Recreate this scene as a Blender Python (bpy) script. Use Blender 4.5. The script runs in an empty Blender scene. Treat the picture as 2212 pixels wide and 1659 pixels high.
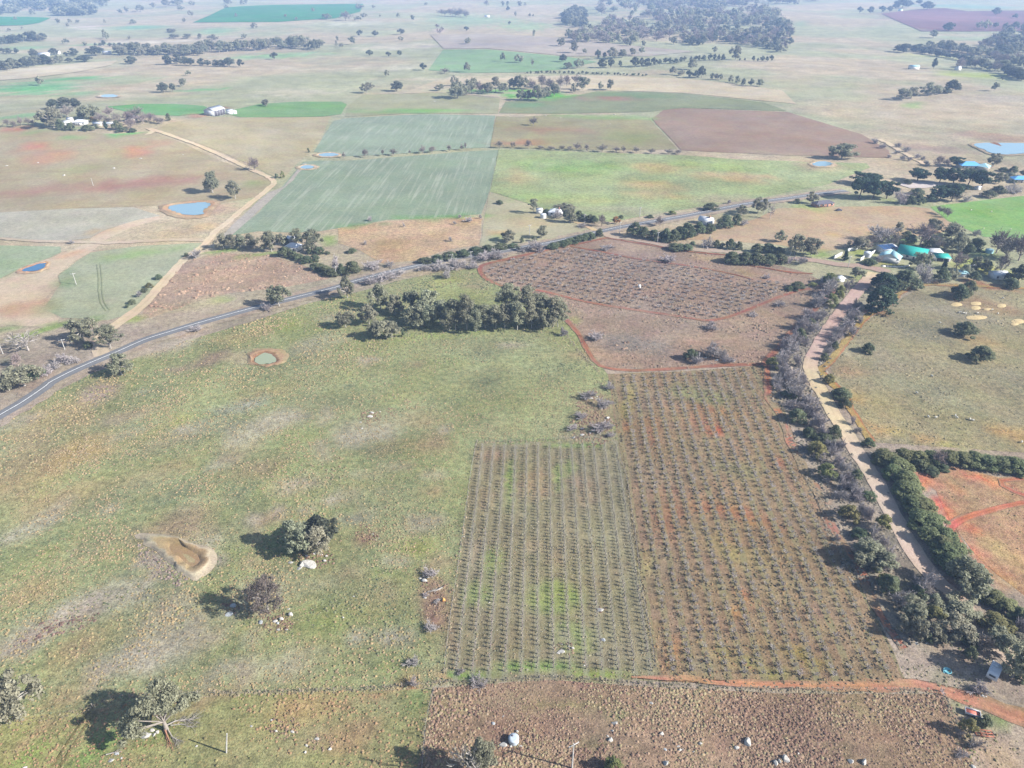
import bpy, math, random
import numpy as np
from mathutils import Vector, Matrix
from mathutils.geometry import delaunay_2d_cdt

SC = bpy.context.scene
COL = SC.collection
RNG = np.random.default_rng(7)
random.seed(7)

# ------------------------------------------------------------------ camera, light, air
CAM_H = 150.0
PITCH = math.radians(31.0)
LENS = 25.0
cam_d = bpy.data.cameras.new("camera")
cam = bpy.data.objects.new("camera", cam_d)
COL.objects.link(cam)
cam.location = (0, 0, CAM_H)
cam.rotation_euler = (math.pi / 2 - PITCH, 0, 0)
cam_d.lens = LENS
cam_d.sensor_width = 36.0
cam_d.clip_start = 1.0
cam_d.clip_end = 30000.0
SC.camera = cam

SUN_EL = math.radians(31.0)
SUN_DIR = Vector((0.962 * math.cos(SUN_EL), -0.272 * math.cos(SUN_EL), math.sin(SUN_EL)))   # towards the sun
world = bpy.data.worlds.new("World")
SC.world = world
world.use_nodes = True
wn = world.node_tree.nodes
sky = wn.new("ShaderNodeTexSky")
sky.sky_type = 'NISHITA'
sky.sun_disc = False
sky.sun_elevation = SUN_EL
sky.sun_rotation = math.atan2(SUN_DIR.x, SUN_DIR.y)
sky.air_density = 1.0
sky.dust_density = 1.0
world.node_tree.links.new(sky.outputs[0], wn["Background"].inputs[0])
wn["Background"].inputs[1].default_value = 0.085

sun_d = bpy.data.lights.new("sun", 'SUN')
sun_d.energy = 5.0
sun_d.angle = math.radians(0.5)
sun_d.color = (1.0, 0.965, 0.92)
sun = bpy.data.objects.new("sun", sun_d)
COL.objects.link(sun)
sun.rotation_euler = SUN_DIR.to_track_quat('Z', 'Y').to_euler()

SC.view_settings.view_transform = 'Standard'
SC.view_settings.look = 'None'
SC.view_settings.gamma = 1.0
SC.view_settings.use_curve_mapping = False
SC.view_settings.exposure = 1.36
SC.cycles.max_bounces = 6
SC.cycles.diffuse_bounces = 2
SC.cycles.volume_bounces = 1
SC.cycles.transparent_max_bounces = 8
HAZE_DENSITY = 0.00014
HAZE_COLOR = (0.42, 0.61, 1.0)
ALB = 0.43          # picture colour (linear) to surface albedo

# ------------------------------------------------------------------ land surface and photo-to-ground
def sstep(a, b, x):
    t = np.clip((x - a) / (b - a), 0, 1)
    return t * t * (3 - 2 * t)

def hgt(x, y):
    x = np.asarray(x, float); y = np.asarray(y, float)
    d = np.hypot(x, y)
    a = 0.7 + 5.2 * sstep(450, 1600, d)
    hill = 13.0 * np.exp(-(((x + 440) / 150) ** 2 + ((y - 720) / 120) ** 2) / 1.4)      # the rounded ploughed rise at left
    return hill + a * (0.6 * np.sin(x / 250 + .7) * np.cos(y / 270 + .2) + 0.35 * np.sin(x / 190 + y / 230 + 1.1))

FPX = LENS / 36.0 * 2212.0
CP, SP = math.cos(PITCH), math.sin(PITCH)
def rays(u, v):
    dx = np.asarray(u, float) - 1106.0
    dy = 829.5 - np.asarray(v, float)
    return dx, dy * SP + FPX * CP, dy * CP - FPX * SP

def gp(u, v):
    dx, dy, dz = rays(u, v)
    t = -CAM_H / dz
    for _ in range(50):
        z = hgt(dx * t, dy * t)
        t = 0.5 * t + 0.5 * (z - CAM_H) / dz
    x, y = dx * t, dy * t
    return np.stack([x, y, hgt(x, y)], -1)

def metres_per_px(x, y, z):
    return (y * CP - (z - CAM_H) * SP) / FPX

TILE = {}
for _r in range(4):
    for _c in range(3):
        TILE[_r * 3 + _c] = (737.33 * _c, 414.75 * _r, 3.0)
TILE['V'] = (0, 0, 1.0)
TILE['R'] = (1843.3, 1152.0, 4.0)
TILE['P'] = (1843.3, 307.2, 6.0)
TILE['H'] = (1781.9, 460.8, 5.143)
def vp(t, x, y):
    a, b, s = TILE[t]
    return a + x / s, b + y / s
def pts(*args):
    """pts(tile, (x, y), ..., tile, (x, y) ...) -> picture points"""
    out = []; t = 'V'
    for a in args:
        if isinstance(a, tuple): out.append(vp(t, *a))
        else: t = a
    return np.array(out)
def gpoly(*args):
    p = pts(*args)
    return gp(p[:, 0], p[:, 1])[:, :2]

def srgb(c):
    c = np.asarray(c, float) / 255.0
    return np.where(c <= .04045, c / 12.92, ((c + .055) / 1.055) ** 2.4)
def alb(c, k=1.0):
    return np.clip(srgb(c) * ALB * k, 0, .85)

def _hash(ix, iy, s):
    n = (ix * 374761393 + iy * 668265263 + s * 982451653) & 0x7fffffff
    n = ((n ^ (n >> 13)) * 1274126177) & 0x7fffffff
    return ((n ^ (n >> 16)) & 0xffff) / 65535.0
def vnoise(x, y, s=0):
    x = np.asarray(x, float); y = np.asarray(y, float)
    ix = np.floor(x).astype(np.int64); iy = np.floor(y).astype(np.int64)
    fx = x - ix; fy = y - iy
    fx = fx * fx * (3 - 2 * fx); fy = fy * fy * (3 - 2 * fy)
    a = _hash(ix, iy, s); b = _hash(ix + 1, iy, s); c = _hash(ix, iy + 1, s); d = _hash(ix + 1, iy + 1, s)
    return (a * (1 - fx) + b * fx) * (1 - fy) + (c * (1 - fx) + d * fx) * fy
def fbm(x, y, s=0, o=4):
    r = 0; w = .5; t = 0
    for k in range(o):
        r = r + w * vnoise(x * 2 ** k + 17.3 * k, y * 2 ** k - 9.1 * k, s + k); t += w; w *= .55
    return r / t

def inpoly(x, y, P):
    x = np.asarray(x); y = np.asarray(y)
    ins = np.zeros(x.shape, bool)
    n = len(P)
    for i in range(n):
        x0, y0 = P[i]; x1, y1 = P[(i + 1) % n]
        if y0 == y1: continue
        c = ((y0 > y) != (y1 > y)) & (x < (x1 - x0) * (y - y0) / (y1 - y0) + x0)
        ins ^= c
    return ins

# ------------------------------------------------------------------ mesh helpers
def mesh_arrays(name, V, faces, mats=None, midx=None, attrs=None):
    """faces: list of int arrays (n,3) / (n,4)"""
    me = bpy.data.meshes.new(name)
    V = np.asarray(V, np.float32)
    me.vertices.add(len(V)); me.vertices.foreach_set("co", V.ravel())
    faces = [np.asarray(f, np.int32) for f in faces if len(f)]
    loops = np.concatenate([f.ravel() for f in faces])
    tot = np.concatenate([np.full(len(f), f.shape[1], np.int32) for f in faces])
    st = np.concatenate([[0], np.cumsum(tot)[:-1]]).astype(np.int32)
    me.loops.add(len(loops)); me.loops.foreach_set("vertex_index", loops)
    me.polygons.add(len(tot)); me.polygons.foreach_set("loop_start", st)
    if midx is not None: me.polygons.foreach_set("material_index", np.asarray(midx, np.int32))
    me.update(calc_edges=True)
    for m in mats or []: me.materials.append(m)
    for k, a in (attrs or {}).items():
        a = np.asarray(a, np.float32)
        if a.ndim == 2:
            if a.shape[1] == 3: a = np.concatenate([a, np.ones((len(a), 1), np.float32)], 1)
            at = me.attributes.new(k, 'FLOAT_COLOR', 'POINT'); at.data.foreach_set("color", a.ravel())
        else:
            at = me.attributes.new(k, 'FLOAT', 'POINT'); at.data.foreach_set("value", a)
    return me

class MB:
    """collects simple shapes into one mesh"""
    def __init__(s): s.v = []; s.f3 = []; s.f4 = []; s.n = 0
    def add(s, V, F):
        V = np.asarray(V, float); F = np.asarray(F, int)
        s.v.append(V)
        (s.f3 if F.shape[1] == 3 else s.f4).append(F + s.n)
        s.n += len(V)
    def quad(s, a, b, c, d): s.add([a, b, c, d], [[0, 1, 2, 3]])
    def tri(s, a, b, c): s.add([a, b, c], [[0, 1, 2]])
    def box(s, x0, x1, y0, y1, z0, z1):
        V = [(x, y, z) for z in (z0, z1) for y in (y0, y1) for x in (x0, x1)]
        s.add(V, [[0, 2, 3, 1], [4, 5, 7, 6], [0, 1, 5, 4], [2, 6, 7, 3], [0, 4, 6, 2], [1, 3, 7, 5]])
    def tube(s, P, R, n=5, cap=True):
        P = np.asarray(P, float); R = np.broadcast_to(np.asarray(R, float), (len(P),))
        rings = []
        for i in range(len(P)):
            d = P[min(i + 1, len(P) - 1)] - P[max(i - 1, 0)]
            d = d / (np.linalg.norm(d) + 1e-9)
            a = np.cross(d, (0.13, 0.97, 0.21) if abs(d[1]) < .8 else (0.9, .1, .3)); a /= np.linalg.norm(a)
            b = np.cross(d, a)
            th = np.arange(n) * 2 * math.pi / n
            rings.append(P[i] + R[i] * (np.cos(th)[:, None] * a + np.sin(th)[:, None] * b))
        V = np.concatenate(rings); F = []
        for i in range(len(P) - 1):
            for k in range(n):
                F.append([i * n + k, i * n + (k + 1) % n, (i + 1) * n + (k + 1) % n, (i + 1) * n + k])
        s.add(V, F)
        if cap:
            for i0 in (0, (len(P) - 1) * n):
                c = V[i0:i0 + n].mean(0)
                s.add(np.vstack([V[i0:i0 + n], c]), [[k, (k + 1) % n, n] for k in range(n)])
    def lathe(s, prof, n=16, c=(0, 0)):
        th = np.arange(n) * 2 * math.pi / n
        V = np.concatenate([np.stack([c[0] + r * np.cos(th), c[1] + r * np.sin(th), np.full(n, z)], -1) for r, z in prof])
        F = [[i * n + k, i * n + (k + 1) % n, (i + 1) * n + (k + 1) % n, (i + 1) * n + k] for i in range(len(prof) - 1) for k in range(n)]
        s.add(V, F)
    def mesh(s, name, mat):
        return mesh_arrays(name, np.concatenate(s.v), ([np.concatenate(s.f3)] if s.f3 else []) + ([np.concatenate(s.f4)] if s.f4 else []), [mat])
    def obj(s, name, mat, parent=None):
        return link(name, s.mesh(name, mat), parent)

def link(name, me, parent=None):
    o = bpy.data.objects.new(name, me); COL.objects.link(o)
    if parent is not None: o.parent = parent
    return o
def empty(name, loc, rz=0.0):
    o = bpy.data.objects.new(name, None); o.empty_display_size = .5; COL.objects.link(o)
    o.location = loc; o.rotation_euler = (0, 0, rz)
    return o
def tag(o, label=None, cat=None, group=None, kind=None):
    if label: o['label'] = label
    if cat: o['category'] = cat
    if group: o['group'] = group
    if kind: o['kind'] = kind
    return o

# ------------------------------------------------------------------ materials
def mat_new(name):
    m = bpy.data.materials.new(name); m.use_nodes = True
    nt = m.node_tree
    return m, nt, nt.nodes["Principled BSDF"]
def plain(name, c, rough=.8, metal=0.0, var=.12, scale=1.5, spec=.3):
    m, nt, b = mat_new(name)
    N = nt.nodes; L = nt.links
    b.inputs['Roughness'].default_value = rough; b.inputs['Metallic'].default_value = metal
    b.inputs['Specular IOR Level'].default_value = spec
    tc = N.new('ShaderNodeTexCoord'); nz = N.new('ShaderNodeTexNoise')
    nz.inputs['Scale'].default_value = scale; nz.inputs['Detail'].default_value = 5
    L.new(tc.outputs['Object'], nz.inputs['Vector'])
    mr = N.new('ShaderNodeMapRange'); mr.inputs['From Min'].default_value = .3; mr.inputs['From Max'].default_value = .7
    mr.inputs['To Min'].default_value = 1 - var; mr.inputs['To Max'].default_value = 1 + var
    L.new(nz.outputs['Fac'], mr.inputs['Value'])
    mx = N.new('ShaderNodeVectorMath'); mx.operation = 'SCALE'; mx.inputs[0].default_value = tuple(c[:3])
    L.new(mr.outputs[0], mx.inputs['Scale']); L.new(mx.outputs[0], b.inputs['Base Color'])
    return m

def land_material(name, fine=1.0, tus=0.0, tus_col=(.2, .15, .08), stripe=None, bump=.35, rows=None):
    """ground cover: vertex colour broken up by noise at several sizes; stripe = (bearing, spacing, colour, strength)"""
    m, nt, b = mat_new(name)
    N = nt.nodes; L = nt.links
    b.inputs['Roughness'].default_value = .95; b.inputs['Specular IOR Level'].default_value = .08
    at = N.new('ShaderNodeAttribute'); at.attribute_name = 'Col'
    geo = N.new('ShaderNodeNewGeometry')
    def noise(sc, det, rough=.6, vec=None):
        n = N.new('ShaderNodeTexNoise'); n.inputs['Scale'].default_value = sc; n.inputs['Detail'].default_value = det
        n.inputs['Roughness'].default_value = rough
        L.new(vec or geo.outputs['Position'], n.inputs['Vector']); return n.outputs['Fac']
    def rng(v, a, bb, lo, hi):
        r = N.new('ShaderNodeMapRange'); r.inputs[1].default_value = a; r.inputs[2].default_value = bb
        r.inputs[3].default_value = lo; r.inputs[4].default_value = hi; L.new(v, r.inputs[0]); return r.outputs[0]
    def mul(a, bb):
        r = N.new('ShaderNodeMath'); r.operation = 'MULTIPLY'; L.new(a, r.inputs[0])
        if isinstance(bb, float): r.inputs[1].default_value = bb
        else: L.new(bb, r.inputs[1])
        return r.outputs[0]
    n1 = noise(.035, 6, .65); n2 = noise(.45, 5, .7); n3 = noise(2.2, 3, .7)
    n0 = noise(.0055, 5, .6)
    f = mul(rng(n0, .3, .7, .84, 1.16), mul(mul(rng(n1, .3, .7, 1 - .24 * fine, 1 + .24 * fine), rng(n2, .3, .7, 1 - .34 * fine, 1 + .34 * fine)),
            rng(n3, .32, .68, 1 - .4 * fine, 1 + .4 * fine)))

    sc = N.new('ShaderNodeVectorMath'); sc.operation = 'SCALE'
    L.new(at.outputs['Color'], sc.inputs[0]); L.new(f, sc.inputs['Scale'])
    col = sc.outputs[0]
    def mix(fac, c1, c2):
        x = N.new('ShaderNodeMix'); x.data_type = 'RGBA'
        L.new(fac, x.inputs[0]); L.new(c1, x.inputs[6])
        if isinstance(c2, tuple): x.inputs[7].default_value = (*c2, 1)
        else: L.new(c2, x.inputs[7])
        return x.outputs[2]
    # warm / cool drift of the grass
    hs = N.new('ShaderNodeHueSaturation'); L.new(col, hs.inputs['Color'])
    L.new(rng(noise(.09, 5, .7), .3, .7, .48, .52), hs.inputs['Hue'])
    L.new(rng(noise(.02, 4, .6), .3, .7, .84, 1.14), hs.inputs['Saturation'])
    col = hs.outputs[0]
    if tus > 0:
        fac = mul(rng(noise(.9, 4, .75), .52, .64, 0, 1), float(tus))
        col = mix(fac, col, tus_col)
        fac2 = mul(rng(noise(1.3, 3, .7), .36, .28, 0, 1), float(tus) * .8)
        col = mix(fac2, col, tuple(c * .45 for c in tus_col))
    if rows:
        nx_, ny_, off_, sp_, wd_, rcol, st_ = rows
        dt = N.new('ShaderNodeVectorMath'); dt.operation = 'DOT_PRODUCT'; dt.inputs[1].default_value = (nx_, ny_, 0)
        L.new(geo.outputs['Position'], dt.inputs[0])
        wob = N.new('ShaderNodeMath'); wob.operation = 'MULTIPLY_ADD'; L.new(noise(.5, 3), wob.inputs[0]); wob.inputs[1].default_value = .9; L.new(dt.outputs['Value'], wob.inputs[2])
        ph = N.new('ShaderNodeMath'); ph.operation = 'MULTIPLY_ADD'; L.new(wob.outputs[0], ph.inputs[0]); ph.inputs[1].default_value = 6.28318 / sp_; ph.inputs[2].default_value = -(off_ + .45) * 6.28318 / sp_
        cs = N.new('ShaderNodeMath'); cs.operation = 'COSINE'; L.new(ph.outputs[0], cs.inputs[0])
        fac = mul(rng(cs.outputs[0], wd_ - .25, wd_ + .25, 0, 1), rng(noise(.12, 4), .3, .6, .45, 1.0))
        col = mix(mul(fac, float(st_)), col, rcol)
    if stripe:
        ang, sp, scol, st = stripe
        mp = N.new('ShaderNodeMapping'); mp.inputs['Rotation'].default_value = (0, 0, ang)
        L.new(geo.outputs['Position'], mp.inputs['Vector'])
        wv = N.new('ShaderNodeTexNoise'); wv.noise_dimensions = '3D'
        sq = N.new('ShaderNodeMapping'); sq.inputs['Scale'].default_value = (1.0 / sp, .012, 1)
        L.new(mp.outputs[0], sq.inputs['Vector']); L.new(sq.outputs[0], wv.inputs['Vector'])
        wv.inputs['Scale'].default_value = 1.0; wv.inputs['Detail'].default_value = 3; wv.inputs['Roughness'].default_value = .7
        fac = mul(rng(wv.outputs['Fac'], .5, .68, 0, 1), rng(noise(.03, 4), .3, .62, .15, 1.0))
        col = mix(mul(fac, float(st)), col, scol)
    L.new(col, b.inputs['Base Color'])
    if bump:
        bp = N.new('ShaderNodeBump'); bp.inputs['Strength'].default_value = bump; bp.inputs['Distance'].default_value = .5
        L.new(noise(1.6, 5, .7), bp.inputs['Height']); L.new(bp.outputs[0], b.inputs['Normal'])
    return m

def leaf_material(name, c, trans=.46, var=.35):
    m, nt, b = mat_new(name)
    N = nt.nodes; L = nt.links
    b.inputs['Roughness'].default_value = .7; b.inputs['Specular IOR Level'].default_value = .25
    at = N.new('ShaderNodeAttribute'); at.attribute_name = 'tint'
    oi = N.new('ShaderNodeObjectInfo')
    mr = N.new('ShaderNodeMapRange'); mr.inputs[3].default_value = 1 - var * .6; mr.inputs[4].default_value = 1 + var * .6
    L.new(oi.outputs['Random'], mr.inputs[0])
    mu = N.new('ShaderNodeMath'); mu.operation = 'MULTIPLY'; L.new(mr.outputs[0], mu.inputs[0]); L.new(at.outputs['Fac'], mu.inputs[1])
    sc = N.new('ShaderNodeVectorMath'); sc.operation = 'SCALE'; sc.inputs[0].default_value = tuple(c)
    L.new(mu.outputs[0], sc.inputs['Scale'])
    hs = N.new('ShaderNodeHueSaturation'); L.new(sc.outputs[0], hs.inputs['Color'])
    m2 = N.new('ShaderNodeMapRange'); m2.inputs[3].default_value = .47; m2.inputs[4].default_value = .53
    wn_ = N.new('ShaderNodeTexWhiteNoise'); wn_.noise_dimensions = '1D'; L.new(oi.outputs['Random'], wn_.inputs['W'])
    L.new(wn_.outputs['Value'], m2.inputs[0]); L.new(m2.outputs[0], hs.inputs['Hue'])
    L.new(hs.outputs[0], b.inputs['Base Color'])
    if trans:
        tr = N.new('ShaderNodeBsdfTranslucent'); L.new(hs.outputs[0], tr.inputs['Color'])
        ms = N.new('ShaderNodeMixShader'); ms.inputs[0].default_value = trans
        L.new(b.outputs[0], ms.inputs[1]); L.new(tr.outputs[0], ms.inputs[2])
        L.new(ms.outputs[0], N['Material Output'].inputs['Surface'])
    return m
def tint_material(name, rough=.9):
    m, nt, b = mat_new(name)
    at = nt.nodes.new('ShaderNodeAttribute'); at.attribute_name = 'Col'
    nt.links.new(at.outputs['Color'], b.inputs['Base Color'])
    b.inputs['Roughness'].default_value = rough; b.inputs['Specular IOR Level'].default_value = .1
    return m
def water_material(name, c, rough=.08):
    m, nt, b = mat_new(name)
    N = nt.nodes; L = nt.links
    b.inputs['Base Color'].default_value = (*c, 1); b.inputs['Roughness'].default_value = rough
    b.inputs['IOR'].default_value = 1.33
    tc = N.new('ShaderNodeNewGeometry'); nz = N.new('ShaderNodeTexNoise'); nz.inputs['Scale'].default_value = 1.2; nz.inputs['Detail'].default_value = 3
    L.new(tc.outputs['Position'], nz.inputs['Vector'])
    bp = N.new('ShaderNodeBump'); bp.inputs['Strength'].default_value = .08; bp.inputs['Distance'].default_value = .05
    L.new(nz.outputs['Fac'], bp.inputs['Height']); L.new(bp.outputs[0], b.inputs['Normal'])
    return m

# ------------------------------------------------------------------ soft patches of soil and grass (picture place, radii in picture px, colour, strength)
PATCH_SRC = [
 # ploughed paddock far left: red soil showing through
 (0, 220, 950, 120, 40, (204, 146, 112), .8), (0, 330, 1020, 170, 45, (200, 150, 118), .65), (0, 895, 970, 80, 40, (204, 146, 114), .75),
 (0, 100, 835, 120, 14, (200, 140, 110), .7), (0, 900, 1190, 420, 40, (182, 140, 120), .8), (0, 300, 1230, 300, 30, (180, 142, 122), .7),
 (0, 1050, 930, 100, 30, (190, 140, 115), .5), (0, 500, 1100, 300, 25, (165, 165, 115), .5), (0, 1650, 1190, 90, 30, (140, 160, 90), .6),
 (0, 330, 845, 260, 10, (150, 180, 110), .5), (0, 700, 875, 300, 9, (120, 185, 100), .9), (0, 1290, 750, 80, 12, (205, 150, 120), .7), (0, 1450, 698, 70, 7, (175, 110, 95), .9),
 # far pastures
 (0, 250, 570, 300, 40, (120, 185, 120), .8), (0, 500, 510, 200, 14, (110, 180, 110), .8), (0, 800, 520, 300, 30, (165, 185, 135), .5),
 (0, 1300, 583, 170, 6, (120, 185, 110), .8), (0, 500, 610, 150, 20, (130, 185, 120), .6), (0, 150, 750, 140, 14, (135, 185, 120), .7),
 (0, 1800, 360, 330, 18, (150, 190, 130), .7), (0, 900, 180, 200, 14, (120, 180, 140), .7), (0, 1400, 200, 120, 22, (140, 190, 140), .6),
 (0, 180, 310, 150, 12, (140, 190, 130), .6), (0, 600, 290, 130, 8, (130, 185, 120), .6), (0, 570, 180, 60, 22, (235, 215, 200), .8),
 (0, 1000, 270, 400, 8, (225, 212, 190), .7), (0, 400, 440, 300, 22, (225, 210, 180), .8), (0, 1900, 600, 300, 30, (215, 205, 175), .6),
 (1, 380, 300, 300, 20, (220, 205, 180), .6), (1, 300, 440, 320, 20, (215, 205, 175), .6), (1, 1000, 510, 700, 14, (228, 208, 175), .8), (1, 1000, 290, 500, 14, (190, 175, 165), .7),
 (1, 850, 130, 300, 40, (165, 190, 145), .6), (1, 1200, 170, 200, 28, (165, 195, 140), .6), (1, 100, 150, 260, 18, (215, 210, 185), .5), (1, 640, 195, 50, 14, (225, 190, 175), .6),
 (1, 950, 590, 330, 14, (120, 190, 80), .8), (1, 1300, 620, 230, 26, (110, 190, 70), .95), (1, 1900, 620, 250, 30, (120, 145, 95), .6), (1, 1750, 640, 200, 18, (170, 110, 95), .6),
 (1, 500, 720, 400, 14, (130, 185, 90), .7), (1, 1200, 680, 160, 14, (110, 160, 110), .5), (1, 1400, 845, 280, 20, (172, 125, 95), .5), (1, 1150, 930, 200, 18, (185, 120, 95), .5),
 (1, 1700, 760, 420, 18, (150, 180, 105), .6), (1, 1900, 890, 200, 40, (150, 160, 100), .5), (1, 2150, 350, 300, 12, (210, 205, 180), .5),
 # green paddock right of the crop
 (1, 1500, 1080, 350, 50, (152, 186, 106), .7), (1, 1150, 1150, 90, 60, (205, 180, 125), .5), (1, 2050, 1090, 200, 40, (205, 185, 125), .7), (1, 2000, 1200, 260, 30, (200, 175, 120), .7),
 (2, 250, 1080, 300, 30, (170, 190, 105), .7), (2, 350, 1150, 250, 30, (215, 175, 125), .6), (2, 900, 1080, 200, 40, (195, 170, 140), .6), (4, 1300, 30, 250, 30, (165, 195, 110), .6),
 (4, 1550, 60, 300, 16, (195, 195, 125), .5), (4, 2050, 20, 200, 20, (205, 170, 120), .6), (4, 1800, 120, 330, 24, (185, 180, 150), .6), (5, 350, 60, 300, 30, (195, 180, 150), .6),
 (4, 970, 290, 60, 26, (160, 190, 95), .7), (4, 1020, 265, 120, 18, (210, 175, 110), .7), (4, 1200, 200, 200, 40, (200, 180, 140), .6), (4, 130, 215, 180, 10, (110, 175, 90), .8), (4, 600, 168, 400, 8, (110, 180, 90), .8),
 # gully, left
 (3, 150, 760, 200, 60, (205, 165, 130), .7), (3, 300, 640, 80, 40, (190, 165, 140), .5), (3, 470, 395, 90, 26, (222, 180, 140), .9), (3, 650, 260, 100, 26, (220, 180, 140), .8),
 (3, 300, 890, 200, 24, (140, 170, 80), .85), (3, 80, 880, 110, 30, (120, 160, 75), .6), (3, 850, 830, 80, 24, (170, 185, 95), .8), (3, 620, 830, 110, 14, (140, 175, 85), .7), (3, 900, 400, 250, 24, (150, 180, 110), .5),
 (3, 650, 560, 160, 80, (175, 180, 140), .5), (3, 430, 560, 60, 50, (130, 160, 100), .5), (3, 330, 740, 70, 50, (130, 165, 95), .5), (3, 60, 480, 60, 60, (120, 165, 90), .6), (3, 640, 240, 80, 18, (150, 175, 110), .6),
 (3, 1450, 695, 90, 22, (170, 190, 100), .6), (3, 1250, 730, 250, 40, (195, 180, 140), .5), (3, 1420, 385, 150, 14, (140, 180, 75), .9), (3, 1750, 400, 200, 14, (150, 180, 80), .8), (3, 2120, 320, 60, 40, (160, 190, 80), .9),
 (3, 1310, 230, 100, 30, (225, 195, 150), .8), (3, 1440, 110, 100, 40, (205, 175, 145), .8), (3, 500, 200, 400, 40, (190, 185, 160), .6),
 # main pasture
 (3, 1000, 1010, 200, 50, (190, 172, 148), .8), (3, 1400, 1060, 110, 40, (165, 142, 122), .8), (3, 1250, 1130, 250, 24, (170, 150, 130), .8), (3, 1100, 930, 200, 30, (190, 165, 120), .5), (3, 1950, 880, 250, 80, (155, 165, 95), .6),
 (3, 1580, 1060, 110, 60, (195, 180, 140), .7), (3, 2000, 1020, 130, 60, (160, 155, 125), .6), (3, 2150, 1190, 200, 40, (165, 165, 110), .5), (3, 1500, 940, 200, 40, (185, 165, 120), .5), (3, 300, 1180, 200, 40, (188, 168, 150), .7),
 (6, 650, 60, 130, 60, (195, 172, 152), .9), (6, 300, 250, 260, 120, (200, 165, 112), .7), (6, 200, 550, 300, 160, (198, 165, 112), .75), (6, 600, 420, 300, 120, (195, 165, 115), .6), (6, 500, 720, 300, 90, (190, 160, 115), .5),
 (6, 150, 950, 260, 60, (180, 172, 152), .7), (6, 1050, 560, 240, 50, (190, 155, 112), .5), (6, 1650, 540, 260, 60, (195, 155, 115), .55), (6, 1750, 50, 200, 30, (200, 165, 105), .5), (6, 1550, 150, 180, 40, (165, 165, 150), .7),
 (6, 1350, 300, 200, 60, (160, 165, 135), .6), (6, 1500, 700, 220, 60, (150, 152, 125), .6), (6, 1250, 770, 180, 80, (152, 170, 85), .8), (6, 1050, 880, 160, 60, (152, 170, 85), .7), (6, 1000, 300, 260, 50, (170, 172, 100), .6),
 (6, 2120, 200, 50, 60, (190, 178, 150), .8), (6, 2080, 450, 60, 80, (190, 178, 150), .6), (6, 1950, 660, 200, 50, (185, 170, 148), .7), (6, 2050, 790, 180, 24, (188, 172, 155), .8), (6, 1600, 880, 260, 24, (180, 165, 145), .7), (6, 1720, 900, 110, 40, (170, 145, 122), .7),
 (6, 990, 1140, 130, 80, (160, 142, 132), 1), (6, 1090, 1215, 110, 50, (162, 144, 132), 1), (6, 1180, 960, 110, 30, (160, 150, 130), .8), (6, 1400, 1150, 40, 60, (170, 155, 142), .7), (6, 750, 1100, 120, 60, (155, 170, 90), .6), (6, 2120, 1080, 60, 60, (170, 125, 100), .8),
 (4, 650, 930, 500, 24, (165, 185, 90), .7), (4, 180, 1090, 80, 24, (195, 180, 160), .7), (4, 1130, 985, 160, 14, (195, 180, 155), .7), (4, 480, 530, 280, 30, (180, 160, 120), .6), (4, 850, 590, 110, 40, (170, 155, 125), .6), (4, 650, 570, 200, 30, (165, 170, 105), .6), (4, 700, 1100, 500, 40, (160, 168, 110), .4),
 (7, 300, 110, 160, 30, (165, 180, 95), .5), (7, 500, 230, 160, 60, (178, 160, 118), .6), (7, 620, 380, 160, 60, (182, 150, 112), .7), (7, 680, 290, 60, 30, (185, 170, 155), .7), (7, 300, 420, 180, 30, (182, 160, 120), .5), (7, 250, 560, 200, 30, (185, 175, 150), .6), (7, 550, 600, 120, 20, (185, 175, 150), .6),
 (7, 560, 690, 60, 40, (195, 150, 110), .7), (7, 150, 860, 220, 24, (180, 172, 155), .7), (7, 170, 970, 80, 60, (165, 118, 98), .9), (7, 550, 900, 140, 60, (172, 160, 138), .7), (7, 480, 1050, 140, 60, (165, 170, 85), .7), (7, 650, 1170, 130, 60, (180, 140, 112), .6), (7, 580, 1215, 70, 26, (165, 118, 98), .8),
 (7, 1650, 170, 160, 90, (170, 135, 115), .75), (7, 1560, 330, 200, 40, (170, 155, 135), .7), (7, 300, 200, 140, 30, (165, 172, 105), .5), (7, 60, 720, 120, 60, (178, 168, 140), .5),
 (9, 480, 220, 200, 60, (185, 172, 155), .8), (9, 400, 320, 300, 60, (150, 122, 108), .8), (9, 200, 440, 260, 60, (172, 155, 142), .85), (9, 60, 430, 140, 30, (150, 115, 100), .7), (9, 250, 90, 200, 80, (195, 160, 112), .7), (9, 550, 460, 260, 90, (192, 165, 118), .6), (9, 780, 560, 160, 70, (190, 160, 118), .5), (9, 500, 750, 300, 60, (185, 155, 118), .6),
 (9, 1430, 390, 70, 50, (172, 135, 112), .7), (9, 1800, 320, 110, 50, (170, 135, 105), .7), (9, 1450, 650, 130, 24, (172, 155, 140), .8), (9, 2100, 520, 80, 40, (165, 150, 140), .6), (9, 1600, 320, 120, 30, (150, 175, 80), .7), (9, 1700, 700, 400, 20, (160, 172, 85), .7), (9, 1000, 560, 200, 60, (160, 168, 95), .4),
 (10, 350, 400, 120, 50, (180, 170, 155), .8), (10, 150, 380, 80, 30, (175, 168, 152), .7), (10, 600, 270, 80, 180, (170, 135, 118), .8), (10, 570, 110, 110, 60, (165, 130, 112), .7), (10, 300, 600, 260, 40, (160, 172, 100), .5),
 # bottom fields
 (9, 780, 810, 180, 26, (195, 140, 105), .8), (9, 250, 1020, 220, 40, (190, 160, 130), .5), (9, 200, 1140, 150, 60, (145, 165, 85), .7), (9, 700, 1090, 230, 70, (135, 168, 75), .9), (9, 1000, 1060, 150, 60, (145, 165, 80), .7), (9, 1400, 790, 250, 40, (190, 150, 118), .6), (9, 1900, 900, 300, 120, (182, 152, 108), .6), (9, 2000, 1080, 250, 100, (185, 152, 118), .5),
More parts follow.
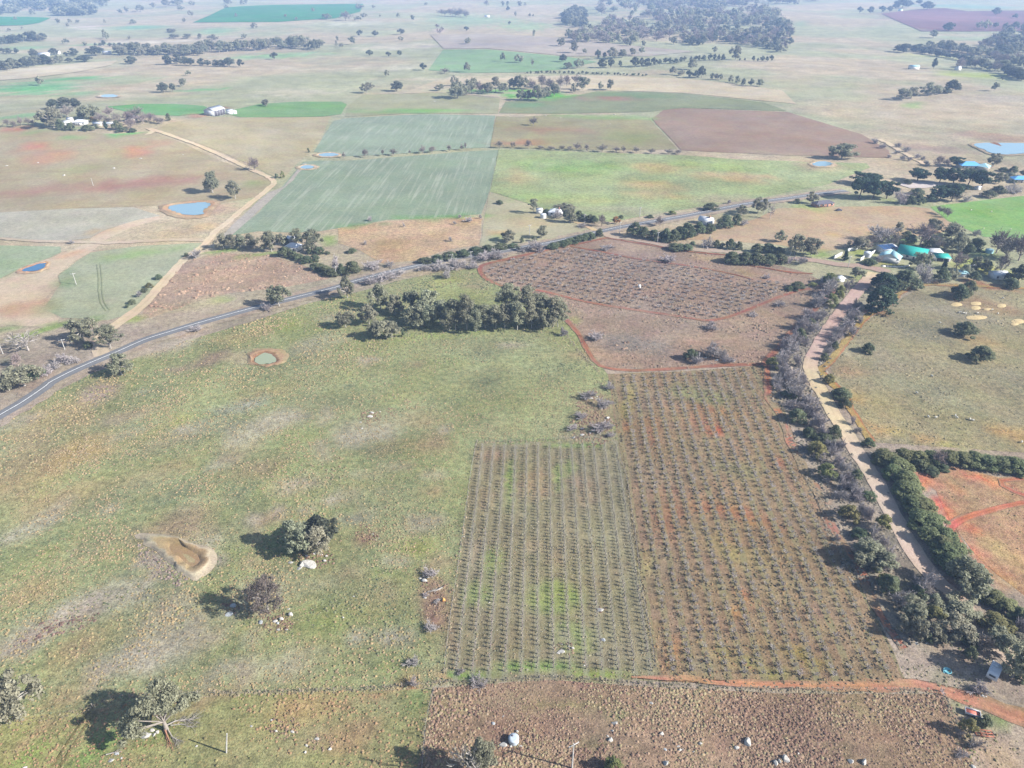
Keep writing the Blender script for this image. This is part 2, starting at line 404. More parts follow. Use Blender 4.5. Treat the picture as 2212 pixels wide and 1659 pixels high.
 (10, 460, 840, 80, 80, (138, 165, 85), .85), (10, 200, 780, 200, 26, (185, 145, 110), .6), (10, 60, 1050, 160, 110, (178, 142, 110), .6), (10, 520, 690, 170, 20, (198, 150, 115), .9), (10, 480, 725, 40, 16, (200, 120, 85), .8), (10, 700, 860, 140, 80, (165, 160, 110), .6), (10, 1300, 810, 400, 40, (168, 158, 105), .5), (10, 1780, 880, 80, 40, (150, 165, 95), .6),
 (10, 1500, 1000, 300, 100, (160, 128, 110), .4), (10, 1650, 1100, 120, 60, (172, 162, 112), .4), (10, 850, 800, 250, 50, (172, 145, 112), .5), (10, 1480, 690, 200, 16, (175, 130, 118), .6), (10, 1900, 960, 100, 60, (185, 155, 122), .6),
 (11, 300, 860, 300, 40, (180, 145, 118), .5), (11, 1150, 880, 140, 60, (182, 165, 125), .5), (11, 2000, 1150, 200, 90, (190, 160, 128), .7), (11, 2100, 950, 120, 30, (130, 160, 80), .8), (11, 1900, 870, 160, 40, (135, 158, 90), .8), (11, 1700, 640, 200, 40, (145, 145, 115), .5), (11, 1880, 720, 80, 30, (200, 145, 110), .7), (11, 1750, 510, 180, 40, (170, 140, 115), .6),
 # vineyard, left block
 (7, 1090, 640, 30, 160, (140, 172, 80), .8), (7, 1480, 540, 30, 60, (150, 175, 75), .7), (7, 1400, 600, 30, 120, (145, 172, 80), .7), (7, 930, 720, 70, 80, (188, 150, 120), .6), (7, 1600, 680, 140, 120, (178, 140, 115), .6), (7, 1230, 650, 120, 120, (180, 150, 115), .5), (7, 1250, 1050, 120, 60, (185, 160, 130), .6), (7, 1400, 390, 500, 10, (140, 172, 85), .8), (7, 980, 1150, 80, 90, (150, 172, 80), .6), (7, 1400, 1130, 60, 60, (170, 135, 105), .6), (7, 860, 1120, 60, 90, (185, 165, 135), .6), (7, 980, 450, 100, 40, (180, 150, 120), .5),
 (10, 900, 100, 120, 100, (150, 175, 80), .6), (10, 1500, 420, 150, 100, (155, 178, 85), .7), (10, 1350, 150, 200, 120, (150, 178, 75), .6), (10, 1100, 430, 150, 90, (160, 145, 110), .5), (10, 900, 630, 250, 26, (125, 175, 60), .95), (10, 1500, 620, 430, 26, (160, 185, 65), .95), (10, 1200, 580, 300, 16, (130, 178, 70), .7), (10, 720, 300, 40, 250, (165, 140, 115), .6), (10, 1450, 400, 70, 50, (165, 158, 130), .8), (10, 1060, 665, 150, 10, (190, 165, 90), .6),
 # vineyard, right block: red soil
 (8, 200, 170, 220, 30, (185, 140, 100), .7), (8, 230, 300, 60, 40, (205, 105, 72), .8), (8, 100, 250, 160, 60, (185, 130, 95), .6), (8, 230, 810, 50, 50, (200, 95, 65), .8), (8, 400, 850, 250, 60, (185, 125, 90), .6), (8, 640, 520, 60, 60, (200, 130, 95), .6), (8, 120, 800, 120, 80, (190, 128, 95), .6), (8, 340, 560, 180, 60, (155, 155, 110), .5),
 (8, 60, 60, 200, 60, (150, 155, 100), .6), (8, 330, 1100, 240, 60, (165, 150, 105), .5), (7, 2000, 300, 60, 120, (190, 118, 78), .7), (7, 2130, 850, 100, 150, (188, 110, 80), .7), (7, 1990, 400, 80, 80, (190, 130, 95), .6), (7, 1920, 660, 40, 100, (195, 130, 85), .6), (7, 2100, 700, 120, 60, (190, 110, 80), .6), (7, 2120, 150, 130, 40, (195, 150, 108), .7), (7, 1850, 130, 50, 120, (175, 165, 85), .6), (7, 1850, 280, 26, 60, (205, 130, 75), .7), (7, 1960, 1150, 60, 100, (178, 160, 90), .5), (7, 2100, 1030, 150, 60, (170, 118, 95), .5),
 (11, 400, 130, 60, 40, (200, 135, 95), .6), (11, 330, 240, 60, 40, (195, 150, 90), .6), (11, 800, 530, 150, 50, (180, 165, 90), .6), (11, 500, 600, 350, 40, (165, 165, 95), .6), (11, 150, 600, 160, 50, (160, 155, 125), .6), (10, 2150, 490, 70, 120, (195, 130, 85), .6), (10, 2040, 250, 40, 160, (180, 155, 90), .5),
 # far orchard
 (4, 1900, 990, 260, 60, (150, 142, 132), .7), (4, 1700, 1060, 260, 50, (190, 158, 130), .5), (4, 1500, 830, 40, 60, (165, 172, 90), .6), (4, 1900, 420, 400, 30, (160, 135, 125), .5), (4, 2050, 620, 300, 50, (172, 138, 118), .5), (4, 1980, 350, 200, 24, (192, 168, 140), .5), (5, 150, 430, 200, 24, (195, 170, 130), .6), (5, 400, 820, 200, 60, (178, 152, 125), .5), (5, 250, 960, 260, 60, (188, 158, 128), .5), (5, 300, 620, 260, 40, (165, 142, 120), .5), (5, 430, 520, 100, 26, (190, 160, 115), .5), (5, 40, 980, 120, 60, (180, 150, 122), .5),
 # east side
 (5, 1080, 660, 100, 90, (160, 160, 120), .5), (5, 1150, 550, 60, 30, (150, 165, 95), .7), (5, 900, 900, 60, 150, (165, 160, 125), .6), (5, 1800, 790, 300, 30, (165, 155, 135), .5), (5, 1600, 900, 200, 80, (150, 148, 125), .5), (5, 2000, 740, 240, 40, (190, 150, 115), .5), (5, 1950, 980, 160, 40, (195, 165, 120), .5), (5, 1500, 1120, 300, 50, (165, 152, 120), .4), (5, 1100, 1150, 130, 60, (195, 162, 112), .6), (5, 2000, 1180, 250, 60, (158, 152, 125), .5),
 (8, 1300, 150, 160, 90, (180, 165, 120), .5), (8, 1700, 90, 300, 90, (160, 158, 128), .6), (8, 1450, 330, 260, 30, (205, 165, 112), .7), (8, 2080, 300, 160, 60, (205, 165, 105), .7), (8, 1900, 230, 200, 60, (170, 165, 125), .5), (8, 1150, 100, 60, 50, (200, 160, 105), .6), (8, 1650, 380, 300, 16, (175, 175, 110), .6),
 (5, 1900, 450, 130, 30, (170, 180, 85), .9), (5, 1330, 300, 90, 22, (125, 180, 70), .9), (5, 1160, 400, 90, 26, (165, 175, 90), .8), (5, 1440, 310, 70, 30, (135, 180, 80), .8), (5, 1320, 465, 140, 12, (175, 172, 100), .9), (5, 2000, 510, 200, 26, (185, 185, 90), .8), (5, 1950, 400, 130, 30, (110, 150, 70), .6), (5, 880, 400, 90, 20, (150, 180, 90), .8), (5, 1950, 600, 160, 20, (190, 125, 90), .7), (5, 1380, 560, 80, 20, (180, 130, 95), .4), (5, 1280, 780, 90, 16, (190, 115, 85), .8), (5, 1650, 590, 160, 8, (195, 140, 95), .7),
 (5, 800, 100, 180, 22, (165, 180, 100), .6), (5, 1100, 250, 300, 26, (205, 175, 135), .5), (5, 960, 270, 80, 8, (215, 180, 110), .7), (5, 1400, 60, 330, 14, (165, 175, 110), .6), (5, 2050, 100, 200, 50, (130, 185, 80), .5),
 # red field
 (8, 1560, 640, 60, 70, (224, 122, 76), 1), (8, 1640, 780, 60, 90, (224, 122, 78), 1), (8, 1730, 870, 70, 40, (222, 124, 80), 1), (8, 1760, 680, 200, 24, (210, 134, 100), .7), (8, 1990, 635, 130, 20, (220, 130, 94), .8), (8, 1850, 610, 100, 18, (214, 130, 96), .8), (8, 1850, 940, 60, 40, (215, 115, 85), .6), (8, 1890, 1090, 60, 50, (220, 132, 96), .8), (11, 1970, 10, 70, 24, (220, 130, 94), .9), (8, 2080, 1100, 150, 60, (200, 175, 115), .6), (8, 1950, 750, 160, 40, (190, 160, 120), .5), (11, 2100, 60, 140, 40, (205, 165, 105), .5), (8, 1980, 1190, 90, 30, (215, 140, 100), .6),
 (11, 1690, 70, 50, 20, (200, 115, 85), .7), (8, 1180, 1130, 150, 60, (165, 140, 120), .5), (8, 1130, 640, 110, 170, (140, 132, 116), .9), (8, 1330, 950, 120, 160, (138, 130, 112), .9), (8, 1480, 1180, 130, 120, (142, 130, 112), .9), (8, 1000, 330, 80, 150, (148, 140, 124), .8), (11, 1500, 200, 200, 160, (135, 128, 105), .8), (5, 800, 1000, 150, 150, (150, 142, 128), .7), (8, 900, 160, 80, 60, (165, 155, 140), .6), (8, 940, 720, 30, 90, (200, 130, 95), .5),
 # top right
 (2, 1700, 110, 400, 36, (160, 115, 115), .7), (2, 1350, 200, 200, 30, (170, 175, 135), .5), (2, 1900, 490, 260, 22, (180, 190, 105), .8), (2, 1900, 250, 260, 22, (165, 185, 140), .6), (2, 1800, 40, 300, 14, (150, 185, 155), .7), (2, 760, 150, 60, 20, (150, 180, 130), .6), (2, 300, 195, 130, 8, (175, 190, 120), .8), (2, 1650, 365, 150, 6, (190, 195, 125), .7), (2, 1500, 680, 80, 20, (155, 180, 105), .7),
 (2, 1950, 880, 330, 30, (190, 158, 132), .7), (2, 1600, 960, 260, 30, (182, 152, 138), .5), (2, 2000, 640, 260, 30, (198, 182, 162), .5), (2, 700, 1010, 400, 14, (185, 170, 140), .5),
]
PATCH = []
for t, x, y, rx, ry, c, s in PATCH_SRC:
    u, v = vp(t, x, y); k = TILE[t][2]; rx /= k; ry /= k
    if c[1] > c[0] + 12 and c[2] < 100 and t not in (0, 1, 2): c = tuple(np.array(c) * .55 + np.array((156, 162, 116)) * .45)
    if t in (6, 7, 9) and c[0] - c[1] > 30: c = tuple(np.array(c) * .55 + np.array((166, 150, 122)) * .45); s *= .8
    if t in (8, 7) and 180 < c[0] < 210 and c[1] < 136: c = tuple(np.array(c) * .7 + np.array((172, 140, 108)) * .3)
    if c[0] > 180 and c[1] < 110: c = tuple(np.array(c) * .66 + np.array((172, 138, 112)) * .34)
    c0, cx, cy = gp(np.array([u, u + rx, u]), np.array([v, v, v - ry]))
    PATCH.append((c0[0], c0[1], abs(cx[0] - c0[0]), np.hypot(*(cy - c0)[:2]), np.array((c0[:2] / np.hypot(*c0[:2]))), alb(c), min(1.0, s * 1.2)))

_r = np.random.default_rng(17)
for _k in range(130):      # small bleached and dark swards scattered over the pasture
    u_, v_ = 30 + 1230 * _r.random(), 640 + 820 * _r.random() ** .9
    if u_ > 900 and v_ > 880: u_ -= 600
    c0 = gp(np.array([u_]), np.array([v_]))[0]
    q_ = _r.random()
    cc = (192, 180, 160) if q_ < .5 else ((128, 134, 104) if q_ < .72 else ((178, 156, 130) if q_ < .86 else (160, 172, 104)))
    a_ = 2 + 6 * _r.random() ** 2
    PATCH.append((c0[0], c0[1], a_ * (1 + 1.6 * _r.random()), a_, c0[:2] / np.hypot(*c0[:2]), alb(cc), .3 + .4 * _r.random()))

def paint(x, y, base):
    """surface colour at ground points: the field's own colour with its patches of soil and grass"""
    x = np.asarray(x, float); y = np.asarray(y, float)
    col = np.tile(np.asarray(base, float), (len(x), 1)) if np.ndim(base) == 1 else np.array(base, float)
    d = np.hypot(x, y)
    w = np.clip(d / 40, 3, 60)
    wx = (fbm(x / 14, y / 14, 3) - .5) ; wy = (fbm(x / 14, y / 14, 11) - .5)
    br = fbm(x / 9, y / 9, 29, 5)
    for cx, cy, ax, ay, ax_dir, c, s in PATCH:
        R = max(ax, ay) * 1.9
        m = (np.abs(x - cx) < R) & (np.abs(y - cy) < R)
        if not m.any(): continue
        dx = x[m] - cx; dy = y[m] - cy
        fy = dx * ax_dir[0] + dy * ax_dir[1]; fx = dx * ax_dir[1] - dy * ax_dir[0]
        q = np.hypot(fx / ax + wx[m] * 1.1, fy / ay + wy[m] * 1.1)
        a = (1 - sstep(.45, 1.25, q + (br[m] - .5) * .9)) * s
        col[m] = col[m] * (1 - a[:, None]) + c * a[:, None]
    return np.clip(col, 0.003, .9)

def lift(x, y, k):
    k = k if k < .1 else .05 + k * .25     # roads and tracks lie close above the fields
    return k * np.maximum(1.0, np.hypot(x, y) / 150.0)

def sheet(name, poly, mat, base, k, step=None, kind='structure', jag=.5, painted=True, cat=None, label=None):
    """a sheet lying on the land inside a ground polygon"""
    P = np.asarray(poly, float)
    D = np.hypot(*P.mean(0))
    if step is None: step = float(np.clip(D / 60, 2.5, 28))
    B = []
    n = len(P)
    for i in range(n):
        a, b = P[i], P[(i + 1) % n]
        m = max(1, int(np.linalg.norm(b - a) / step))
        for j in range(m): B.append(a + (b - a) * j / m)
    B = np.array(B)
    if jag:
        B += np.stack([vnoise(B[:, 0] / 4, B[:, 1] / 4, 5) - .5, vnoise(B[:, 0] / 4, B[:, 1] / 4, 6) - .5], -1) * jag * min(2.0, D / 150)
    x0, y0 = B.min(0); x1, y1 = B.max(0)
    gx, gy = np.meshgrid(np.arange(x0, x1, step), np.arange(y0, y1, step))
    gx = gx + (np.arange(gx.shape[0])[:, None] % 2) * step / 2
    gx, gy = gx.ravel(), gy.ravel()
    ins = inpoly(gx, gy, B)
    for ddx, ddy in ((.45, 0), (-.45, 0), (0, .45), (0, -.45)):
        ins &= inpoly(gx + ddx * step, gy + ddy * step, B)
    I = np.stack([gx[ins], gy[ins]], -1)
    vs = [Vector(p) for p in B] + [Vector(p) for p in I]
    nb = len(B)
    r = delaunay_2d_cdt(vs, [], [list(range(nb))], 1, 1e-5)
    V = np.array([(p.x, p.y) for p in r[0]]); F = np.array([f for f in r[2] if len(f) == 3])
    a = V[F[:, 1]] - V[F[:, 0]]; b = V[F[:, 2]] - V[F[:, 0]]
    fl = (a[:, 0] * b[:, 1] - a[:, 1] * b[:, 0]) < 0
    F[fl] = F[fl][:, ::-1]
    z = hgt(V[:, 0], V[:, 1]) + lift(V[:, 0], V[:, 1], k)
    col = paint(V[:, 0], V[:, 1], base) if painted else np.tile(base, (len(V), 1))
    me = mesh_arrays(name, np.column_stack([V, z]), [F], [mat], attrs={'Col': col})
    o = link(name, me)
    tag(o, label, cat, kind=kind)
    return o

def smooth_line(P, step=3.0):
    P = np.asarray(P, float)
    out = []
    n = len(P)
    for i in range(n - 1):
        p0 = P[max(i - 1, 0)]; p1 = P[i]; p2 = P[i + 1]; p3 = P[min(i + 2, n - 1)]
        m = max(1, int(np.linalg.norm(p2 - p1) / step))
        for j in range(m):
            t = j / m
            out.append(.5 * ((2 * p1) + (-p0 + p2) * t + (2 * p0 - 5 * p1 + 4 * p2 - p3) * t * t + (-p0 + 3 * p1 - 3 * p2 + p3) * t ** 3))
    out.append(P[-1])
    return np.array(out)

def strip(name, line, width, mat, base, k, rough=.0, off=0.0, kind='structure', step=3.0, colfn=None, painted=False, parent=None, crown=0.0):
    """a road, track or line that follows the land"""
    L = smooth_line(line, step)
    T = np.gradient(L, axis=0); T /= np.linalg.norm(T, axis=1)[:, None] + 1e-9
    Nn = np.stack([T[:, 1], -T[:, 0]], -1)
    W = np.interp(np.linspace(0, 1, len(L)), np.linspace(0, 1, len(np.atleast_1d(width))), np.atleast_1d(width).astype(float))
    us = np.array([-.5, -.42, -.2, 0, .2, .42, .5]); nu = len(us)
    V = []
    for q in us:
        e = 0
        if abs(q) > .45 and rough: e = rough * (vnoise(L[:, 0] / 2.3, L[:, 1] / 2.3, 41 if q < 0 else 42) - .5) * np.sign(q)
        p = L + Nn * (W * q + e + off)[:, None]
        z = hgt(p[:, 0], p[:, 1]) + lift(p[:, 0], p[:, 1], k) + crown * (1 - (2 * q) ** 2)
        V.append(np.column_stack([p, z]))
    V = np.stack(V, 1).reshape(-1, 3)
    n = len(L)
    i = np.arange(n - 1)[:, None] * nu + np.arange(nu - 1)[None]
    F = np.stack([i, i + 1, i + nu + 1, i + nu], -1).reshape(-1, 4)
    col = np.tile(np.asarray(base, float), (len(V), 1))
    if colfn is not None: col = colfn(V[:, 0], V[:, 1], col, np.tile(us, n), np.repeat(np.linspace(0, 1, n), nu))
    if painted: col = paint(V[:, 0], V[:, 1], col)
    me = mesh_arrays(name, V, [F], [mat], attrs={'Col': col})
    o = link(name, me, parent)
    if kind: o['kind'] = kind
    return o

# ------------------------------------------------------------------ the ground: one sheet out to the horizon
M_land = land_material('pasture_ground', 1.0, .35, tuple(alb((185, 165, 125))))
M_tus = land_material('tussock_pasture', 1.15, .5, tuple(alb((190, 165, 115))), bump=.5)
M_brown = land_material('brown_tussock', 1.1, .6, tuple(alb((190, 158, 125))), bump=.6)
M_smooth = land_material('grazed_ground', .6, .12, tuple(alb((190, 172, 140))), bump=.2)
BEAR = math.radians(2.6)
M_crop = land_material('striped_crop', .5, 0, stripe=(BEAR, 2.6, tuple(alb((205, 206, 186))), .72), bump=.2)
_o = gpoly('V', (1042, 968))[0]; _b = math.radians(1.9)
M_rowl = land_material('vineyard_rows', .8, .25, tuple(alb((185, 165, 130))), bump=.4, rows=(math.cos(_b), -math.sin(_b), _o[0] * math.cos(_b) - _o[1] * math.sin(_b), 3.95, .45, tuple(alb((168, 166, 146))), .5))
_o = gpoly('V', (1345, 815))[0]; _b = math.radians(2.6)
M_rowr = land_material('orchard_rows_ground', .9, .3, tuple(alb((190, 165, 130))), bump=.4, rows=(math.cos(_b), -math.sin(_b), _o[0] * math.cos(_b) - _o[1] * math.sin(_b), 4.3, .2, tuple(alb((158, 152, 112))), .75))
M_plough = land_material('ploughed_ground', .5, .0, stripe=(math.radians(84), 7.0, tuple(alb((160, 132, 108))), .4), bump=.2)
M_dirt = land_material('bare_dirt', .45, 0, bump=.25)
M_soil = land_material('red_soil', .6, .0, bump=.3)

def axis(near, step, far, grow):
    a = list(np.arange(0, near, step)); s = step
    while a[-1] < far: s *= grow; a.append(a[-1] + s)
    return np.array(a)
ax = axis(420, 4.0, 7000, 1.06); gx = np.concatenate([-ax[:0:-1], ax])
ay = np.concatenate([[-900, -500, -250, -120, -60, 0], 20 + axis(640, 4.0, 9500, 1.03)])
GX, GY = np.meshgrid(gx, ay); GXf, GYf = GX.ravel(), GY.ravel()
straw = alb((202, 184, 152)); straw2 = alb((182, 182, 142)); mauve = alb((182, 165, 145))
wv = fbm(GXf / 260, GYf / 210, 50, 4)[:, None]
far_mix = sstep(.42, .6, wv)
basec = straw * (1 - far_mix) + straw2 * far_mix
nearm = (1 - sstep(300, 480, np.hypot(GXf, GYf)))[:, None]
basec = basec * (1 - nearm) + mauve * nearm
gcol = paint(GXf, GYf, basec)
nx = len(gx); ii = (np.arange(len(ay) - 1)[:, None] * nx + np.arange(nx - 1)[None]).ravel()
gF = np.stack([ii, ii + 1, ii + nx + 1, ii + nx], -1)
g = link('ground', mesh_arrays('ground', np.column_stack([GXf, GYf, hgt(GXf, GYf)]), [gF], [M_land], attrs={'Col': gcol}))
g['kind'] = 'structure'

# ------------------------------------------------------------------ fields
FIELDS = [
 # name, material, colour, polygon
 ('pasture', M_tus, (157, 162, 113), pts('V', (-260, 1100), (-60, 948), (100, 858), (200, 806), (320, 763), (450, 722), (560, 690), (650, 660), (740, 638), (800, 624), (870, 604), (960, 585), (1036, 579), (1041, 593), (1097, 623), (1170, 640), (1214, 683), (1247, 720), (1300, 793), (1313, 812), (1338, 957), (1027, 957), (960, 1466), (935, 1487), (500, 1498), (200, 1530), (-260, 1590))),
 ('meadow', M_tus, (162, 160, 108), pts('V', (-300, 1590), (200, 1531), (500, 1499), (934, 1488), (915, 1600), (880, 1760), (-330, 1760))),
 ('tussock_field', M_brown, (166, 140, 112), pts('V', (936, 1486), (1100, 1474), (1200, 1469), (1400, 1484), (1700, 1498), (2035, 1500), (2078, 1565), (2100, 1640), (2125, 1760), (880, 1760), (915, 1600))),
 ('vineyard_ground', M_rowl, (156, 146, 112), pts('V', (1027, 957), (1335, 950), (1372, 1180), (1425, 1472), (1200, 1468), (1000, 1478), (960, 1466))),
 ('orchard_ground', M_rowr, (160, 136, 106), pts('V', (1312, 808), (1480, 802), (1650, 790), (1700, 900), (1770, 1080), (1850, 1240), (1960, 1475), (1800, 1480), (1600, 1480), (1425, 1472), (1372, 1180), (1337, 957))),
 ('far_orchard_ground', M_brown, (170, 146, 126), pts('V', (1036, 578), (1120, 549), (1200, 531), (1307, 515), (1400, 525), (1475, 543), (1600, 552), (1748, 591), (1803, 626), (1778, 648), (1692, 741), (1655, 788), (1475, 797), (1306, 796), (1247, 720), (1214, 681), (1170, 640), (1097, 622), (1041, 593))),
 ('east_paddock', M_tus, (168, 158, 122), pts('V', (1905, 672), (1992, 618), (2110, 620), (2330, 624), (2480, 1010), (2212, 978), (2050, 966), (1892, 957), (1862, 925), (1830, 870), (1795, 800), (1790, 775), (1830, 740), (1875, 690))),
 ('red_paddock', M_tus, (184, 146, 110), pts('V', (1970, 1018), (2060, 1008), (2158, 1030), (2290, 1040), (2420, 1330), (2330, 1330), (2212, 1285), (2150, 1240), (2100, 1190), (2055, 1130), (2020, 1060))),
 ('tan_paddock', M_smooth, (200, 172, 136), pts(5, (-10, 305), (200, 245), (460, 180), (620, 105), (900, 98), (1380, 90), (1595, 105), (1720, 190), (1800, 235), (1660, 265), (1200, 335), (1000, 372), (880, 395), (640, 345), (300, 320))),
 ('green_paddock', M_smooth, (142, 182, 100), pts(5, (1600, 95), (1900, 60), (2212, 25), (2500, 0), (2600, 320), (2212, 300), (1950, 290), (1800, 225), (1720, 185))),
 ('bare_gully', M_dirt, (218, 196, 166), pts(3, (-40, 600), (60, 540), (120, 500), (330, 430), (400, 405), (560, 335), (600, 290), (700, 245), (900, 175), (990, 150), (1050, 172), (850, 232), (700, 300), (590, 390), (480, 450), (370, 540), (380, 600), (260, 720), (380, 820), (370, 860), (200, 872), (-40, 855))),
 ('tussock_paddock', M_brown, (192, 165, 140), pts(3, (1200, 450), (1400, 395), (1750, 412), (1950, 470), (2140, 562), (1800, 625), (1500, 655), (1300, 700), (1000, 810), (900, 830), (960, 730), (1090, 585))),
 ('grass_paddock', M_smooth, (178, 181, 148), pts(3, (500, 450), (590, 392), (900, 350), (1320, 328), (1300, 365), (1190, 425), (1080, 545), (950, 680), (820, 800), (700, 830), (400, 815), (280, 760), (390, 600), (375, 545))),
 ('west_paddock', M_smooth, (172, 184, 146), pts(3, (-60, 345), (390, 355), (400, 390), (330, 425), (120, 495), (-60, 600))),
 ('grey_paddock', M_smooth, (192, 186, 165), pts(3, (-60, 135), (400, 110), (860, 98), (1040, 155), (900, 180), (700, 240), (580, 300), (400, 318), (-60, 300))),
 ('dry_paddock', M_tus, (210, 178, 140), pts(4, (-20, 232), (300, 190), (760, 165), (912, 165), (895, 342), (700, 372), (480, 445), (270, 465), (120, 380), (-20, 330))),
 ('house_paddock', M_smooth, (190, 182, 145), pts(4, (962, 0), (1150, 70), (1400, 150), (1640, 250), (1400, 320), (1100, 375), (900, 350), (925, 180))),
 ('ploughed_paddock', M_plough, (184, 168, 132), pts('V', (-60, 278), (70, 271), (130, 282), (250, 292), (330, 284), (400, 312), (470, 345), (545, 372), (585, 390), (588, 400), (560, 425), (470, 440), (300, 446), (200, 449), (-60, 462))),
 ('grazed_paddock', M_smooth, (190, 176, 138), pts('V', (338, 280), (370, 265), (450, 253), (560, 254), (715, 252), (700, 285), (668, 330), (640, 355), (615, 382), (598, 385), (545, 358), (470, 325), (400, 300))),
 ('crop_field', M_crop, (152, 166, 136), pts('V', (655, 350), (690, 347), (737, 348), (800, 344), (900, 336), (1000, 328), (1077, 324), (1057, 415), (1040, 463), (990, 467), (900, 472), (837, 475), (760, 488), (690, 500), (640, 503), (560, 500), (498, 509), (520, 488), (560, 458), (600, 415))),
 ('upper_crop_field', M_crop, (156, 170, 142), pts('V', (720, 262), (745, 256), (864, 249), (940, 247), (1070, 250), (1058, 319), (1000, 321), (900, 330), (800, 336), (735, 338), (678, 328))),
 ('lush_paddock', M_tus, (168, 180, 126), pts('V', (1078, 323), (1150, 325), (1300, 330), (1480, 336), (1600, 345), (1750, 350), (1872, 353), (1880, 362), (1790, 398), (1640, 428), (1500, 449), (1400, 465), (1320, 480), (1240, 471), (1140, 440), (1080, 420), (1058, 415))),
 ('mottled_paddock', M_smooth, (170, 160, 116), pts('V', (1072, 251), (1120, 253), (1200, 248), (1404, 258), (1464, 323), (1300, 324), (1150, 321), (1059, 318))),
 ('ploughed_field', M_plough, (170, 142, 118), pts('V', (1408, 257), (1434, 238), (1475, 234), (1700, 242), (1860, 290), (1920, 325), (1925, 342), (1800, 338), (1700, 336), (1471, 325))),
 ('hill_paddock', M_smooth, (175, 172, 130), pts('V', (784, 205), (870, 203), (960, 201), (1080, 214), (1076, 246), (900, 245), (745, 252), (752, 228))),
 ('dark_paddock', M_smooth, (150, 155, 112), pts('V', (1078, 245), (1092, 220), (1250, 206), (1290, 197), (1475, 202), (1650, 222), (1700, 240), (1475, 233), (1404, 242), (1200, 246))),
 ('pale_paddock', M_smooth, (214, 196, 160), pts('V', (940, 175), (1250, 162), (1475, 170), (1560, 178), (1690, 196), (1720, 225), (1475, 201), (1285, 195), (1080, 211), (950, 200), (870, 202))),
 ('mid_green_paddock', M_smooth, (150, 180, 128), pts('V', (957, 108), (1050, 107), (1230, 124), (1290, 134), (1210, 151), (1120, 157), (1000, 158), (925, 152))),
 ('crescent_paddock', M_smooth, (118, 172, 98), pts('V', (228, 231), (300, 225), (380, 225), (440, 229), (468, 243), (385, 251), (290, 247))),
 ('green_hill_paddock', M_smooth, (132, 172, 102), pts('V', (480, 243), (525, 233), (560, 225), (640, 220), (737, 220), (750, 226), (737, 247), (700, 252), (520, 254))),
 ('far_green_field', M_smooth, (70, 165, 95), pts('V', (417, 49), (455, 33), (490, 16), (600, 11), (737, 9), (785, 9), (778, 26), (725, 40), (600, 48))),
 ('bright_green_field', M_smooth, (60, 170, 95), pts('V', (-80, 36), (60, 37), (110, 39), (85, 50), (50, 55), (-80, 58))),
 ('red_hill_field', M_smooth, (158, 112, 112), pts(2, (1290, 90), (1550, 60), (1700, 55), (1850, 75), (2212, 70), (2400, 70), (2400, 200), (2000, 205), (1550, 205), (1420, 150))),
 ('straw_strip', M_smooth, (222, 205, 170), pts('V', (-60, 162), (80, 148), (180, 136), (255, 131), (240, 141), (170, 156), (60, 170), (-60, 178))),
 ('bleached_paddock', M_smooth, (202, 186, 166), pts('V', (930, 76), (1060, 74), (1250, 84), (1330, 96), (1500, 112), (1400, 122), (1230, 122), (1050, 105), (958, 106))),
]
FPOLY = {}
for i, (nm, mt, c, pp) in enumerate(FIELDS):
    P = gp(pp[:, 0], pp[:, 1])[:, :2]
    FPOLY[nm] = P
    D = np.hypot(*P.mean(0))
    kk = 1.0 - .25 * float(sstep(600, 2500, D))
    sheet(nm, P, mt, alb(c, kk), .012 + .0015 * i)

# ------------------------------------------------------------------ roads, lanes and tracks
M_bitumen = land_material('bitumen', .25, 0, bump=.1)
M_gravel = land_material('gravel', .35, 0, bump=.25)
M_paint = plain('road_paint', (.62, .62, .6), .6, var=.2)
ROAD = gpoly('V', (-90, 952), 6, (0, 205), (150, 118), (300, 15), 3, (320, 1240), (450, 1172), (600, 1105), (780, 1030), (940, 960), (1130, 900), (1330, 840), (1640, 755), (1900, 690), (2180, 620),
             4, (90, 580), (270, 533), (450, 490), (740, 430), (940, 402), (1100, 375), (1380, 325), (1690, 255), (1850, 222), (2210, 160), 5, (200, 120), (440, 75), (700, 40), (900, 12), (1060, -6))
vergec = alb((190, 172, 150))
strip('road_verge', ROAD, 13.5, M_land, vergec, .140, rough=3.0, painted=False)
def bit_col(x, y, col, u, s):
    w = np.where(np.abs(np.abs(u) - .22) < .06, 1.12, 1.0) * (1 + .15 * (fbm(x / 30, y / 30, 8) - .5))
    return col * w[:, None]
strip('road', ROAD, 5.8, M_bitumen, alb((142, 142, 143)), .150, colfn=bit_col, crown=.06)
strip('road_centre_line', ROAD, .26, M_paint, (.6, .6, .6), .55, off=0, crown=.0)

cream = alb((234, 210, 174)); pink = alb((212, 180, 164)); dkred = alb((160, 102, 82))
LANE = gpoly(3, (655, 1062), (650, 1000), (655, 940), (740, 870), (830, 810), (960, 700), (1090, 550), (1210, 425), (1310, 355), (1370, 290), (1400, 255), (1480, 195), (1560, 125), (1680, 30), 0, (1740, 1225), (1775, 1190), (1762, 1163), (1700, 1130), (1620, 1098), (1480, 1030), (1300, 950), (1150, 895), (1000, 845), (965, 838))
def lane_col(x, y, col, u, s):
    n = fbm(x / 12, y / 12, 21)
    g_ = np.clip((np.abs(u) < .1) * .25 + (n - .55) * .9, 0, .5)
    return col * (1 - g_[:, None]) + alb((188, 172, 130)) * g_[:, None]
strip('gravel_lane', LANE, [6.5, 5, 4.6, 4.6, 4.6, 4.6, 5, 5.4], M_gravel, cream, .160, rough=1.2, colfn=lane_col)
strip('cross_track', gpoly(3, (-60, 296), (200, 318), (500, 325), (700, 331), (900, 322), (1100, 312), (1345, 314)), [3, 4, 4.5, 5], M_gravel, alb((215, 195, 168)), .158, rough=1.5, colfn=lane_col)
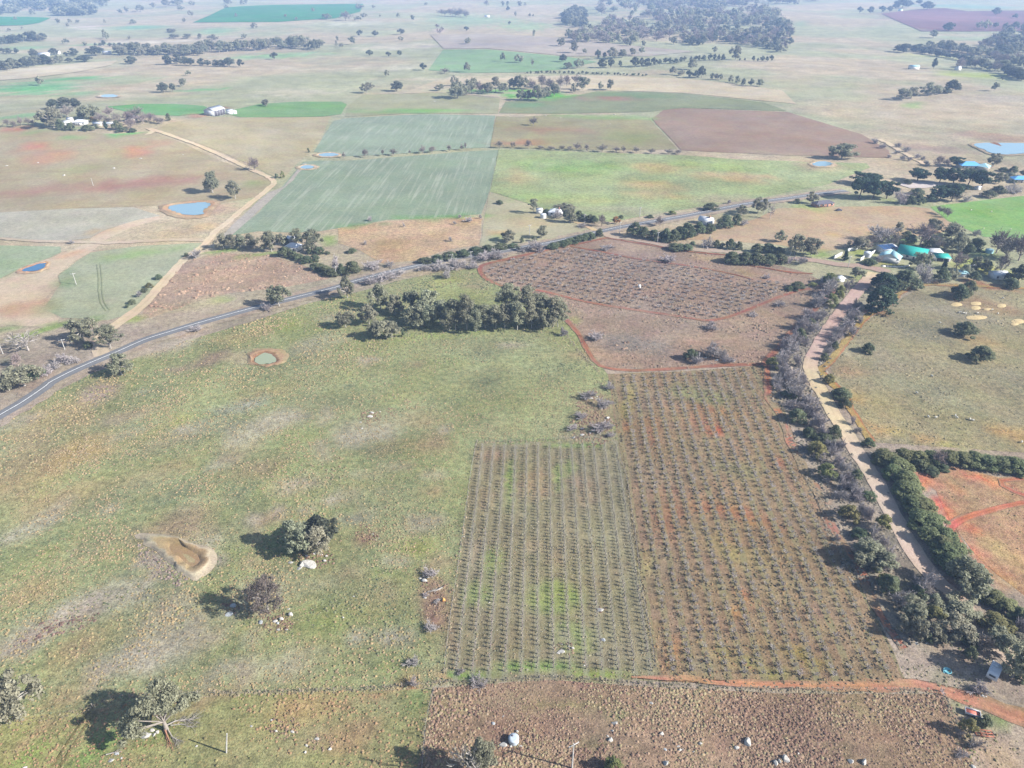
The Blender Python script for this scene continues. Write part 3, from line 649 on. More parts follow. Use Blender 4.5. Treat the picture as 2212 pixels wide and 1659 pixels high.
sheet('laneway', gpoly(3, (1440, 285), (1500, 222), (1620, 110), (1740, 5), 0, (1840, 1210), (1960, 1065), (1990, 1060), (1900, 1170), 3, (1790, 20), (1660, 140), (1560, 235), (1480, 300)), M_smooth, alb((190, 180, 165)), .152)
sheet('lane_loop', gpoly(0, (945, 835), (1000, 838), (1010, 852), (980, 872), (935, 878), (960, 862), (975, 850)), M_gravel, cream, .150)
EAST = gpoly(5, (1240, 525), (1195, 575), (1105, 678), (1015, 788), (925, 925), (855, 1040), (828, 1120), (838, 1190), (865, 1240), 8, (905, 55), (972, 180), (1045, 300), (1118, 420), (1180, 520), (1258, 640), (1335, 790), (1405, 930), (1485, 1060), (1565, 1180), (1620, 1250), 11, (1760, 130), (1890, 285), (1975, 375), (2120, 520), (2300, 700))
def east_col(x, y, col, u, s):
    a = sstep(.0, .07, s) * (1 - sstep(.43, .52, s)); b = sstep(.63, .72, s)
    c = col * (1 - a[:, None]) + pink * a[:, None]
    c = c * (1 - b[:, None]) + alb((220, 194, 168)) * b[:, None]
    ru = np.exp(-((np.abs(u) - .24) / .09) ** 2)
    return c * (1 + .12 * ru[:, None]) * (1 + .2 * (fbm(x / 6, y / 6, 77) - .5))[:, None]
strip('gravel_road', EAST, [7, 6.2, 5.8, 5.8, 5.8, 5.6, 5.4, 5.4], M_gravel, alb((230, 208, 168)), .164, rough=.9, colfn=east_col)
strip('dirt_road', gpoly(4, (1690, 262), (1780, 290), (1900, 305), (2060, 335), (2212, 365), 5, (150, 378), (300, 388), (560, 425), (820, 442), (1000, 470), (1180, 487), (1340, 520)), [9, 7, 6.5, 6, 6, 6.5, 8], M_gravel, alb((205, 182, 160)), .161, rough=2.0, colfn=lambda x, y, c, u, s: c * (1 - .5 * sstep(.5, .7, s))[:, None] + alb((186, 156, 142)) * (.5 * sstep(.5, .7, s))[:, None])
sheet('driveway', gpoly(4, (1500, 195), (1560, 200), (1600, 222), (1650, 240), (1670, 258), (1620, 250), (1570, 222)), M_gravel, alb((228, 198, 150)), .159)
sheet('farm_yard', gpoly('P', (575, 550), (830, 510), (1040, 510), (1180, 545), (1120, 575), (930, 600), (740, 600)), M_gravel, alb((225, 210, 200)), .15)
strip('far_lane', gpoly('P', (330, -30), (450, 20), (560, 90), (650, 140), (780, 210), (920, 285), (1000, 310)), 5, M_gravel, cream, .16, rough=2)
def red_col(x, y, col, u, s):
    n = fbm(x / 5, y / 5, 31)
    e = (sstep(.22, .5, np.abs(u) + (fbm(x / 3, y / 3, 33) - .5) * .7) * .75)[:, None]
    r = 1 + .16 * np.exp(-((np.abs(u) - .22) / .09) ** 2) - .1 * np.exp(-(u / .1) ** 2)
    return (col * (1 - e) + alb((170, 144, 116)) * e) * (r * (1 + .5 * (n - .5)))[:, None]
RT = dict(M=M_soil)
strip('red_track', gpoly(10, (1880, 655), (2050, 664), (2212, 672), 11, (250, 695), (450, 702), (700, 709), (1000, 717), (1300, 714), (1500, 700), (1650, 728), (1800, 775), (1950, 826), (2100, 885), (2260, 935)), [.8, 1.4, 1.8, 2.0, 2.0, 2.3, 3.4, 3.4, 4.0, 5.5], M_soil, alb((206, 146, 114)), .156, rough=1.7, colfn=lambda x, y, c, u, s: red_col(x, y, c, u, s) * (1 - .6 * sstep(.52, .66, fbm(x / 7, y / 5, 91)))[:, None] + alb((198, 164, 118)) * (.6 * sstep(.52, .66, fbm(x / 7, y / 5, 91)))[:, None])
strip('red_firebreak', gpoly(4, (1720, 298), (1500, 345), (1300, 385), (1100, 430), (950, 466), (898, 490), (905, 528), (950, 572), (1020, 602), (1090, 625), (1280, 640), (1430, 675), (1600, 715), (1900, 765), (2212, 810), 5, (90, 826), (190, 833), (330, 800), (500, 732), (640, 676), (760, 637), (830, 630)), [2.4, 2.6, 3.4, 2.6, 2.4, 2.4, 2.4, 2.6, 2.6], M_soil, alb((168, 116, 94)), .1565, rough=.8, colfn=red_col)
strip('red_firebreak', gpoly(4, (1480, 352), (1700, 392), (1900, 432), (2212, 475), 5, (150, 498), (330, 535), (460, 570)), [1.6, 2.2, 2.2, 1.8, .8], M_soil, dkred, .157, rough=.8, colfn=red_col)
strip('red_firebreak', gpoly(4, (1720, 298), (2000, 345), (2212, 382), 5, (150, 398), (300, 410)), [1.5, 2.2, 2.2, 1.6], M_soil, dkred, .1575, rough=.8, colfn=red_col)
strip('red_firebreak', gpoly(5, (430, 478), (560, 498), (700, 522), (840, 530)), [1, 2.2, 1.5], M_soil, dkred, .1575, rough=.8, colfn=red_col)
strip('red_firebreak', gpoly(5, (860, 605), (985, 635), (930, 690), (850, 770), (760, 850), (650, 975), (550, 1090), (530, 1115), (300, 1122), (0, 1142), 4, (1900, 1157), (1720, 1140), (1650, 1105), (1580, 1000), (1530, 910), (1430, 800)), [1.5, 2.6, 3.2, 3.4, 3.2, 2.4, 2.2, 2.4, 2.6], M_soil, alb((168, 116, 94)), .158, rough=1.0, colfn=red_col)
strip('olive_track', gpoly(5, (2300, 632), (1900, 612), (1560, 604), (1420, 652), (1350, 722), (1200, 805), (1060, 965), (950, 1110), (905, 1170), 8, (1060, 90), (1085, 160), (1150, 262), (1222, 372)), [2, 2.4, 3, 3, 3, 3.4, 3.4, 2.4], M_land, alb((186, 158, 96)), .1585, rough=1.2, colfn=lambda x, y, c, u, s: c * (1 - (np.abs(u + .4) < .2) * .7)[:, None] + alb((196, 120, 86)) * ((np.abs(u + .4) < .2) * .7)[:, None])
strip('red_track', gpoly(8, (1840, 1085), (1790, 1020), (1745, 935), (1760, 905), (1850, 862), (2000, 818), (2130, 785), (2240, 770)), [2, 3, 3, 2.6, 2.4], M_soil, alb((205, 116, 86)), .157, rough=1.0, colfn=red_col)
strip('red_track', gpoly(8, (2300, 610), (2150, 618), (2065, 628), (2075, 660), (2150, 700), (2300, 750)), [2, 2.4, 2.4], M_soil, alb((196, 114, 88)), .1575, rough=.8, colfn=red_col)
strip('orchard_edge_track', gpoly(5, (545, 1100), 8, (560, 100), (600, 150), (640, 215), (700, 380), (745, 470), (800, 585), (850, 660), (900, 780), (945, 880), (1000, 980), (1090, 1110), (1160, 1210), 11, (1240, 180), (1330, 330), (1400, 430), (1440, 470)), [2, 3, 3.2, 3.2, 3, 2.6, 2.6], M_soil, alb((192, 126, 98)), .156, rough=1.5,
      colfn=lambda x, y, c, u, s: red_col(x, y, c, u, s) * (1 - sstep(.5, .62, fbm(x / 8, y / 8, 63)))[:, None] + alb((168, 148, 118)) * sstep(.5, .62, fbm(x / 8, y / 8, 63))[:, None])
for offs in (-.8, .8):
    strip('wheel_track', gpoly(9, (330, 1290), (410, 1160), (500, 1020), (600, 880)), .5, M_land, alb((138, 128, 82)), .156, rough=.3, off=offs)
for offs in (-.8, .8):
    strip('wheel_track', gpoly(3, (640, 470), (650, 560), (650, 640), (665, 720), (700, 770)), .5, M_smooth, alb((160, 166, 126)), .156, rough=.3, off=offs)
# ------------------------------------------------------------------ farm dams
M_bank = land_material('dam_bank', .5, 0, bump=.35)
def ring_pts(cx, cy, rx, ry, t, n=28, wob=.08, s=0):
    th = np.linspace(0, 2 * math.pi, n, endpoint=False)
    r = 1 + wob * (vnoise(np.cos(th) * 2 + 5, np.sin(th) * 2 + 5, s) - .5) * 2
    return pts(t, *[(cx + rx * a * b, cy + ry * c * b) for a, b, c in zip(np.cos(th), r, np.sin(th))])
def resample(P, n):
    P = np.asarray(P, float); Q = np.vstack([P, P[:1]])
    d = np.concatenate([[0], np.cumsum(np.linalg.norm(np.diff(Q, axis=0), axis=1))])
    s = np.linspace(0, d[-1], n, endpoint=False)
    return np.stack([np.interp(s, d, Q[:, 0]), np.interp(s, d, Q[:, 1])], -1)
def dam(outer, inner, bank, water, wmat, lvl=.25, crest=.9, wlabel='pond'):
    """an earth bank round a sheet of water: outer and inner outlines on the ground"""
    n = 48
    A = resample(smooth_closed(outer), n); B = resample(smooth_closed(inner), n)
    B = np.roll(B, -np.argmin(np.linalg.norm(B - A[0], axis=1)), 0)
    D = np.hypot(*B.mean(0)); sc = max(1.0, D / 400)
    rings = [(0, .09 * max(1, D / 150)), (.2, crest * .3 + .09 * D / 150), (.42, crest * .9 + .09 * D / 150), (.6, crest + .09 * D / 150), (.85, crest * .6 + .09 * D / 150), (1.05, lvl + .09 * D / 150 - .12)]
    V = []; C = []
    for f, hz in rings:
        p = A * (1 - f) + B * f
        if f > 1: p = B + (B - A) / (np.linalg.norm(B - A, axis=1)[:, None] + 1e-6) * .4
        jz = np.stack([vnoise(p[:, 0] / 1.7, p[:, 1] / 1.7, 61), vnoise(p[:, 0] / 1.7, p[:, 1] / 1.7, 62)], -1) - .5
        if f < 1: p = p + jz * min(2.0, D / 120)
        V.append(np.column_stack([p, hgt(p[:, 0], p[:, 1]) + hz * (1 + (.5 * jz[:, 0] if 0 < f < 1 else 0))]))
        cc = bank[min(int(f * len(bank)), len(bank) - 1)]
        C.append(np.tile(cc, (n, 1)) * (1 + .5 * (fbm(p[:, 0] / 2, p[:, 1] / 2, 9) - .5))[:, None])
    V = np.concatenate(V); C = np.concatenate(C)
    F = [[i * n + k, i * n + (k + 1) % n, (i + 1) * n + (k + 1) % n, (i + 1) * n + k] for i in range(len(rings) - 1) for k in range(n)]
    F = np.array(F)
    a = V[F[:, 1]] - V[F[:, 0]]; b = V[F[:, 3]] - V[F[:, 0]]
    if np.median(a[:, 0] * b[:, 1] - a[:, 1] * b[:, 0]) < 0: F = F[:, ::-1]
    o = link('dam_bank', mesh_arrays('dam_bank', V, [F], [M_bank], attrs={'Col': C})); o['kind'] = 'structure'
    if wmat is None: return
    z = float(np.mean(hgt(B[:, 0], B[:, 1]))) + lvl + .09 * D / 150
    B = B + (np.stack([vnoise(B[:, 0] / 2.5, B[:, 1] / 2.5, 71), vnoise(B[:, 0] / 2.5, B[:, 1] / 2.5, 72)], -1) - .5) * min(2.4, D / 110)
    c = B.mean(0)
    W = np.vstack([np.column_stack([B, np.full(n, z)]), [c[0], c[1], z]])
    FF = np.array([[k, (k + 1) % n, n] for k in range(n)])
    a = W[FF[0, 1]] - W[FF[0, 0]]; b = W[n] - W[FF[0, 0]]
    if a[0] * b[1] - a[1] * b[0] < 0: FF = FF[:, ::-1]
    o = link(wlabel, mesh_arrays(wlabel, W, [FF], [wmat])); o['kind'] = 'structure'
def smooth_closed(P):
    P = np.asarray(P, float)
    L = smooth_line(np.vstack([P[-2:], P, P[:2]]), 1.0)
    i0 = np.argmin(np.linalg.norm(L - P[0], axis=1)); 
    m = len(L)
    # keep one turn
    k1 = m - 1 - np.argmin(np.linalg.norm(L[::-1] - P[0], axis=1))
    if k1 - i0 < m * .4: return P
    return L[i0:k1]
def grow(P, f, add=0): c = P.mean(0); d = P - c; return c + d * f + d / np.linalg.norm(d, axis=1)[:, None] * add
W_blue = water_material('blue_water', (.15, .23, .27), .22); W_dark = water_material('dark_water', (.03, .09, .17), .1); W_green = water_material('cloudy_water', (.20, .22, .14), .3)
g2 = lambda P: gp(P[:, 0], P[:, 1])[:, :2]
b1 = gpoly(3, (1085, 104), (1150, 84), (1280, 72), (1362, 74), (1350, 100), (1322, 120), (1312, 150), (1220, 154), (1150, 136))
dam(grow(b1, 1.0, 7), b1, [alb((186, 160, 126)), alb((205, 165, 122))], None, W_blue, lvl=.25, crest=.5)
b2 = gpoly(3, (140, 514), (200, 487), (285, 464), (298, 470), (272, 503), (205, 520)); dam(grow(b2, 1, 3), b2, [alb((205, 175, 140)), alb((215, 165, 120))], None, W_dark, crest=.4)
b3 = g2(ring_pts(1718, 1086, 74, 36, 3)); o3 = g2(ring_pts(1732, 1078, 138, 66, 3, wob=.14, s=3)); dam(o3, b3, [alb((190, 165, 122)), alb((192, 152, 116)), alb((206, 166, 124)), alb((168, 126, 90))], None, W_green, lvl=.12, crest=.45)
b4 = gpoly(6, (1100, 1040), (1160, 1040), (1230, 1075), (1290, 1110), (1300, 1150), (1260, 1185), (1210, 1170), (1150, 1120), (1105, 1085)); o4 = gpoly(6, (895, 985), (1060, 978), (1200, 1020), (1355, 1070), (1382, 1150), (1335, 1222), (1240, 1262), (1130, 1190), (1040, 1105))
dam(grow(o4, 1.08), b4, [alb((200, 184, 158)), alb((216, 200, 168)), alb((196, 170, 130)), alb((182, 156, 116))], None, None, lvl=.05, crest=.8)
sheet('dry_dam_floor', grow(b4, 1.15), M_dirt, alb((178, 150, 110)), .15, painted=False)
sheet('dry_dam_floor', gpoly(6, (1180, 1100), (1215, 1105), (1265, 1140), (1262, 1160), (1225, 1155)), M_dirt, alb((184, 168, 124)), .17, painted=False)
for P_, m_ in ((g2(ring_pts(2125, 1006, 62, 11, 0)), W_blue), (g2(ring_pts(1992, 1086, 46, 11, 0)), W_blue), (g2(ring_pts(705, 626, 55, 8, 0)), W_blue), (g2(ring_pts(905, 1066, 60, 15, 2)), W_blue), (gpoly(2, (1900, 935), (2212, 930), (2330, 930), (2330, 985), (2212, 1000), (2050, 1006), (1970, 985)), W_blue)):
    dam(grow(P_, 1.0, 4 * max(1, np.hypot(*P_.mean(0)) / 900)), P_, [alb((192, 172, 140)), alb((214, 190, 158))], None, m_, lvl=.2, crest=.3)
sheet('pond_island', g2(ring_pts(2010, 955, 55, 26, 2)), M_brown, alb((160, 118, 92)), .35, painted=False)

# ------------------------------------------------------------------ plants: shapes
BARK = plain('grey_bark', (.20, .175, .15), .9, var=.25)
BARK_PALE = plain('pale_gum_bark', (.27, .25, .22), .85, var=.2)
BARK_DARK = plain('dark_bark', (.13, .10, .08), .9, var=.25)
L_gum = leaf_material('gum_leaves', (.232, .230, .152))
L_dark = leaf_material('evergreen_leaves', (.090, .102, .070))
L_pine = leaf_material('pine_needles', (.046, .078, .044), var=.2)
L_shrub = leaf_material('shrub_leaves', (.120, .142, .076))
L_hedge = leaf_material('hedge_leaves', (.165, .185, .085), var=.25)
L_wattle = leaf_material('wattle_leaves', (.200, .200, .075))
L_autumn = leaf_material('autumn_leaves', (.30, .17, .06))
L_twig = leaf_material('winter_twigs', (.30, .27, .262), trans=0, var=.3)
L_brown = leaf_material('russet_twigs', (.20, .165, .145), trans=0, var=.3)
L_brownleaf = leaf_material('brown_fine_leaves', (.195, .170, .138))
L_dry = leaf_material('bleached_twigs', (.27, .245, .22), trans=0, var=.2)

def unit(v): return v / (np.linalg.norm(v, axis=-1, keepdims=True) + 1e-9)

def leaf_quads(rng, C, R, n, size, flat=.8, up=.35, shell=.55, asp=.62):
    """clumps of leaf sprays: centres C, radii R, n sprays each"""
    C = np.repeat(C, n, 0); Rr = np.repeat(R, n)
    d = unit(rng.normal(size=(len(C), 3)))
    r = Rr * (shell + (1 - shell) * rng.random(len(C)))
    P = C + d * r[:, None] * np.array([1, 1, flat])
    nn = unit(d + rng.normal(size=d.shape) * .6 + np.array([0, 0, up]))
    t = unit(np.cross(nn, rng.normal(size=d.shape))); b = np.cross(nn, t)
    s = size * (.6 + .8 * rng.random(len(C)))[:, None]
    V = np.stack([P - t * s, P - b * s * asp, P + t * s, P + b * s * asp], 1)
    tint = np.repeat(.72 + .56 * rng.random(len(C)), 4)
    return V.reshape(-1, 3), np.arange(len(V) * 4).reshape(-1, 4), tint

def crown_mesh(name, mat, seed, clumps, per, lo, hi, size, prof, clump_r=.3, flat=.8, asym=.25, shell=.55, fill=.3, asp=.62, up=.35, zr=2.0):
    """crown in unit space: radius about 1 in x and y, heights lo..hi of total 1; prof(h) gives the radius at relative height h"""
    rng = np.random.default_rng(seed)
    C = []; R = []
    k = 0
    lob = rng.random(6) * 2 * math.pi
    while len(C) < clumps:
        k += 1
        h = rng.random() ** .85
        th = rng.random() * 2 * math.pi
        rad = prof(h) * (1 + asym * (math.sin(2 * th + lob[0]) * .5 + math.sin(3 * th + lob[1]) * .35 + math.sin(5 * th + 4 * h + lob[2]) * .3))
        rr = rad * (1 if rng.random() > fill else math.sqrt(rng.random()))
        cr = clump_r * (.65 + .7 * rng.random())
        rr = max(0, rr - cr * .75)
        C.append((rr * math.cos(th), rr * math.sin(th), lo + (hi - lo) * h)); R.append(cr)
    C = np.array(C); R = np.array(R)
    zs = (hi - lo)
    V, F, T = leaf_quads(rng, C * np.array([1, 1, zr]), R, per, size, flat, up, shell, asp)   # build at the tree's own proportions so that sprays stay round
    V[:, 2] /= zr
    C2 = C
    V[:, 2] = np.maximum(V[:, 2], 0.0)
    return mesh_arrays(name, V, [F], [mat], attrs={'tint': T}), C2

def trunk_mesh(name, mat, C, seed, h0, tr=.055, nl=9, lean=.06, sag=.25, n=5):
    rng = np.random.default_rng(seed)
    m = MB()
    top = np.array([lean * rng.normal(), lean * rng.normal(), h0])
    m.tube([(0, 0, -.06), (0, 0, .02), top * (.5, .5, .5), top], [tr * 1.5, tr * 1.1, tr * .9, tr * .75], n, cap=False)
    idx = rng.permutation(len(C))[:nl]
    for i in idx:
        e = C[i]; mid = top * .45 + e * .55 + np.array([0, 0, sag * .12])
        s0 = top * (.75 + .25 * rng.random())
        m.tube([s0, mid, e], [tr * .55, tr * .34, tr * .12], 4, cap=False)
    return m.mesh(name, mat)

def twig_tree(name, mat, seed, h0=.22, levels=4, n0=6, spread=.75, tw=.012, trunk=.05, fan=3, up=.55, xyr=1.0, ground=False):
    """leafless tree: limbs that divide into a haze of twigs; unit space, radius about 1, height 1"""
    rng = np.random.default_rng(seed)
    m = MB(); Q = []; T = []
    if not ground: m.tube([(0, 0, -.05), (.01, .01, h0 * .5), (0, 0, h0)], [trunk * 1.4, trunk, trunk * .85], 5, cap=False)
    base = np.array([0, 0, h0 if not ground else 0.0])
    lev = []
    for k in range(n0):
        th = 2 * math.pi * (k + rng.random() * .7) / n0
        el = up + rng.random() * (1.35 - up)
        lev.append((base + (rng.normal(size=3) * np.array([.1, .1, 0]) if ground else 0), np.array([math.cos(th) * math.cos(el) * spread * 1.3, math.sin(th) * math.cos(el) * spread * 1.3, math.sin(el) * .62]), 1.0))
    L0 = .52 * (1 - h0)
    for lv in range(levels):
        nxt = []
        ln = L0 * (.70 ** lv) * 1.15
        for p, d, w in lev:
            d = d + rng.normal(size=3) * np.array([.22, .22, .08])
            e = p + d * ln
            if lv < 2:
                m.tube([p, (p + e) / 2 + rng.normal(size=3) * .015, e], [trunk * .5 * .55 ** lv, trunk * .4 * .55 ** lv, trunk * .3 * .55 ** lv], 3, cap=False)
            else:
                t = np.cross(d, rng.normal(size=3)); t = t / (np.linalg.norm(t) + 1e-9) * tw * (.75 ** (lv - 2))
                Q.append([p - t, p + t, e + t * .5, e - t * .5]); T.append(.75 + .5 * rng.random())
            for j in range(fan if lv < levels - 1 else 0):
                nd = d * .75 + rng.normal(size=3) * np.array([.55, .55, .30]) * spread + np.array([0, 0, .08])
                nxt.append((p + (e - p) * (.45 + .55 * rng.random()), nd, w))
        lev = nxt
    Q = np.array(Q).reshape(-1, 3)
    V0 = np.concatenate(m.v) if m.v else np.zeros((0, 3)); n = len(V0)
    fs = [np.concatenate(m.f4)] if m.f4 else []
    fs.append(np.arange(len(Q)).reshape(-1, 4) + n)
    V = np.vstack([V0, Q])
    mx = np.percentile(np.hypot(V[:, 0], V[:, 1]), 97); V[:, :2] *= xyr / mx
    zt = np.percentile(V[:, 2], 99); V[:, 2] *= np.where(V[:, 2] > h0, 1.0 / zt, 1.0)
    V[:, 2] = np.maximum(V[:, 2], -.05)
    return mesh_arrays(name, V, fs, [mat], attrs={'tint': np.concatenate([np.full(n, 1.1), np.repeat(T, 4)])})

round_prof = lambda h: math.sqrt(max(0.02, 1 - (2 * h - .9) ** 2 * .92))
gum_prof = lambda h: .55 + .5 * math.sin(math.pi * min(1, h * .9 + .12)) if h < .95 else .5
dome_prof = lambda h: math.sqrt(max(.03, 1 - h * h * .95))
umb_prof = lambda h: .75 + .3 * math.sin(math.pi * h) if h < .8 else .75
cone_prof = lambda h: max(.12, 1 - h * .85)

# kind: (object name, phrase, category, crown material, variants, base height model lo)
KINDS = {}
def joined(name, parts):
    """one mesh from crown and trunk, for trees too small to show their parts"""
    me = bpy.data.meshes.new(name)
    Vs = []; F3 = []; F4 = []; mi3 = []; mi4 = []; T = []; n = 0; mats = []
    for k, p in enumerate(parts):
        v = np.empty(len(p.vertices) * 3, np.float32); p.vertices.foreach_get('co', v); v = v.reshape(-1, 3)
        Vs.append(v)
        for pl in p.polygons:
            (F3 if len(pl.vertices) == 3 else F4).append([i + n for i in pl.vertices]); (mi3 if len(pl.vertices) == 3 else mi4).append(k)
        if 'tint' in p.attributes:
            t = np.empty(len(v), np.float32); p.attributes['tint'].data.foreach_get('value', t)
        else: t = np.ones(len(v), np.float32)
        T.append(t); n += len(v); mats.append(p.materials[0])
    bpy.data.meshes.remove(me)
    return mesh_arrays(name, np.vstack(Vs), ([np.array(F3)] if F3 else []) + ([np.array(F4)] if F4 else []), mats, midx=mi3 + mi4, attrs={'tint': np.concatenate(T)})

def kind(code, nm, phrase, cat, mat, bark, hi_args, lo_args, h0, lo_h, mode, nh=4, nl=3, tr=.05, limbs=9):
    vs = {'hi': [], 'lo': [], 'tall': []}
    for q, args, cnt in (('hi', hi_args, nh), ('lo', lo_args, nl), ('tall', dict(hi_args, zr=3.6, clumps=hi_args['clumps'] + 14, clump_r=hi_args['clump_r'] * 1.15), nh if code in 'gp' else 0)):
        for k in range(cnt):
            cm, C = crown_mesh(nm + '_crown', mat, hash(code) % 1000 * 0 + ord(code) * 31 + k * 7 + {'lo': 500, 'hi': 0, 'tall': 900}[q], **args)
            tm = trunk_mesh(nm + '_trunk', bark, C, ord(code) * 17 + k, h0, tr, limbs if q != 'lo' else 4, n=6 if q != 'lo' else 4)
            vs[q].append((cm, tm, None))
            if q == 'lo': vs[q][-1] = (cm, tm, joined(nm, [cm, tm]))
    KINDS[code] = dict(name=nm, phrase=phrase, cat=cat, v=vs, lo=lo_h, mode=mode)
kind('g', 'gum_tree', 'grey-green gum', 'tree', L_gum, BARK_PALE,
     dict(clumps=40, per=95, lo=.24, hi=.93, size=.072, prof=gum_prof, clump_r=.29, asym=.5, fill=.4, shell=.3, up=.9),
     dict(clumps=16, per=24, lo=.26, hi=.92, size=.19, prof=gum_prof, clump_r=.38, asym=.35, fill=.3, up=.8), .40, .3, 'tree', 6, 4)
kind('e', 'evergreen_tree', 'round dark evergreen', 'tree', L_dark, BARK_DARK,
     dict(clumps=30, per=80, lo=.22, hi=.9, size=.09, prof=round_prof, clump_r=.32, asym=.15, fill=.2),
     dict(clumps=14, per=24, lo=.24, hi=.88, size=.2, prof=round_prof, clump_r=.42, asym=.2, fill=.2), .3, .15, 'tree', 2, 4)
kind('p', 'pine_tree', 'spreading dark pine', 'tree', L_pine, BARK_DARK,
     dict(clumps=46, per=62, lo=.34, hi=.92, size=.085, prof=umb_prof, clump_r=.27, asym=.22, fill=.4, flat=.65, up=.8, shell=.6),
     dict(clumps=18, per=28, lo=.3, hi=.9, size=.17, prof=umb_prof, clump_r=.38, asym=.2, fill=.3, flat=.7), .45, .25, 'tree', 4, 2, tr=.06)
kind('s', 'green_shrub', 'dense green shrub', 'shrub', L_shrub, BARK_DARK,
     dict(clumps=32, per=80, lo=.12, hi=.82, size=.085, prof=dome_prof, clump_r=.32, asym=.22, fill=.25, up=.8),
     dict(clumps=12, per=26, lo=.14, hi=.8, size=.2, prof=dome_prof, clump_r=.42, asym=.25, fill=.2), .2, 0, 'bush', 5, 4, tr=.04)
kind('h', 'hedge_tree', 'dark hedge tree', 'hedge tree', L_hedge, BARK_DARK,
     dict(clumps=40, per=95, lo=.10, hi=.88, size=.075, prof=dome_prof, clump_r=.32, asym=.2, fill=.2, up=.8),
     dict(clumps=14, per=26, lo=.12, hi=.84, size=.19, prof=dome_prof, clump_r=.42, asym=.2, fill=.2), .2, 0, 'bush', 5, 2, tr=.04)
kind('y', 'wattle_bush', 'yellow-green bush', 'bush', L_wattle, BARK_DARK,
     dict(clumps=30, per=85, lo=.16, hi=.84, size=.08, prof=dome_prof, clump_r=.32, asym=.2, fill=.2, up=.8),
     dict(clumps=12, per=26, lo=.14, hi=.8, size=.2, prof=dome_prof, clump_r=.42, asym=.25, fill=.2), .2, 0, 'bush', 3, 2, tr=.04)
kind('f', 'conifer_tree', 'big rounded dark conifer', 'tree', L_pine, BARK_DARK,
     dict(clumps=60, per=70, lo=.10, hi=.90, size=.075, prof=dome_prof, clump_r=.26, asym=.16, fill=.2, flat=.7, up=.7),
     dict(clumps=16, per=26, lo=.12, hi=.86, size=.18, prof=dome_prof, clump_r=.4, asym=.2, fill=.2), .2, 0, 'bush', 2, 1, tr=.05)
kind('n', 'brown_tree', 'dense brown-grey twiggy tree', 'tree', L_brownleaf, BARK_PALE,
     dict(clumps=52, per=90, lo=.26, hi=.93, size=.055, prof=round_prof, clump_r=.27, asym=.15, fill=.5, asp=.3, shell=.2),
     dict(clumps=16, per=26, lo=.24, hi=.9, size=.16, prof=round_prof, clump_r=.4, asym=.2, fill=.3, asp=.4), .3, .1, 'tree', 1, 1, tr=.05, limbs=20)
kind('c', 'cypress_tree', 'slim dark cypress', 'tree', L_pine, BARK_DARK,
     dict(clumps=22, per=40, lo=.06, hi=.92, size=.16, prof=cone_prof, clump_r=.42, asym=.1, fill=.2),
     dict(clumps=12, per=24, lo=.06, hi=.9, size=.24, prof=cone_prof, clump_r=.5, asym=.1, fill=.2), .1, 0, 'bush', 2, 2, tr=.05)
kind('o', 'autumn_tree', 'small orange tree', 'tree', L_autumn, BARK,
     dict(clumps=20, per=40, lo=.24, hi=.9, size=.13, prof=round_prof, clump_r=.34, asym=.2, fill=.2),
     dict(clumps=12, per=24, lo=.24, hi=.9, size=.2, prof=round_prof, clump_r=.42, asym=.2, fill=.2), .25, .1, 'tree', 1, 2)
def kind_bare(code, nm, phrase, cat, mat, hi_args, lo_args, mode, nh=4, nl=3):
    KINDS[code] = dict(name=nm, phrase=phrase, cat=cat, mode=mode, lo=.15, v={
        'hi': [(twig_tree(nm, mat, ord(code) * 13 + k, **hi_args), None, None) for k in range(nh)],
        'lo': [(None, None, twig_tree(nm, mat, ord(code) * 13 + 50 + k, **lo_args)) for k in range(nl)]})
kind_bare('b', 'bare_tree', 'leafless brown tree', 'tree', L_brown, dict(levels=6, n0=9, fan=3, tw=.020, h0=.2), dict(levels=5, n0=8, fan=3, tw=.040, h0=.22), 'tree', 4, 4)
kind_bare('u', 'bare_shrub', 'leafless grey shrub', 'shrub', L_twig, dict(levels=6, n0=10, fan=3, tw=.030, h0=.0, ground=True, up=.5), dict(levels=5, n0=10, fan=3, tw=.042, h0=.0, ground=True, up=.5), 'bush', 4, 4)
kind_bare('d', 'dead_tree', 'pale dead tree', 'tree', L_dry, dict(levels=5, n0=6, fan=3, tw=.018, h0=.22, trunk=.05), dict(levels=4, n0=6, fan=3, tw=.03, h0=.25), 'tree', 3, 2)

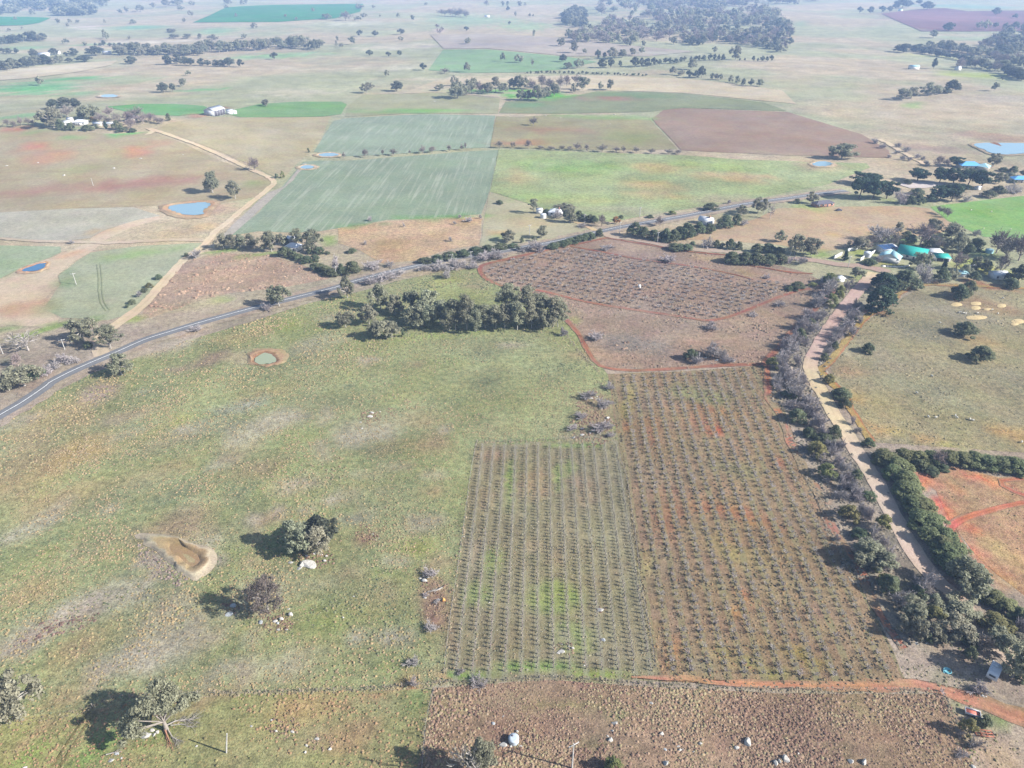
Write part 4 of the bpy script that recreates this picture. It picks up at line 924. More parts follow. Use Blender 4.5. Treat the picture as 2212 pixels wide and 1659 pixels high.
def solve_size(t, x, y0, y1, w, K):
    """from the outline in the picture (centre x, top, bottom, width) to ground place, width and height in metres"""
    sc = TILE[t][2]
    wv = w / sc; hv = (y1 - y0) / sc
    if K['mode'] == 'tree':
        u, v = vp(t, x, y1 - .04 * (y1 - y0)); p = gp(u, v)
        mp = metres_per_px(*p); dep = math.atan2(CAM_H - p[2], math.hypot(p[0], p[1]))
        a = wv * mp / 2; S = hv * mp
        H = None
        lo, hi = .5, 60.0
        f = lambda H: (.62 * H) * math.cos(dep) + math.sqrt((a * math.sin(dep)) ** 2 + (.36 * H * math.cos(dep)) ** 2)
        for _ in range(40):
            md = (lo + hi) / 2
            if f(md) < S: lo = md
            else: hi = md
        H = lo
        H = min(max(H, a * .75), a * 5 + 3)
        return p, a * 2, H
    u, v = vp(t, x, (y0 + y1) / 2); p0 = gp(u, v); mp = metres_per_px(*p0)
    dep = math.atan2(CAM_H - p0[2], math.hypot(p0[0], p0[1]))
    a = wv * mp / 2; S = hv * mp / 2
    q = S * S - (a * math.sin(dep)) ** 2
    c = math.sqrt(max(q, 0)) / math.cos(dep)
    H = min(max(2 * c, a * .9), a * 4)
    if K['name'] == 'hedge_tree': H = min(H, 4.6)
    cy = (y0 + y1) / 2 / 1.0
    # ground point under the centre: drop from mid height
    u, v = vp(t, x, (y0 + y1) / 2); v2 = v + (H * .5 * math.cos(dep)) / mp
    p = gp(u, v2)
    return p, a * 2, H

TREES = []          # (t, x, y0, y1, w, kind, context)
def grove(context, t, *rows, default='g'):
    for r in rows:
        TREES.append((t, r[0], r[1], r[2], r[3], r[4] if len(r) > 4 else default, context))

# ------------------------------------------------------------------ trees and shrubs, place by place
grove('beside pale boulders in the pasture below the dry dam', 6, (1935, 880, 1085, 215), (2065, 925, 1112, 170), (2090, 845, 1030, 230, 'e'))
grove('casting a long shadow over two boulders in the pasture', 9, (1735, -15, 245, 285, 'n'))
grove('at the left edge above the faint wheel tracks', 9, (135, 615, 925, 300))
grove('standing alone in the open pasture', 10, (470, 505, 597, 112, 'u'))
grove('on the fence line below the left vineyard block', 10, (465, 655, 722, 70, 'u'), (890, 668, 710, 110, 'u'), (770, 595, 645, 60, 'u'))
grove('in the tussock field near the water tank', 10, (860, 1060, 1330, 270, 'd'), (910, 1065, 1290, 190))
grove('at the bottom of the tussock field by the power pole', 10, (1765, 1165, 1295, 125, 'y'))
grove('beside the red trailer and the rusty frame', 11, (1840, 905, 1035, 110, 'y'), (1950, 882, 978, 100, 's'), (1890, 1040, 1135, 115, 'u'), (1800, 1118, 1185, 85, 'u'), (1790, 990, 1050, 60, 'u'))
grove('in the thicket by the white caravan', 'R',
  (135, 40, 245, 330), (190, 180, 300, 160, 'u'), (300, 330, 520, 190, 's'), (420, 490, 650, 230, 'u'), (500, 560, 760, 260), (565, 720, 920, 200), (600, 330, 520, 200, 'u'), (560, 420, 540, 130, 's'), (680, 515, 640, 150), (960, 190, 480, 330), (900, 520, 700, 330), (710, 615, 765, 190, 'y'),
  (860, 690, 900, 270), (985, 800, 965, 210, 's'), (1120, 860, 1010, 190, 'b'), (1240, 690, 890, 310, 'y'), (1270, 820, 1010, 260), (1370, 950, 1260, 290), (1000, 955, 1085, 115, 's'), (1430, 850, 970, 150), (1450, 700, 850, 130, 'u'), (430, 720, 860, 140), (250, 200, 300, 100, 'y'), (1440, 1120, 1280, 180, 's'), (760, 850, 960, 130), (640, 850, 940, 90, 's'))
grove('lying low beside the red track near the caravan', 'R', (1085, 1270, 1390, 190, 'u'))
grove('in the dense row along the red paddock', 'R', (1090, 400, 560, 210), (1200, 470, 620, 200), (1310, 540, 700, 220), (1430, 620, 770, 200), (750, -20, 200, 260), (830, 120, 340, 240), (1500, 660, 830, 180), default='h')
grove('along the orchard side of the gravel road', 8, (690, 30, 95, 110, 's'), (700, 90, 165, 125, 'u'), (740, 145, 250, 125, 's'), (830, 70, 130, 130, 'u'), (820, 270, 345, 95, 's'), (915, 300, 385, 130, 's'), (985, 252, 355, 95, 's'), (865, 355, 470, 135, 'y'), (890, 425, 505, 115, 'u'), (965, 365, 455, 140, 'u'), (1005, 335, 440, 100, 'u'),
  (930, 500, 612, 125, 'y'), (940, 565, 645, 110, 'u'), (1040, 585, 692, 140, 'u'), (1020, 655, 755, 120, 'u'), (1110, 615, 705, 90, 'u'), (1070, 763, 892, 145, 'y'), (1285, 828, 955, 115, 'y'), (1150, 920, 1015, 125, 's'), (1205, 955, 1105, 180, 'u'), (1210, 1000, 1165, 235, 'g'), (1262, 1140, 1215, 75, 'y'), (1290, 1050, 1205, 140, 'u'), (1300, 1215, 1300, 100, 'y'), (1215, 680, 752, 95, 's'), (1120, 540, 622, 75, 's'), (1340, 1090, 1200, 90, 'u'), (620, -10, 50, 90, 'u'), (1000, 960, 1020, 60, 'u'), (880, 200, 260, 80, 'u'), (1180, 790, 850, 60, 'u'))
grove('on the paddock side of the gravel road', 8, (1028, 8, 98, 125, 's'), (1045, 70, 152, 95, 's'), (1152, 330, 402, 75, 's'), (1090, 255, 312, 65, 'u'), (955, 20, 80, 60, 's'), (1060, 200, 262, 60, 'u'))
grove('in the tall hedge along the gravel road', 8, (1308, 385, 552, 176), (1383, 430, 617, 184), (1293, 470, 632, 132), (1433, 500, 697, 184), (1358, 580, 732, 167), (1473, 580, 787, 193), (1433, 690, 854, 184), (1543, 690, 877, 184), (1508, 790, 954, 184), (1608, 790, 977, 193), (1598, 890, 1057, 184), (1688, 880, 1067, 193), (1688, 985, 1157, 193), (1763, 980, 1167, 184), (1783, 1080, 1262, 193), (1873, 1110, 1302, 193), default='h')
grove('in the cross hedge above the red paddock', 8, (1420, 388, 525, 155), (1520, 400, 545, 150), (1600, 400, 535, 140), (1640, 420, 532, 110, 'b'), (1725, 388, 545, 155), (1800, 400, 562, 150), (1880, 388, 575, 165), (1965, 420, 582, 165), (2050, 430, 595, 170), (2150, 440, 602, 170), (2250, 440, 605, 160), (1530, 475, 555, 95, 's'), (1680, 508, 562, 95, 's'), (1600, 530, 570, 110, 's'), default='h')
grove('shading the gravel road below the teal-roofed house', 5, (1295, 515, 645, 180, 'f'), (1272, 610, 782, 185, 'f'))
grove('between the teal-roofed house and the round straw patches', 5, (1440, 488, 622, 185, 's'), (1385, 560, 640, 80, 's'), (1560, 478, 592, 140, 'u'), (1668, 480, 592, 105, 's'), (1740, 500, 582, 80), (1880, 508, 582, 85, 's'), (2172, 458, 592, 155, 's'), (2120, 548, 622, 105, 's'), (1782, 588, 692, 112, 's'), (1842, 563, 672, 92, 's'))
grove('alone in the paddock of round straw patches', 5, (1830, 832, 935, 142, 's'), (1925, 982, 1102, 172, 's'), (1200, 965, 1042, 92, 's'))
grove('on the right verge of the gravel road', 5, (1000, 900, 962, 72, 'u'), (985, 960, 1022, 52, 's'), (915, 1038, 1092, 52, 's'), (920, 1170, 1242, 85, 'y'), (1150, 760, 802, 60, 'u'), (1222, 740, 792, 50, 's'), (1060, 800, 905, 120, 'u'), (1105, 790, 832, 60, 's'), (1092, 850, 935, 105, 'u'), (1020, 860, 930, 90, 'u'), (1150, 800, 850, 70, 'u'))
grove('on the left verge of the gravel road', 5, (1125, 488, 562, 82), (950, 518, 602, 112, 'y'), (905, 538, 602, 85, 'u'), (1078, 558, 642, 95, 'u'), (1020, 598, 682, 72, 'y'), (955, 648, 742, 92, 'y'), (840, 580, 612, 60, 'y'), (900, 738, 822, 105, 'u'), (825, 808, 862, 60, 's'), (850, 828, 932, 115, 'u'), (755, 873, 962, 85, 's'), (792, 918, 1002, 125, 'u'), (720, 958, 1052, 135, 'u'), (680, 998, 1082, 115, 'u'), (580, 1058, 1142, 92, 'y'), (642, 1068, 1162, 135, 'u'), (702, 1128, 1222, 145, 'u'), (620, 1178, 1262, 115, 'u'), (782, 1158, 1246, 105, 'u'), (930, 780, 850, 70, 'u'), (740, 1040, 1130, 100, 'u'))
grove('on red soil ending the far orchard', 5, (745, 578, 632, 112, 's'), (690, 603, 642, 60, 's'), (548, 530, 562, 62, 'u'), (625, 705, 740, 80, 'u'), (455, 785, 802, 60, 'u'), (180, 848, 892, 100, 'u'))
grove('among dark rocks in the red-edged paddock', 5, (50, 1008, 1092, 100, 's'), (180, 978, 1072, 125, 'u'), (242, 1008, 1092, 115, 'u'), (90, 1050, 1122, 92, 'u'), (300, 1060, 1110, 90, 'u'))
grove('in the low hedge above the far orchard', 5, (320, 375, 462, 115), (400, 380, 466, 120), (480, 384, 466, 120), (560, 390, 466, 120), (632, 392, 462, 100), (692, 420, 465, 85, 'u'), (770, 420, 466, 105, 'u'), default='s')
grove('in the row along the dirt road to the house', 5, (60, 315, 362, 50), (160, 298, 362, 85, 'u'), (215, 303, 362, 52), (255, 325, 366, 42), (305, 298, 372, 74), (360, 313, 372, 62), (480, 328, 392, 82), (552, 323, 396, 112), (620, 350, 402, 90), (25, 330, 385, 90), (-20, 335, 385, 90), default='s')
grove('in the tan paddock by the dirt road', 5, (632, 250, 326, 62), (725, 280, 412, 112), (832, 303, 412, 145))
grove('by the sealed road past the old white cottage', 5, (485, 38, 142, 72), (525, 48, 142, 62), (565, 78, 176, 62, 'd'), (380, 88, 152, 82), (270, 138, 232, 112, 's'), (345, 138, 218, 62, 's'), (395, 178, 216, 52, 'u'), (300, 50, 78, 30, 'u'), (180, 75, 110, 110, 's'))
grove('behind the long brown shed', 5, (830, -5, 78, 72), (740, 40, 76, 42, 's'))
grove('in the hedge beside the old white cottage', 5, (18, 188, 302, 125), (100, 188, 284, 105), (172, 200, 266, 82), default='s')
grove('in the dark hedge at the road junction', 4, (1900, 188, 292, 112), (1962, 222, 302, 102), (2032, 238, 312, 95), (2100, 228, 322, 105), (2152, 238, 326, 92), (2185, 218, 302, 92), default='s')
grove('in the garden of the teal-roofed house', 5, (1132, 288, 372, 122), (1222, 278, 342, 85, 'b'), (1050, 378, 442, 52, 'c'), (1290, 232, 315, 205, 'u'), (1395, 198, 272, 72), (1362, 268, 362, 115, 'b'), (1420, 318, 362, 52, 's'), (1620, 178, 262, 104), (1540, 208, 352, 195, 'b'), (1450, 248, 302, 85, 's'), (1742, 208, 302, 142), (1592, 285, 372, 104, 's'), (1642, 298, 392, 115, 'b'), (1702, 308, 382, 92), (1782, 268, 392, 125), (1900, 288, 372, 115, 's'), (2030, 258, 402, 155, 'b'), (2092, 288, 442, 175, 'b'), (2175, 288, 452, 145, 'b'), (1770, 388, 502, 125, 'b'), (1900, 418, 522, 92), (2050, 408, 542, 104, 'b'), (1830, 468, 542, 72), (1690, 438, 502, 48, 'c'), (1603, 418, 492, 24, 'c'), (1574, 438, 502, 24, 'c'), (1530, 398, 502, 115), (1212, 428, 472, 92, 's'), (1262, 408, 462, 62, 'u'), (1200, 330, 370, 70, 'b'), (1480, 268, 330, 80, 's'), (1850, 330, 400, 70, 's'), (1960, 430, 520, 70, 's'))
grove('on the edge of the bright green paddock', 5, (1662, 95, 142, 50, 'b'), (1690, 102, 152, 50, 'b'), (1714, 110, 168, 52, 'b'), (1900, 238, 282, 52, 'u'))
grove('around the homestead beyond the bright green paddock', 'P', (150, 398, 560, 330, 'p'), (70, 470, 740, 250, 'p'), (250, 490, 750, 250, 'p'), (430, 520, 740, 250, 'p'), (830, 348, 512, 235, 'p'), (1110, 340, 540, 230, 'p'), (1290, 350, 565, 240, 'p'), (1480, 360, 575, 240, 'p'), (1660, 388, 602, 230, 'p'), (1120, 570, 765, 260, 'p'), (1270, 548, 772, 235, 'p'), (1432, 550, 642, 180, 'p'), (610, 640, 802, 195, 'u'), (720, 680, 802, 165, 's'), (842, 670, 802, 155, 's'), (822, 588, 682, 185, 's'), (700, 475, 542, 135, 's'), (1000, 650, 772, 155, 's'), (1332, 640, 772, 225, 'b'), (1462, 690, 772, 125, 'u'),
  (1330, 198, 312, 185, 'p'), (1100, 188, 322, 165, 'b'), (1200, 230, 322, 125, 'b'), (1810, 158, 315, 175), (2070, 298, 392, 115, 's'), (1950, 318, 382, 125, 's'), (1880, 398, 542, 145), (2012, 388, 472, 145), (2195, 368, 442, 95, 'e'), (1750, 620, 712, 225, 's'), (1880, 550, 662, 175, 's'), (2060, 548, 662, 215, 'u'), (2070, 480, 532, 85, 's'))
grove('along the far lane above the homestead', 'P', (460, 160, 202, 62), (380, 10, 82, 115), (560, 110, 152, 92), (640, 168, 232, 85), (722, 190, 242, 85), (280, -40, 20, 120), (820, 150, 215, 90), (940, 240, 300, 80), (900, 180, 240, 70), (580, 10, 70, 90), (680, 60, 130, 100), default='u')
grove('behind the small dam in the ploughed field', 2, (1030, 938, 1032, 165), (966, 958, 1027, 52))
grove('in the far right paddock above the pond', 2, (1590, 538, 622, 105), (1740, 528, 602, 100, 'e'), (2015, 538, 592, 46), (1660, 560, 612, 70), (1700, 560, 605, 70, 's'), (1480, 575, 640, 90), (1420, 580, 650, 90))
grove('in the grey gum grove beside the far orchard', 4, (255, 588, 762, 135), (350, 658, 802, 112), (180, 718, 862, 122), (290, 818, 952, 155), (228, 828, 952, 92), (332, 828, 947, 72), (470, 628, 802, 135), (572, 618, 822, 152), (480, 718, 882, 152), (562, 718, 882, 122), (640, 688, 862, 122), (740, 678, 902, 142), (812, 648, 902, 132), (872, 738, 912, 112), (700, 758, 902, 102), (932, 718, 892, 122), (1000, 718, 892, 112), (1080, 578, 802, 155), (1060, 718, 892, 132), (1140, 698, 902, 142), (1200, 588, 862, 142), (1232, 718, 892, 122), (1290, 638, 852, 152), (1312, 738, 892, 122), (1372, 658, 882, 155), (1402, 688, 882, 112))
grove('between the gum grove and the sealed road', 4, (400, 880, 942, 36, 's'), (30, 778, 882, 112), (40, 558, 692, 122), (680, 498, 562, 72, 'u'), (1440, 880, 935, 60, 'u'))
grove('in the paddock opposite the far orchard', 4, (1080, 245, 326, 92), (1300, 223, 302, 77), (1170, 290, 332, 36, 's'), (1250, 283, 322, 46, 's'))
grove('by the white-roofed cottage at the junction', 4, (1245, 50, 142, 62), (1450, 75, 132, 142), (1480, 108, 202, 92), (1400, 118, 172, 72, 'u'), (1540, 118, 182, 72, 's'), (1612, 138, 192, 72, 's'), (1685, 153, 226, 72, 'b'), (1780, 160, 210, 50, 'o'), (1810, 145, 186, 46, 's'), (1560, 205, 226, 62, 'u'), (1330, 105, 140, 60, 's'), (1575, 140, 190, 60, 's'), (1640, 150, 200, 60, 's'), (1500, 145, 200, 60))
grove('on the far verge near the junction', 4, (2000, 145, 167, 52, 's'), (2065, 158, 222, 74, 'b'), (1025, 48, 80, 52, 's'), (2140, 120, 145, 60, 'y'))
grove('dotted in the dry tan paddock', 4, (705, 290, 322, 32, 'u'), (735, 190, 212, 26, 'u'), (830, 158, 196, 62, 'u'), (768, 145, 172, 26, 'u'), (185, 158, 190, 36, 'u'), (405, 200, 226, 20, 'u'), (155, 315, 342, 26, 'u'), (900, 145, 175, 24, 'u'), (68, 360, 396, 64, 's'))
grove('along the verge of the sealed road', 4, (75, 438, 532, 112, 's'), (5, 460, 542, 62, 's'), (540, 418, 462, 92, 's'), (620, 398, 452, 104, 's'), (700, 378, 442, 104, 's'), (790, 363, 422, 104, 's'), (872, 348, 402, 104, 's'), (950, 338, 392, 112, 's'), (1030, 328, 372, 104, 's'), (1110, 328, 362, 72, 's'), (210, 448, 502, 125, 'u'), (310, 448, 482, 85, 'u'), (190, 548, 602, 125, 'u'), (290, 508, 577, 135, 'u'), (380, 498, 542, 92, 'u'), (530, 468, 512, 85, 'u'), (640, 448, 512, 125, 'u'), (752, 428, 492, 142, 'u'), (930, 378, 452, 125, 'u'), (1010, 368, 442, 125, 'u'), (1270, 318, 392, 115, 'u'), (1200, 348, 386, 85, 'u'), (1150, 343, 381, 36, 's'), (850, 450, 500, 80, 'u'))
grove('in the hedge above the red track', 4, (1370, 328, 366, 85), (1430, 308, 352, 85), (1490, 288, 337, 85), (1550, 273, 322, 85), (1612, 253, 307, 85), (1672, 233, 292, 58), (1400, 320, 358, 70), (1460, 300, 344, 70), (1520, 281, 330, 70), (1580, 264, 314, 70), default='s')
grove('on the bank beside the dirt road junction', 4, (2130, 418, 442, 112, 'u'), (2160, 335, 372, 104, 's'), (1722, 350, 366, 85, 'u'), (2200, 330, 375, 80, 's'), (1660, 920, 946, 120, 'u'))
grove('among rocks beside the orchard corner', 7, (1600, 38, 97, 115, 'u'), (1702, 100, 152, 112, 'u'), (1552, 178, 222, 92, 'u'), (1692, 243, 302, 145, 'u'), (1742, 308, 352, 72, 'u'), (1502, 258, 302, 85, 'u'), (1735, -10, 40, 70, 'u'))
grove('on the rocky patch above the orange boulder', 7, (582, 1192, 1252, 112, 'u'))
grove('in the scrub beside the vineyard fence', 10, (585, 310, 350, 100, 'u'), (620, 150, 185, 50, 'u'), (545, 110, 135, 50, 'u'))
grove('on the road verge above the pasture', 3, (1810, 608, 747, 142), (1725, 718, 772, 85, 'u'), (1280, 858, 902, 92, 'u'))
grove('standing alone below the sealed road', 3, (790, 1048, 1192, 162))
grove('beside the gravel lane at the sealed road', 3, (545, 818, 977, 180), (570, 958, 1012, 62, 's'), (720, 858, 1022, 122))
grove('in the corner paddock left of the lane', 3, (185, 878, 1032, 245, 'd'), (160, 1118, 1262, 205), (230, 1108, 1222, 125, 's'), (350, 1098, 1152, 85, 'u'), (120, 1048, 1132, 92, 'b'), (420, 1038, 1112, 92, 'u'), (490, 1058, 1112, 72, 'u'), (60, 1180, 1290, 125), (300, 1130, 1190, 80, 'u'), (460, 1080, 1120, 60, 'u'))
grove('in the row beside the white-roofed farmhouse', 3, (1450, 268, 372, 95), (1512, 278, 372, 75), (1562, 273, 367, 75), (1630, 273, 362, 95))
grove('around the white-roofed farmhouse', 3, (1760, 258, 392, 155), (1850, 278, 342, 52, 's'), (1940, 238, 352, 92), (2022, 248, 392, 125), (1850, 348, 422, 92, 's'), (1910, 378, 432, 72, 's'), (2010, 358, 402, 52, 's'), (2070, 348, 402, 72, 's'), (1990, 403, 462, 85, 's'), (1940, 393, 442, 72, 's'), (2042, 398, 452, 72, 's'), (2060, 448, 512, 104, 's'), (2110, 468, 532, 92, 's'), (2150, 488, 552, 92, 's'), (2175, 418, 502, 62, 'u'), (2118, 380, 405, 40, 's'))
grove('along the gravel lane', 3, (1270, 368, 432, 92, 'u'), (1210, 390, 420, 40, 's'), (1030, 528, 567, 52, 's'), (970, 583, 622, 52, 'y'), (935, 618, 652, 52, 's'), (905, 643, 682, 46, 'u'), (860, 688, 727, 56, 's'), (830, 723, 752, 42, 's'))
grove('alone beside the cross track', 3, (465, 308, 337, 36, 'u'))
grove('beside the blue dam', 0, (1380, 1128, 1256, 112), (1525, 1178, 1294, 92))
grove('by the gravel lane above the blue dam', 0, (1650, 1028, 1107, 92, 'b'), (1795, 1123, 1157, 32, 's'), (1832, 1108, 1152, 32, 'y'))
grove('at the corner of the crop field', 0, (2000, 943, 1002, 17, 's'))
grove('on the green rise by the white shed', 0, (1725, 648, 692, 52))
grove('in the dark clump above the homestead', 0, (350, 650, 707, 92, 'e'), (420, 638, 702, 95, 'e'), (490, 643, 697, 82, 'e'))
grove('in the homestead garden on the left ridge', 0, (350, 708, 832, 132), (400, 768, 842, 62, 's'), (310, 738, 812, 72), (460, 793, 847, 62, 's'), (440, 693, 762, 104, 'b'), (590, 688, 772, 132), (540, 708, 772, 72), (650, 738, 792, 92, 'b'), (710, 698, 762, 72, 'b'), (605, 758, 792, 52, 'o'), (570, 803, 847, 72, 's'), (690, 788, 837, 30, 'c'), (760, 778, 842, 72, 's'), (790, 818, 857, 62, 's'), (850, 778, 837, 104, 'b'), (840, 728, 792, 92, 'b'), (890, 698, 772, 104, 'b'), (930, 738, 802, 92, 'b'), (980, 738, 792, 85, 'b'), (1020, 758, 802, 62, 'b'), (1095, 733, 782, 36, 's'), (1050, 768, 807, 52, 'b'), (760, 738, 802, 72, 'b'), (700, 758, 802, 62, 'b'), (860, 833, 852, 62, 's'), (630, 805, 835, 30, 's'))
grove('in the row left of the homestead', 0, (50, 778, 822, 62, 'b'), (95, 788, 827, 52, 'b'), (140, 763, 817, 62, 'b'), (185, 768, 812, 52, 'b'), (215, 778, 812, 42, 'b'))
grove('in the open paddock beyond the homestead', 0, (265, 498, 557, 46), (1060, 543, 602, 74, 'e'), (1120, 546, 597, 42, 'e'), (1190, 513, 562, 57), (1222, 460, 492, 32), (850, 370, 417, 78, 'e'), (1780, 343, 387, 42, 'e'))
grove('in the short row across the far paddock', 0, (1090, 363, 422, 62), (1150, 358, 417, 66), (1200, 373, 427, 62), (1240, 383, 427, 56), (1310, 383, 427, 56), (1350, 393, 430, 42), (1400, 393, 432, 52), (1440, 393, 434, 52), (1490, 381, 434, 72), (1560, 391, 437, 46), default='e')
grove('scattered over the hazy far left hills', 0, (430, 255, 287, 36), (550, 275, 299, 36), (680, 200, 252, 40), (450, 125, 147, 36), (375, 125, 152, 36), (505, 130, 152, 26), (860, 130, 157, 42), (680, 128, 152, 16), (440, 150, 177, 20), (1240, 73, 107, 30), (1195, 120, 147, 26), (820, 48, 82, 36), (780, 63, 92, 30), (910, 38, 77, 62), (995, 23, 57, 46), (1080, 0, 47, 62), (1175, 40, 67, 46), (1155, -5, 37, 70), (1250, 10, 37, 36), (1570, 5, 32, 30), (1600, -3, 27, 30), (1480, 0, 32, 52), (1470, 35, 57, 26), (1650, 153, 187, 42), (1585, 223, 252, 36), (1385, 226, 260, 52), (1300, 223, 254, 42), (1215, 223, 252, 62), (1125, 223, 252, 62), (1110, 188, 212, 62), (1925, 233, 262, 26), (2185, 238, 267, 26), (2180, 268, 302, 20), (2205, 283, 307, 20), (1850, 93, 112, 20), (1920, 113, 132, 20), (2030, 53, 77, 26), (2120, 93, 127, 62), (1530, 88, 112, 20), (700, 215, 265, 30), (840, 235, 258, 20), (100, 110, 130, 22), (60, 185, 205, 24), (145, 172, 192, 12))
grove('in the broken row on the far left flat', 0, (220, 323, 372, 52), (350, 318, 357, 62), (450, 378, 407, 52), (480, 318, 367, 62), (620, 308, 362, 104), (550, 363, 402, 104), (20, 315, 345, 40), (60, 315, 352, 50), (110, 315, 350, 40), (430, 340, 365, 30), default='e')
grove('in the low hedge below the far hills', 0, (620, 280, 300, 20), (650, 280, 300, 22), (675, 265, 300, 30), (715, 280, 303, 30), (745, 283, 305, 30), (780, 280, 306, 34), (815, 282, 307, 34), (850, 285, 308, 18), (890, 277, 307, 46), (935, 288, 310, 30), (960, 290, 310, 24), default='e')
grove('in the woodland on the pale ridge', 1, (640, 550, 592, 52), (740, 498, 562, 42), (755, 543, 642, 112), (800, 558, 622, 74), (845, 518, 612, 85), (900, 538, 612, 62, 'b'), (950, 543, 612, 74), (1000, 508, 602, 62), (1050, 543, 607, 74), (1115, 513, 577, 74), (1160, 498, 582, 85), (1230, 518, 582, 74, 'b'), (1300, 498, 572, 85, 'b'), (1165, 588, 652, 74), (1215, 588, 652, 62), (1275, 558, 657, 85), (1330, 568, 632, 62), (1380, 548, 627, 74), (1350, 518, 582, 74, 'b'), (1420, 498, 577, 62, 'b'), (1460, 498, 562, 62, 'b'), (1520, 488, 552, 62, 'b'), (1500, 548, 602, 42), (1565, 508, 587, 85))
grove('on the pale paddock by the ridge woodland', 1, (165, 543, 607, 68), (198, 538, 582, 36), (360, 533, 594, 85, 'e'), (295, 458, 497, 30), (530, 413, 457, 46, 'e'), (815, 413, 472, 36), (670, 443, 477, 72, 'b'), (1680, 533, 587, 36), (1740, 523, 587, 52))
grove('alone in the mottled brown-green field', 1, (1245, 763, 817, 62, 'b'))
grove('scattered over the far green paddocks', 1, (185, 328, 364, 40, 'e'), (305, 338, 369, 34, 'e'), (376, 331, 364, 30, 'e'), (1047, 348, 402, 28), (1153, 360, 410, 50), (1240, 386, 434, 30, 'b'), (1437, 358, 405, 52, 'e'), (1470, 408, 447, 52), (1530, 388, 447, 42), (1560, 398, 442, 26), (820, 248, 289, 42), (810, 175, 202, 30, 'e'), (120, 198, 237, 42, 'e'), (220, 203, 237, 40, 'e'), (385, 190, 224, 50, 'e'), (390, 238, 267, 30), (70, 243, 292, 46), (5, 283, 314, 20), (1090, 140, 162, 20, 'e'), (1250, 200, 242, 30), (1425, 253, 302, 56), (1507, 278, 347, 52), (1575, 318, 352, 28), (1080, 43, 72, 30, 'e'), (1220, 88, 110, 18), (1243, 91, 110, 12), (1130, 78, 110, 20), (370, 88, 112, 26), (460, 103, 132, 30), (210, 33, 57, 22), (250, 96, 112, 12), (105, 28, 62, 30), (30, 83, 137, 85, 'b'), (145, 88, 117, 36), (110, 108, 137, 42), (1045, 13, 42, 26), (1080, 13, 42, 30), (1153, 13, 44, 36), (1190, 18, 38, 18), (550, 18, 37, 26), (940, 8, 42, 36, 'b'), (120, 33, 62, 50), (620, 160, 185, 30, 'b'), (655, 175, 205, 40, 'b'), (635, 190, 225, 40, 'b'))
grove('in the leafless row between green and brown fields', 1, (1025, 918, 962, 52), (1110, 923, 962, 36), (1210, 913, 967, 52), (1290, 943, 967, 62), (1360, 948, 972, 62), (1430, 943, 974, 52), (1480, 948, 977, 52), (1525, 928, 977, 62), (1590, 938, 982, 42), (1690, 938, 987, 74), (1780, 953, 987, 62), (1830, 948, 992, 42), (1910, 953, 992, 52), (2010, 963, 997, 62), (2120, 968, 1000, 62), (2180, 973, 1000, 62), default='b')
grove('in the leafless row between the striped crop fields', 1, (15, 988, 1027, 32), (155, 973, 1022, 54), (268, 973, 1012, 36), (340, 968, 1010, 58), (445, 973, 1000, 20), (530, 948, 997, 62), (590, 953, 992, 62), (700, 943, 982, 42), (780, 938, 977, 32), (805, 928, 977, 22), default='b')
grove('in the dark windbreak right of the far green paddock', 1, (1660, 328, 387, 42), (1760, 313, 382, 85, 'g'), (1820, 328, 377, 74, 'g'), (1885, 318, 362, 52, 'g'), (1705, 343, 382, 30), (1690, 388, 442, 62), (1745, 383, 442, 42), (1805, 398, 437, 26), (1900, 378, 437, 62), (1945, 383, 432, 46), (1985, 383, 432, 52), (2025, 378, 427, 46), (2060, 388, 422, 30), (2100, 378, 414, 32), (2130, 378, 414, 36), (2165, 383, 412, 46), (2200, 373, 407, 32), default='e')
grove('beside the windbreak', 1, (2150, 438, 487, 46), (2200, 458, 492, 46), (1955, 268, 302, 42), (1945, 308, 347, 42), (1865, 258, 302, 46))
grove('in the planted row on the far pale slope', 2, (10, 368, 402, 26), (52, 370, 400, 20), (85, 365, 400, 26), (105, 362, 398, 22), (135, 362, 396, 28), (175, 355, 395, 30), (205, 353, 393, 28), (232, 357, 392, 24), (260, 357, 396, 30), (370, 378, 395, 13), (402, 378, 395, 13), (457, 367, 398, 28), (487, 377, 400, 18), (515, 367, 400, 26), (545, 370, 400, 20), (572, 360, 400, 28), default='e')
grove('standing tall above the planted row', 2, (340, 308, 392, 68), (205, 308, 348, 38))
grove('in the lower planted row on the far pale slope', 2, (60, 390, 455, 56), (40, 460, 507, 42, 'e'), (85, 463, 507, 42, 'e'), (120, 438, 507, 54, 'e'), (190, 478, 517, 32), (215, 480, 518, 32), (245, 482, 520, 34), (310, 493, 537, 32), (350, 498, 542, 48), (395, 513, 557, 42), (440, 513, 562, 42), (500, 518, 562, 54))
grove('scattered over the far reddish hill', 2, (1145, 48, 87, 36), (1215, 48, 92, 46), (1290, 43, 82, 42), (1420, 0, 57, 85), (1380, 13, 57, 62), (1580, 18, 67, 85), (1530, -5, 32, 42), (1720, 153, 202, 78), (1622, 201, 247, 62, 'g'), (2025, 56, 102, 52), (2153, 93, 120, 36), (1918, 143, 187, 44, 'g'), (1962, 138, 197, 48, 'g'), (2027, 150, 182, 36), (2090, 153, 197, 42), (2150, 148, 192, 64), (2205, 148, 192, 32), (2010, 220, 267, 36, 'b'), (2067, 500, 522, 20), (1625, 385, 450, 40), (1340, 45, 80, 40), (1460, 10, 50, 60), default='e')
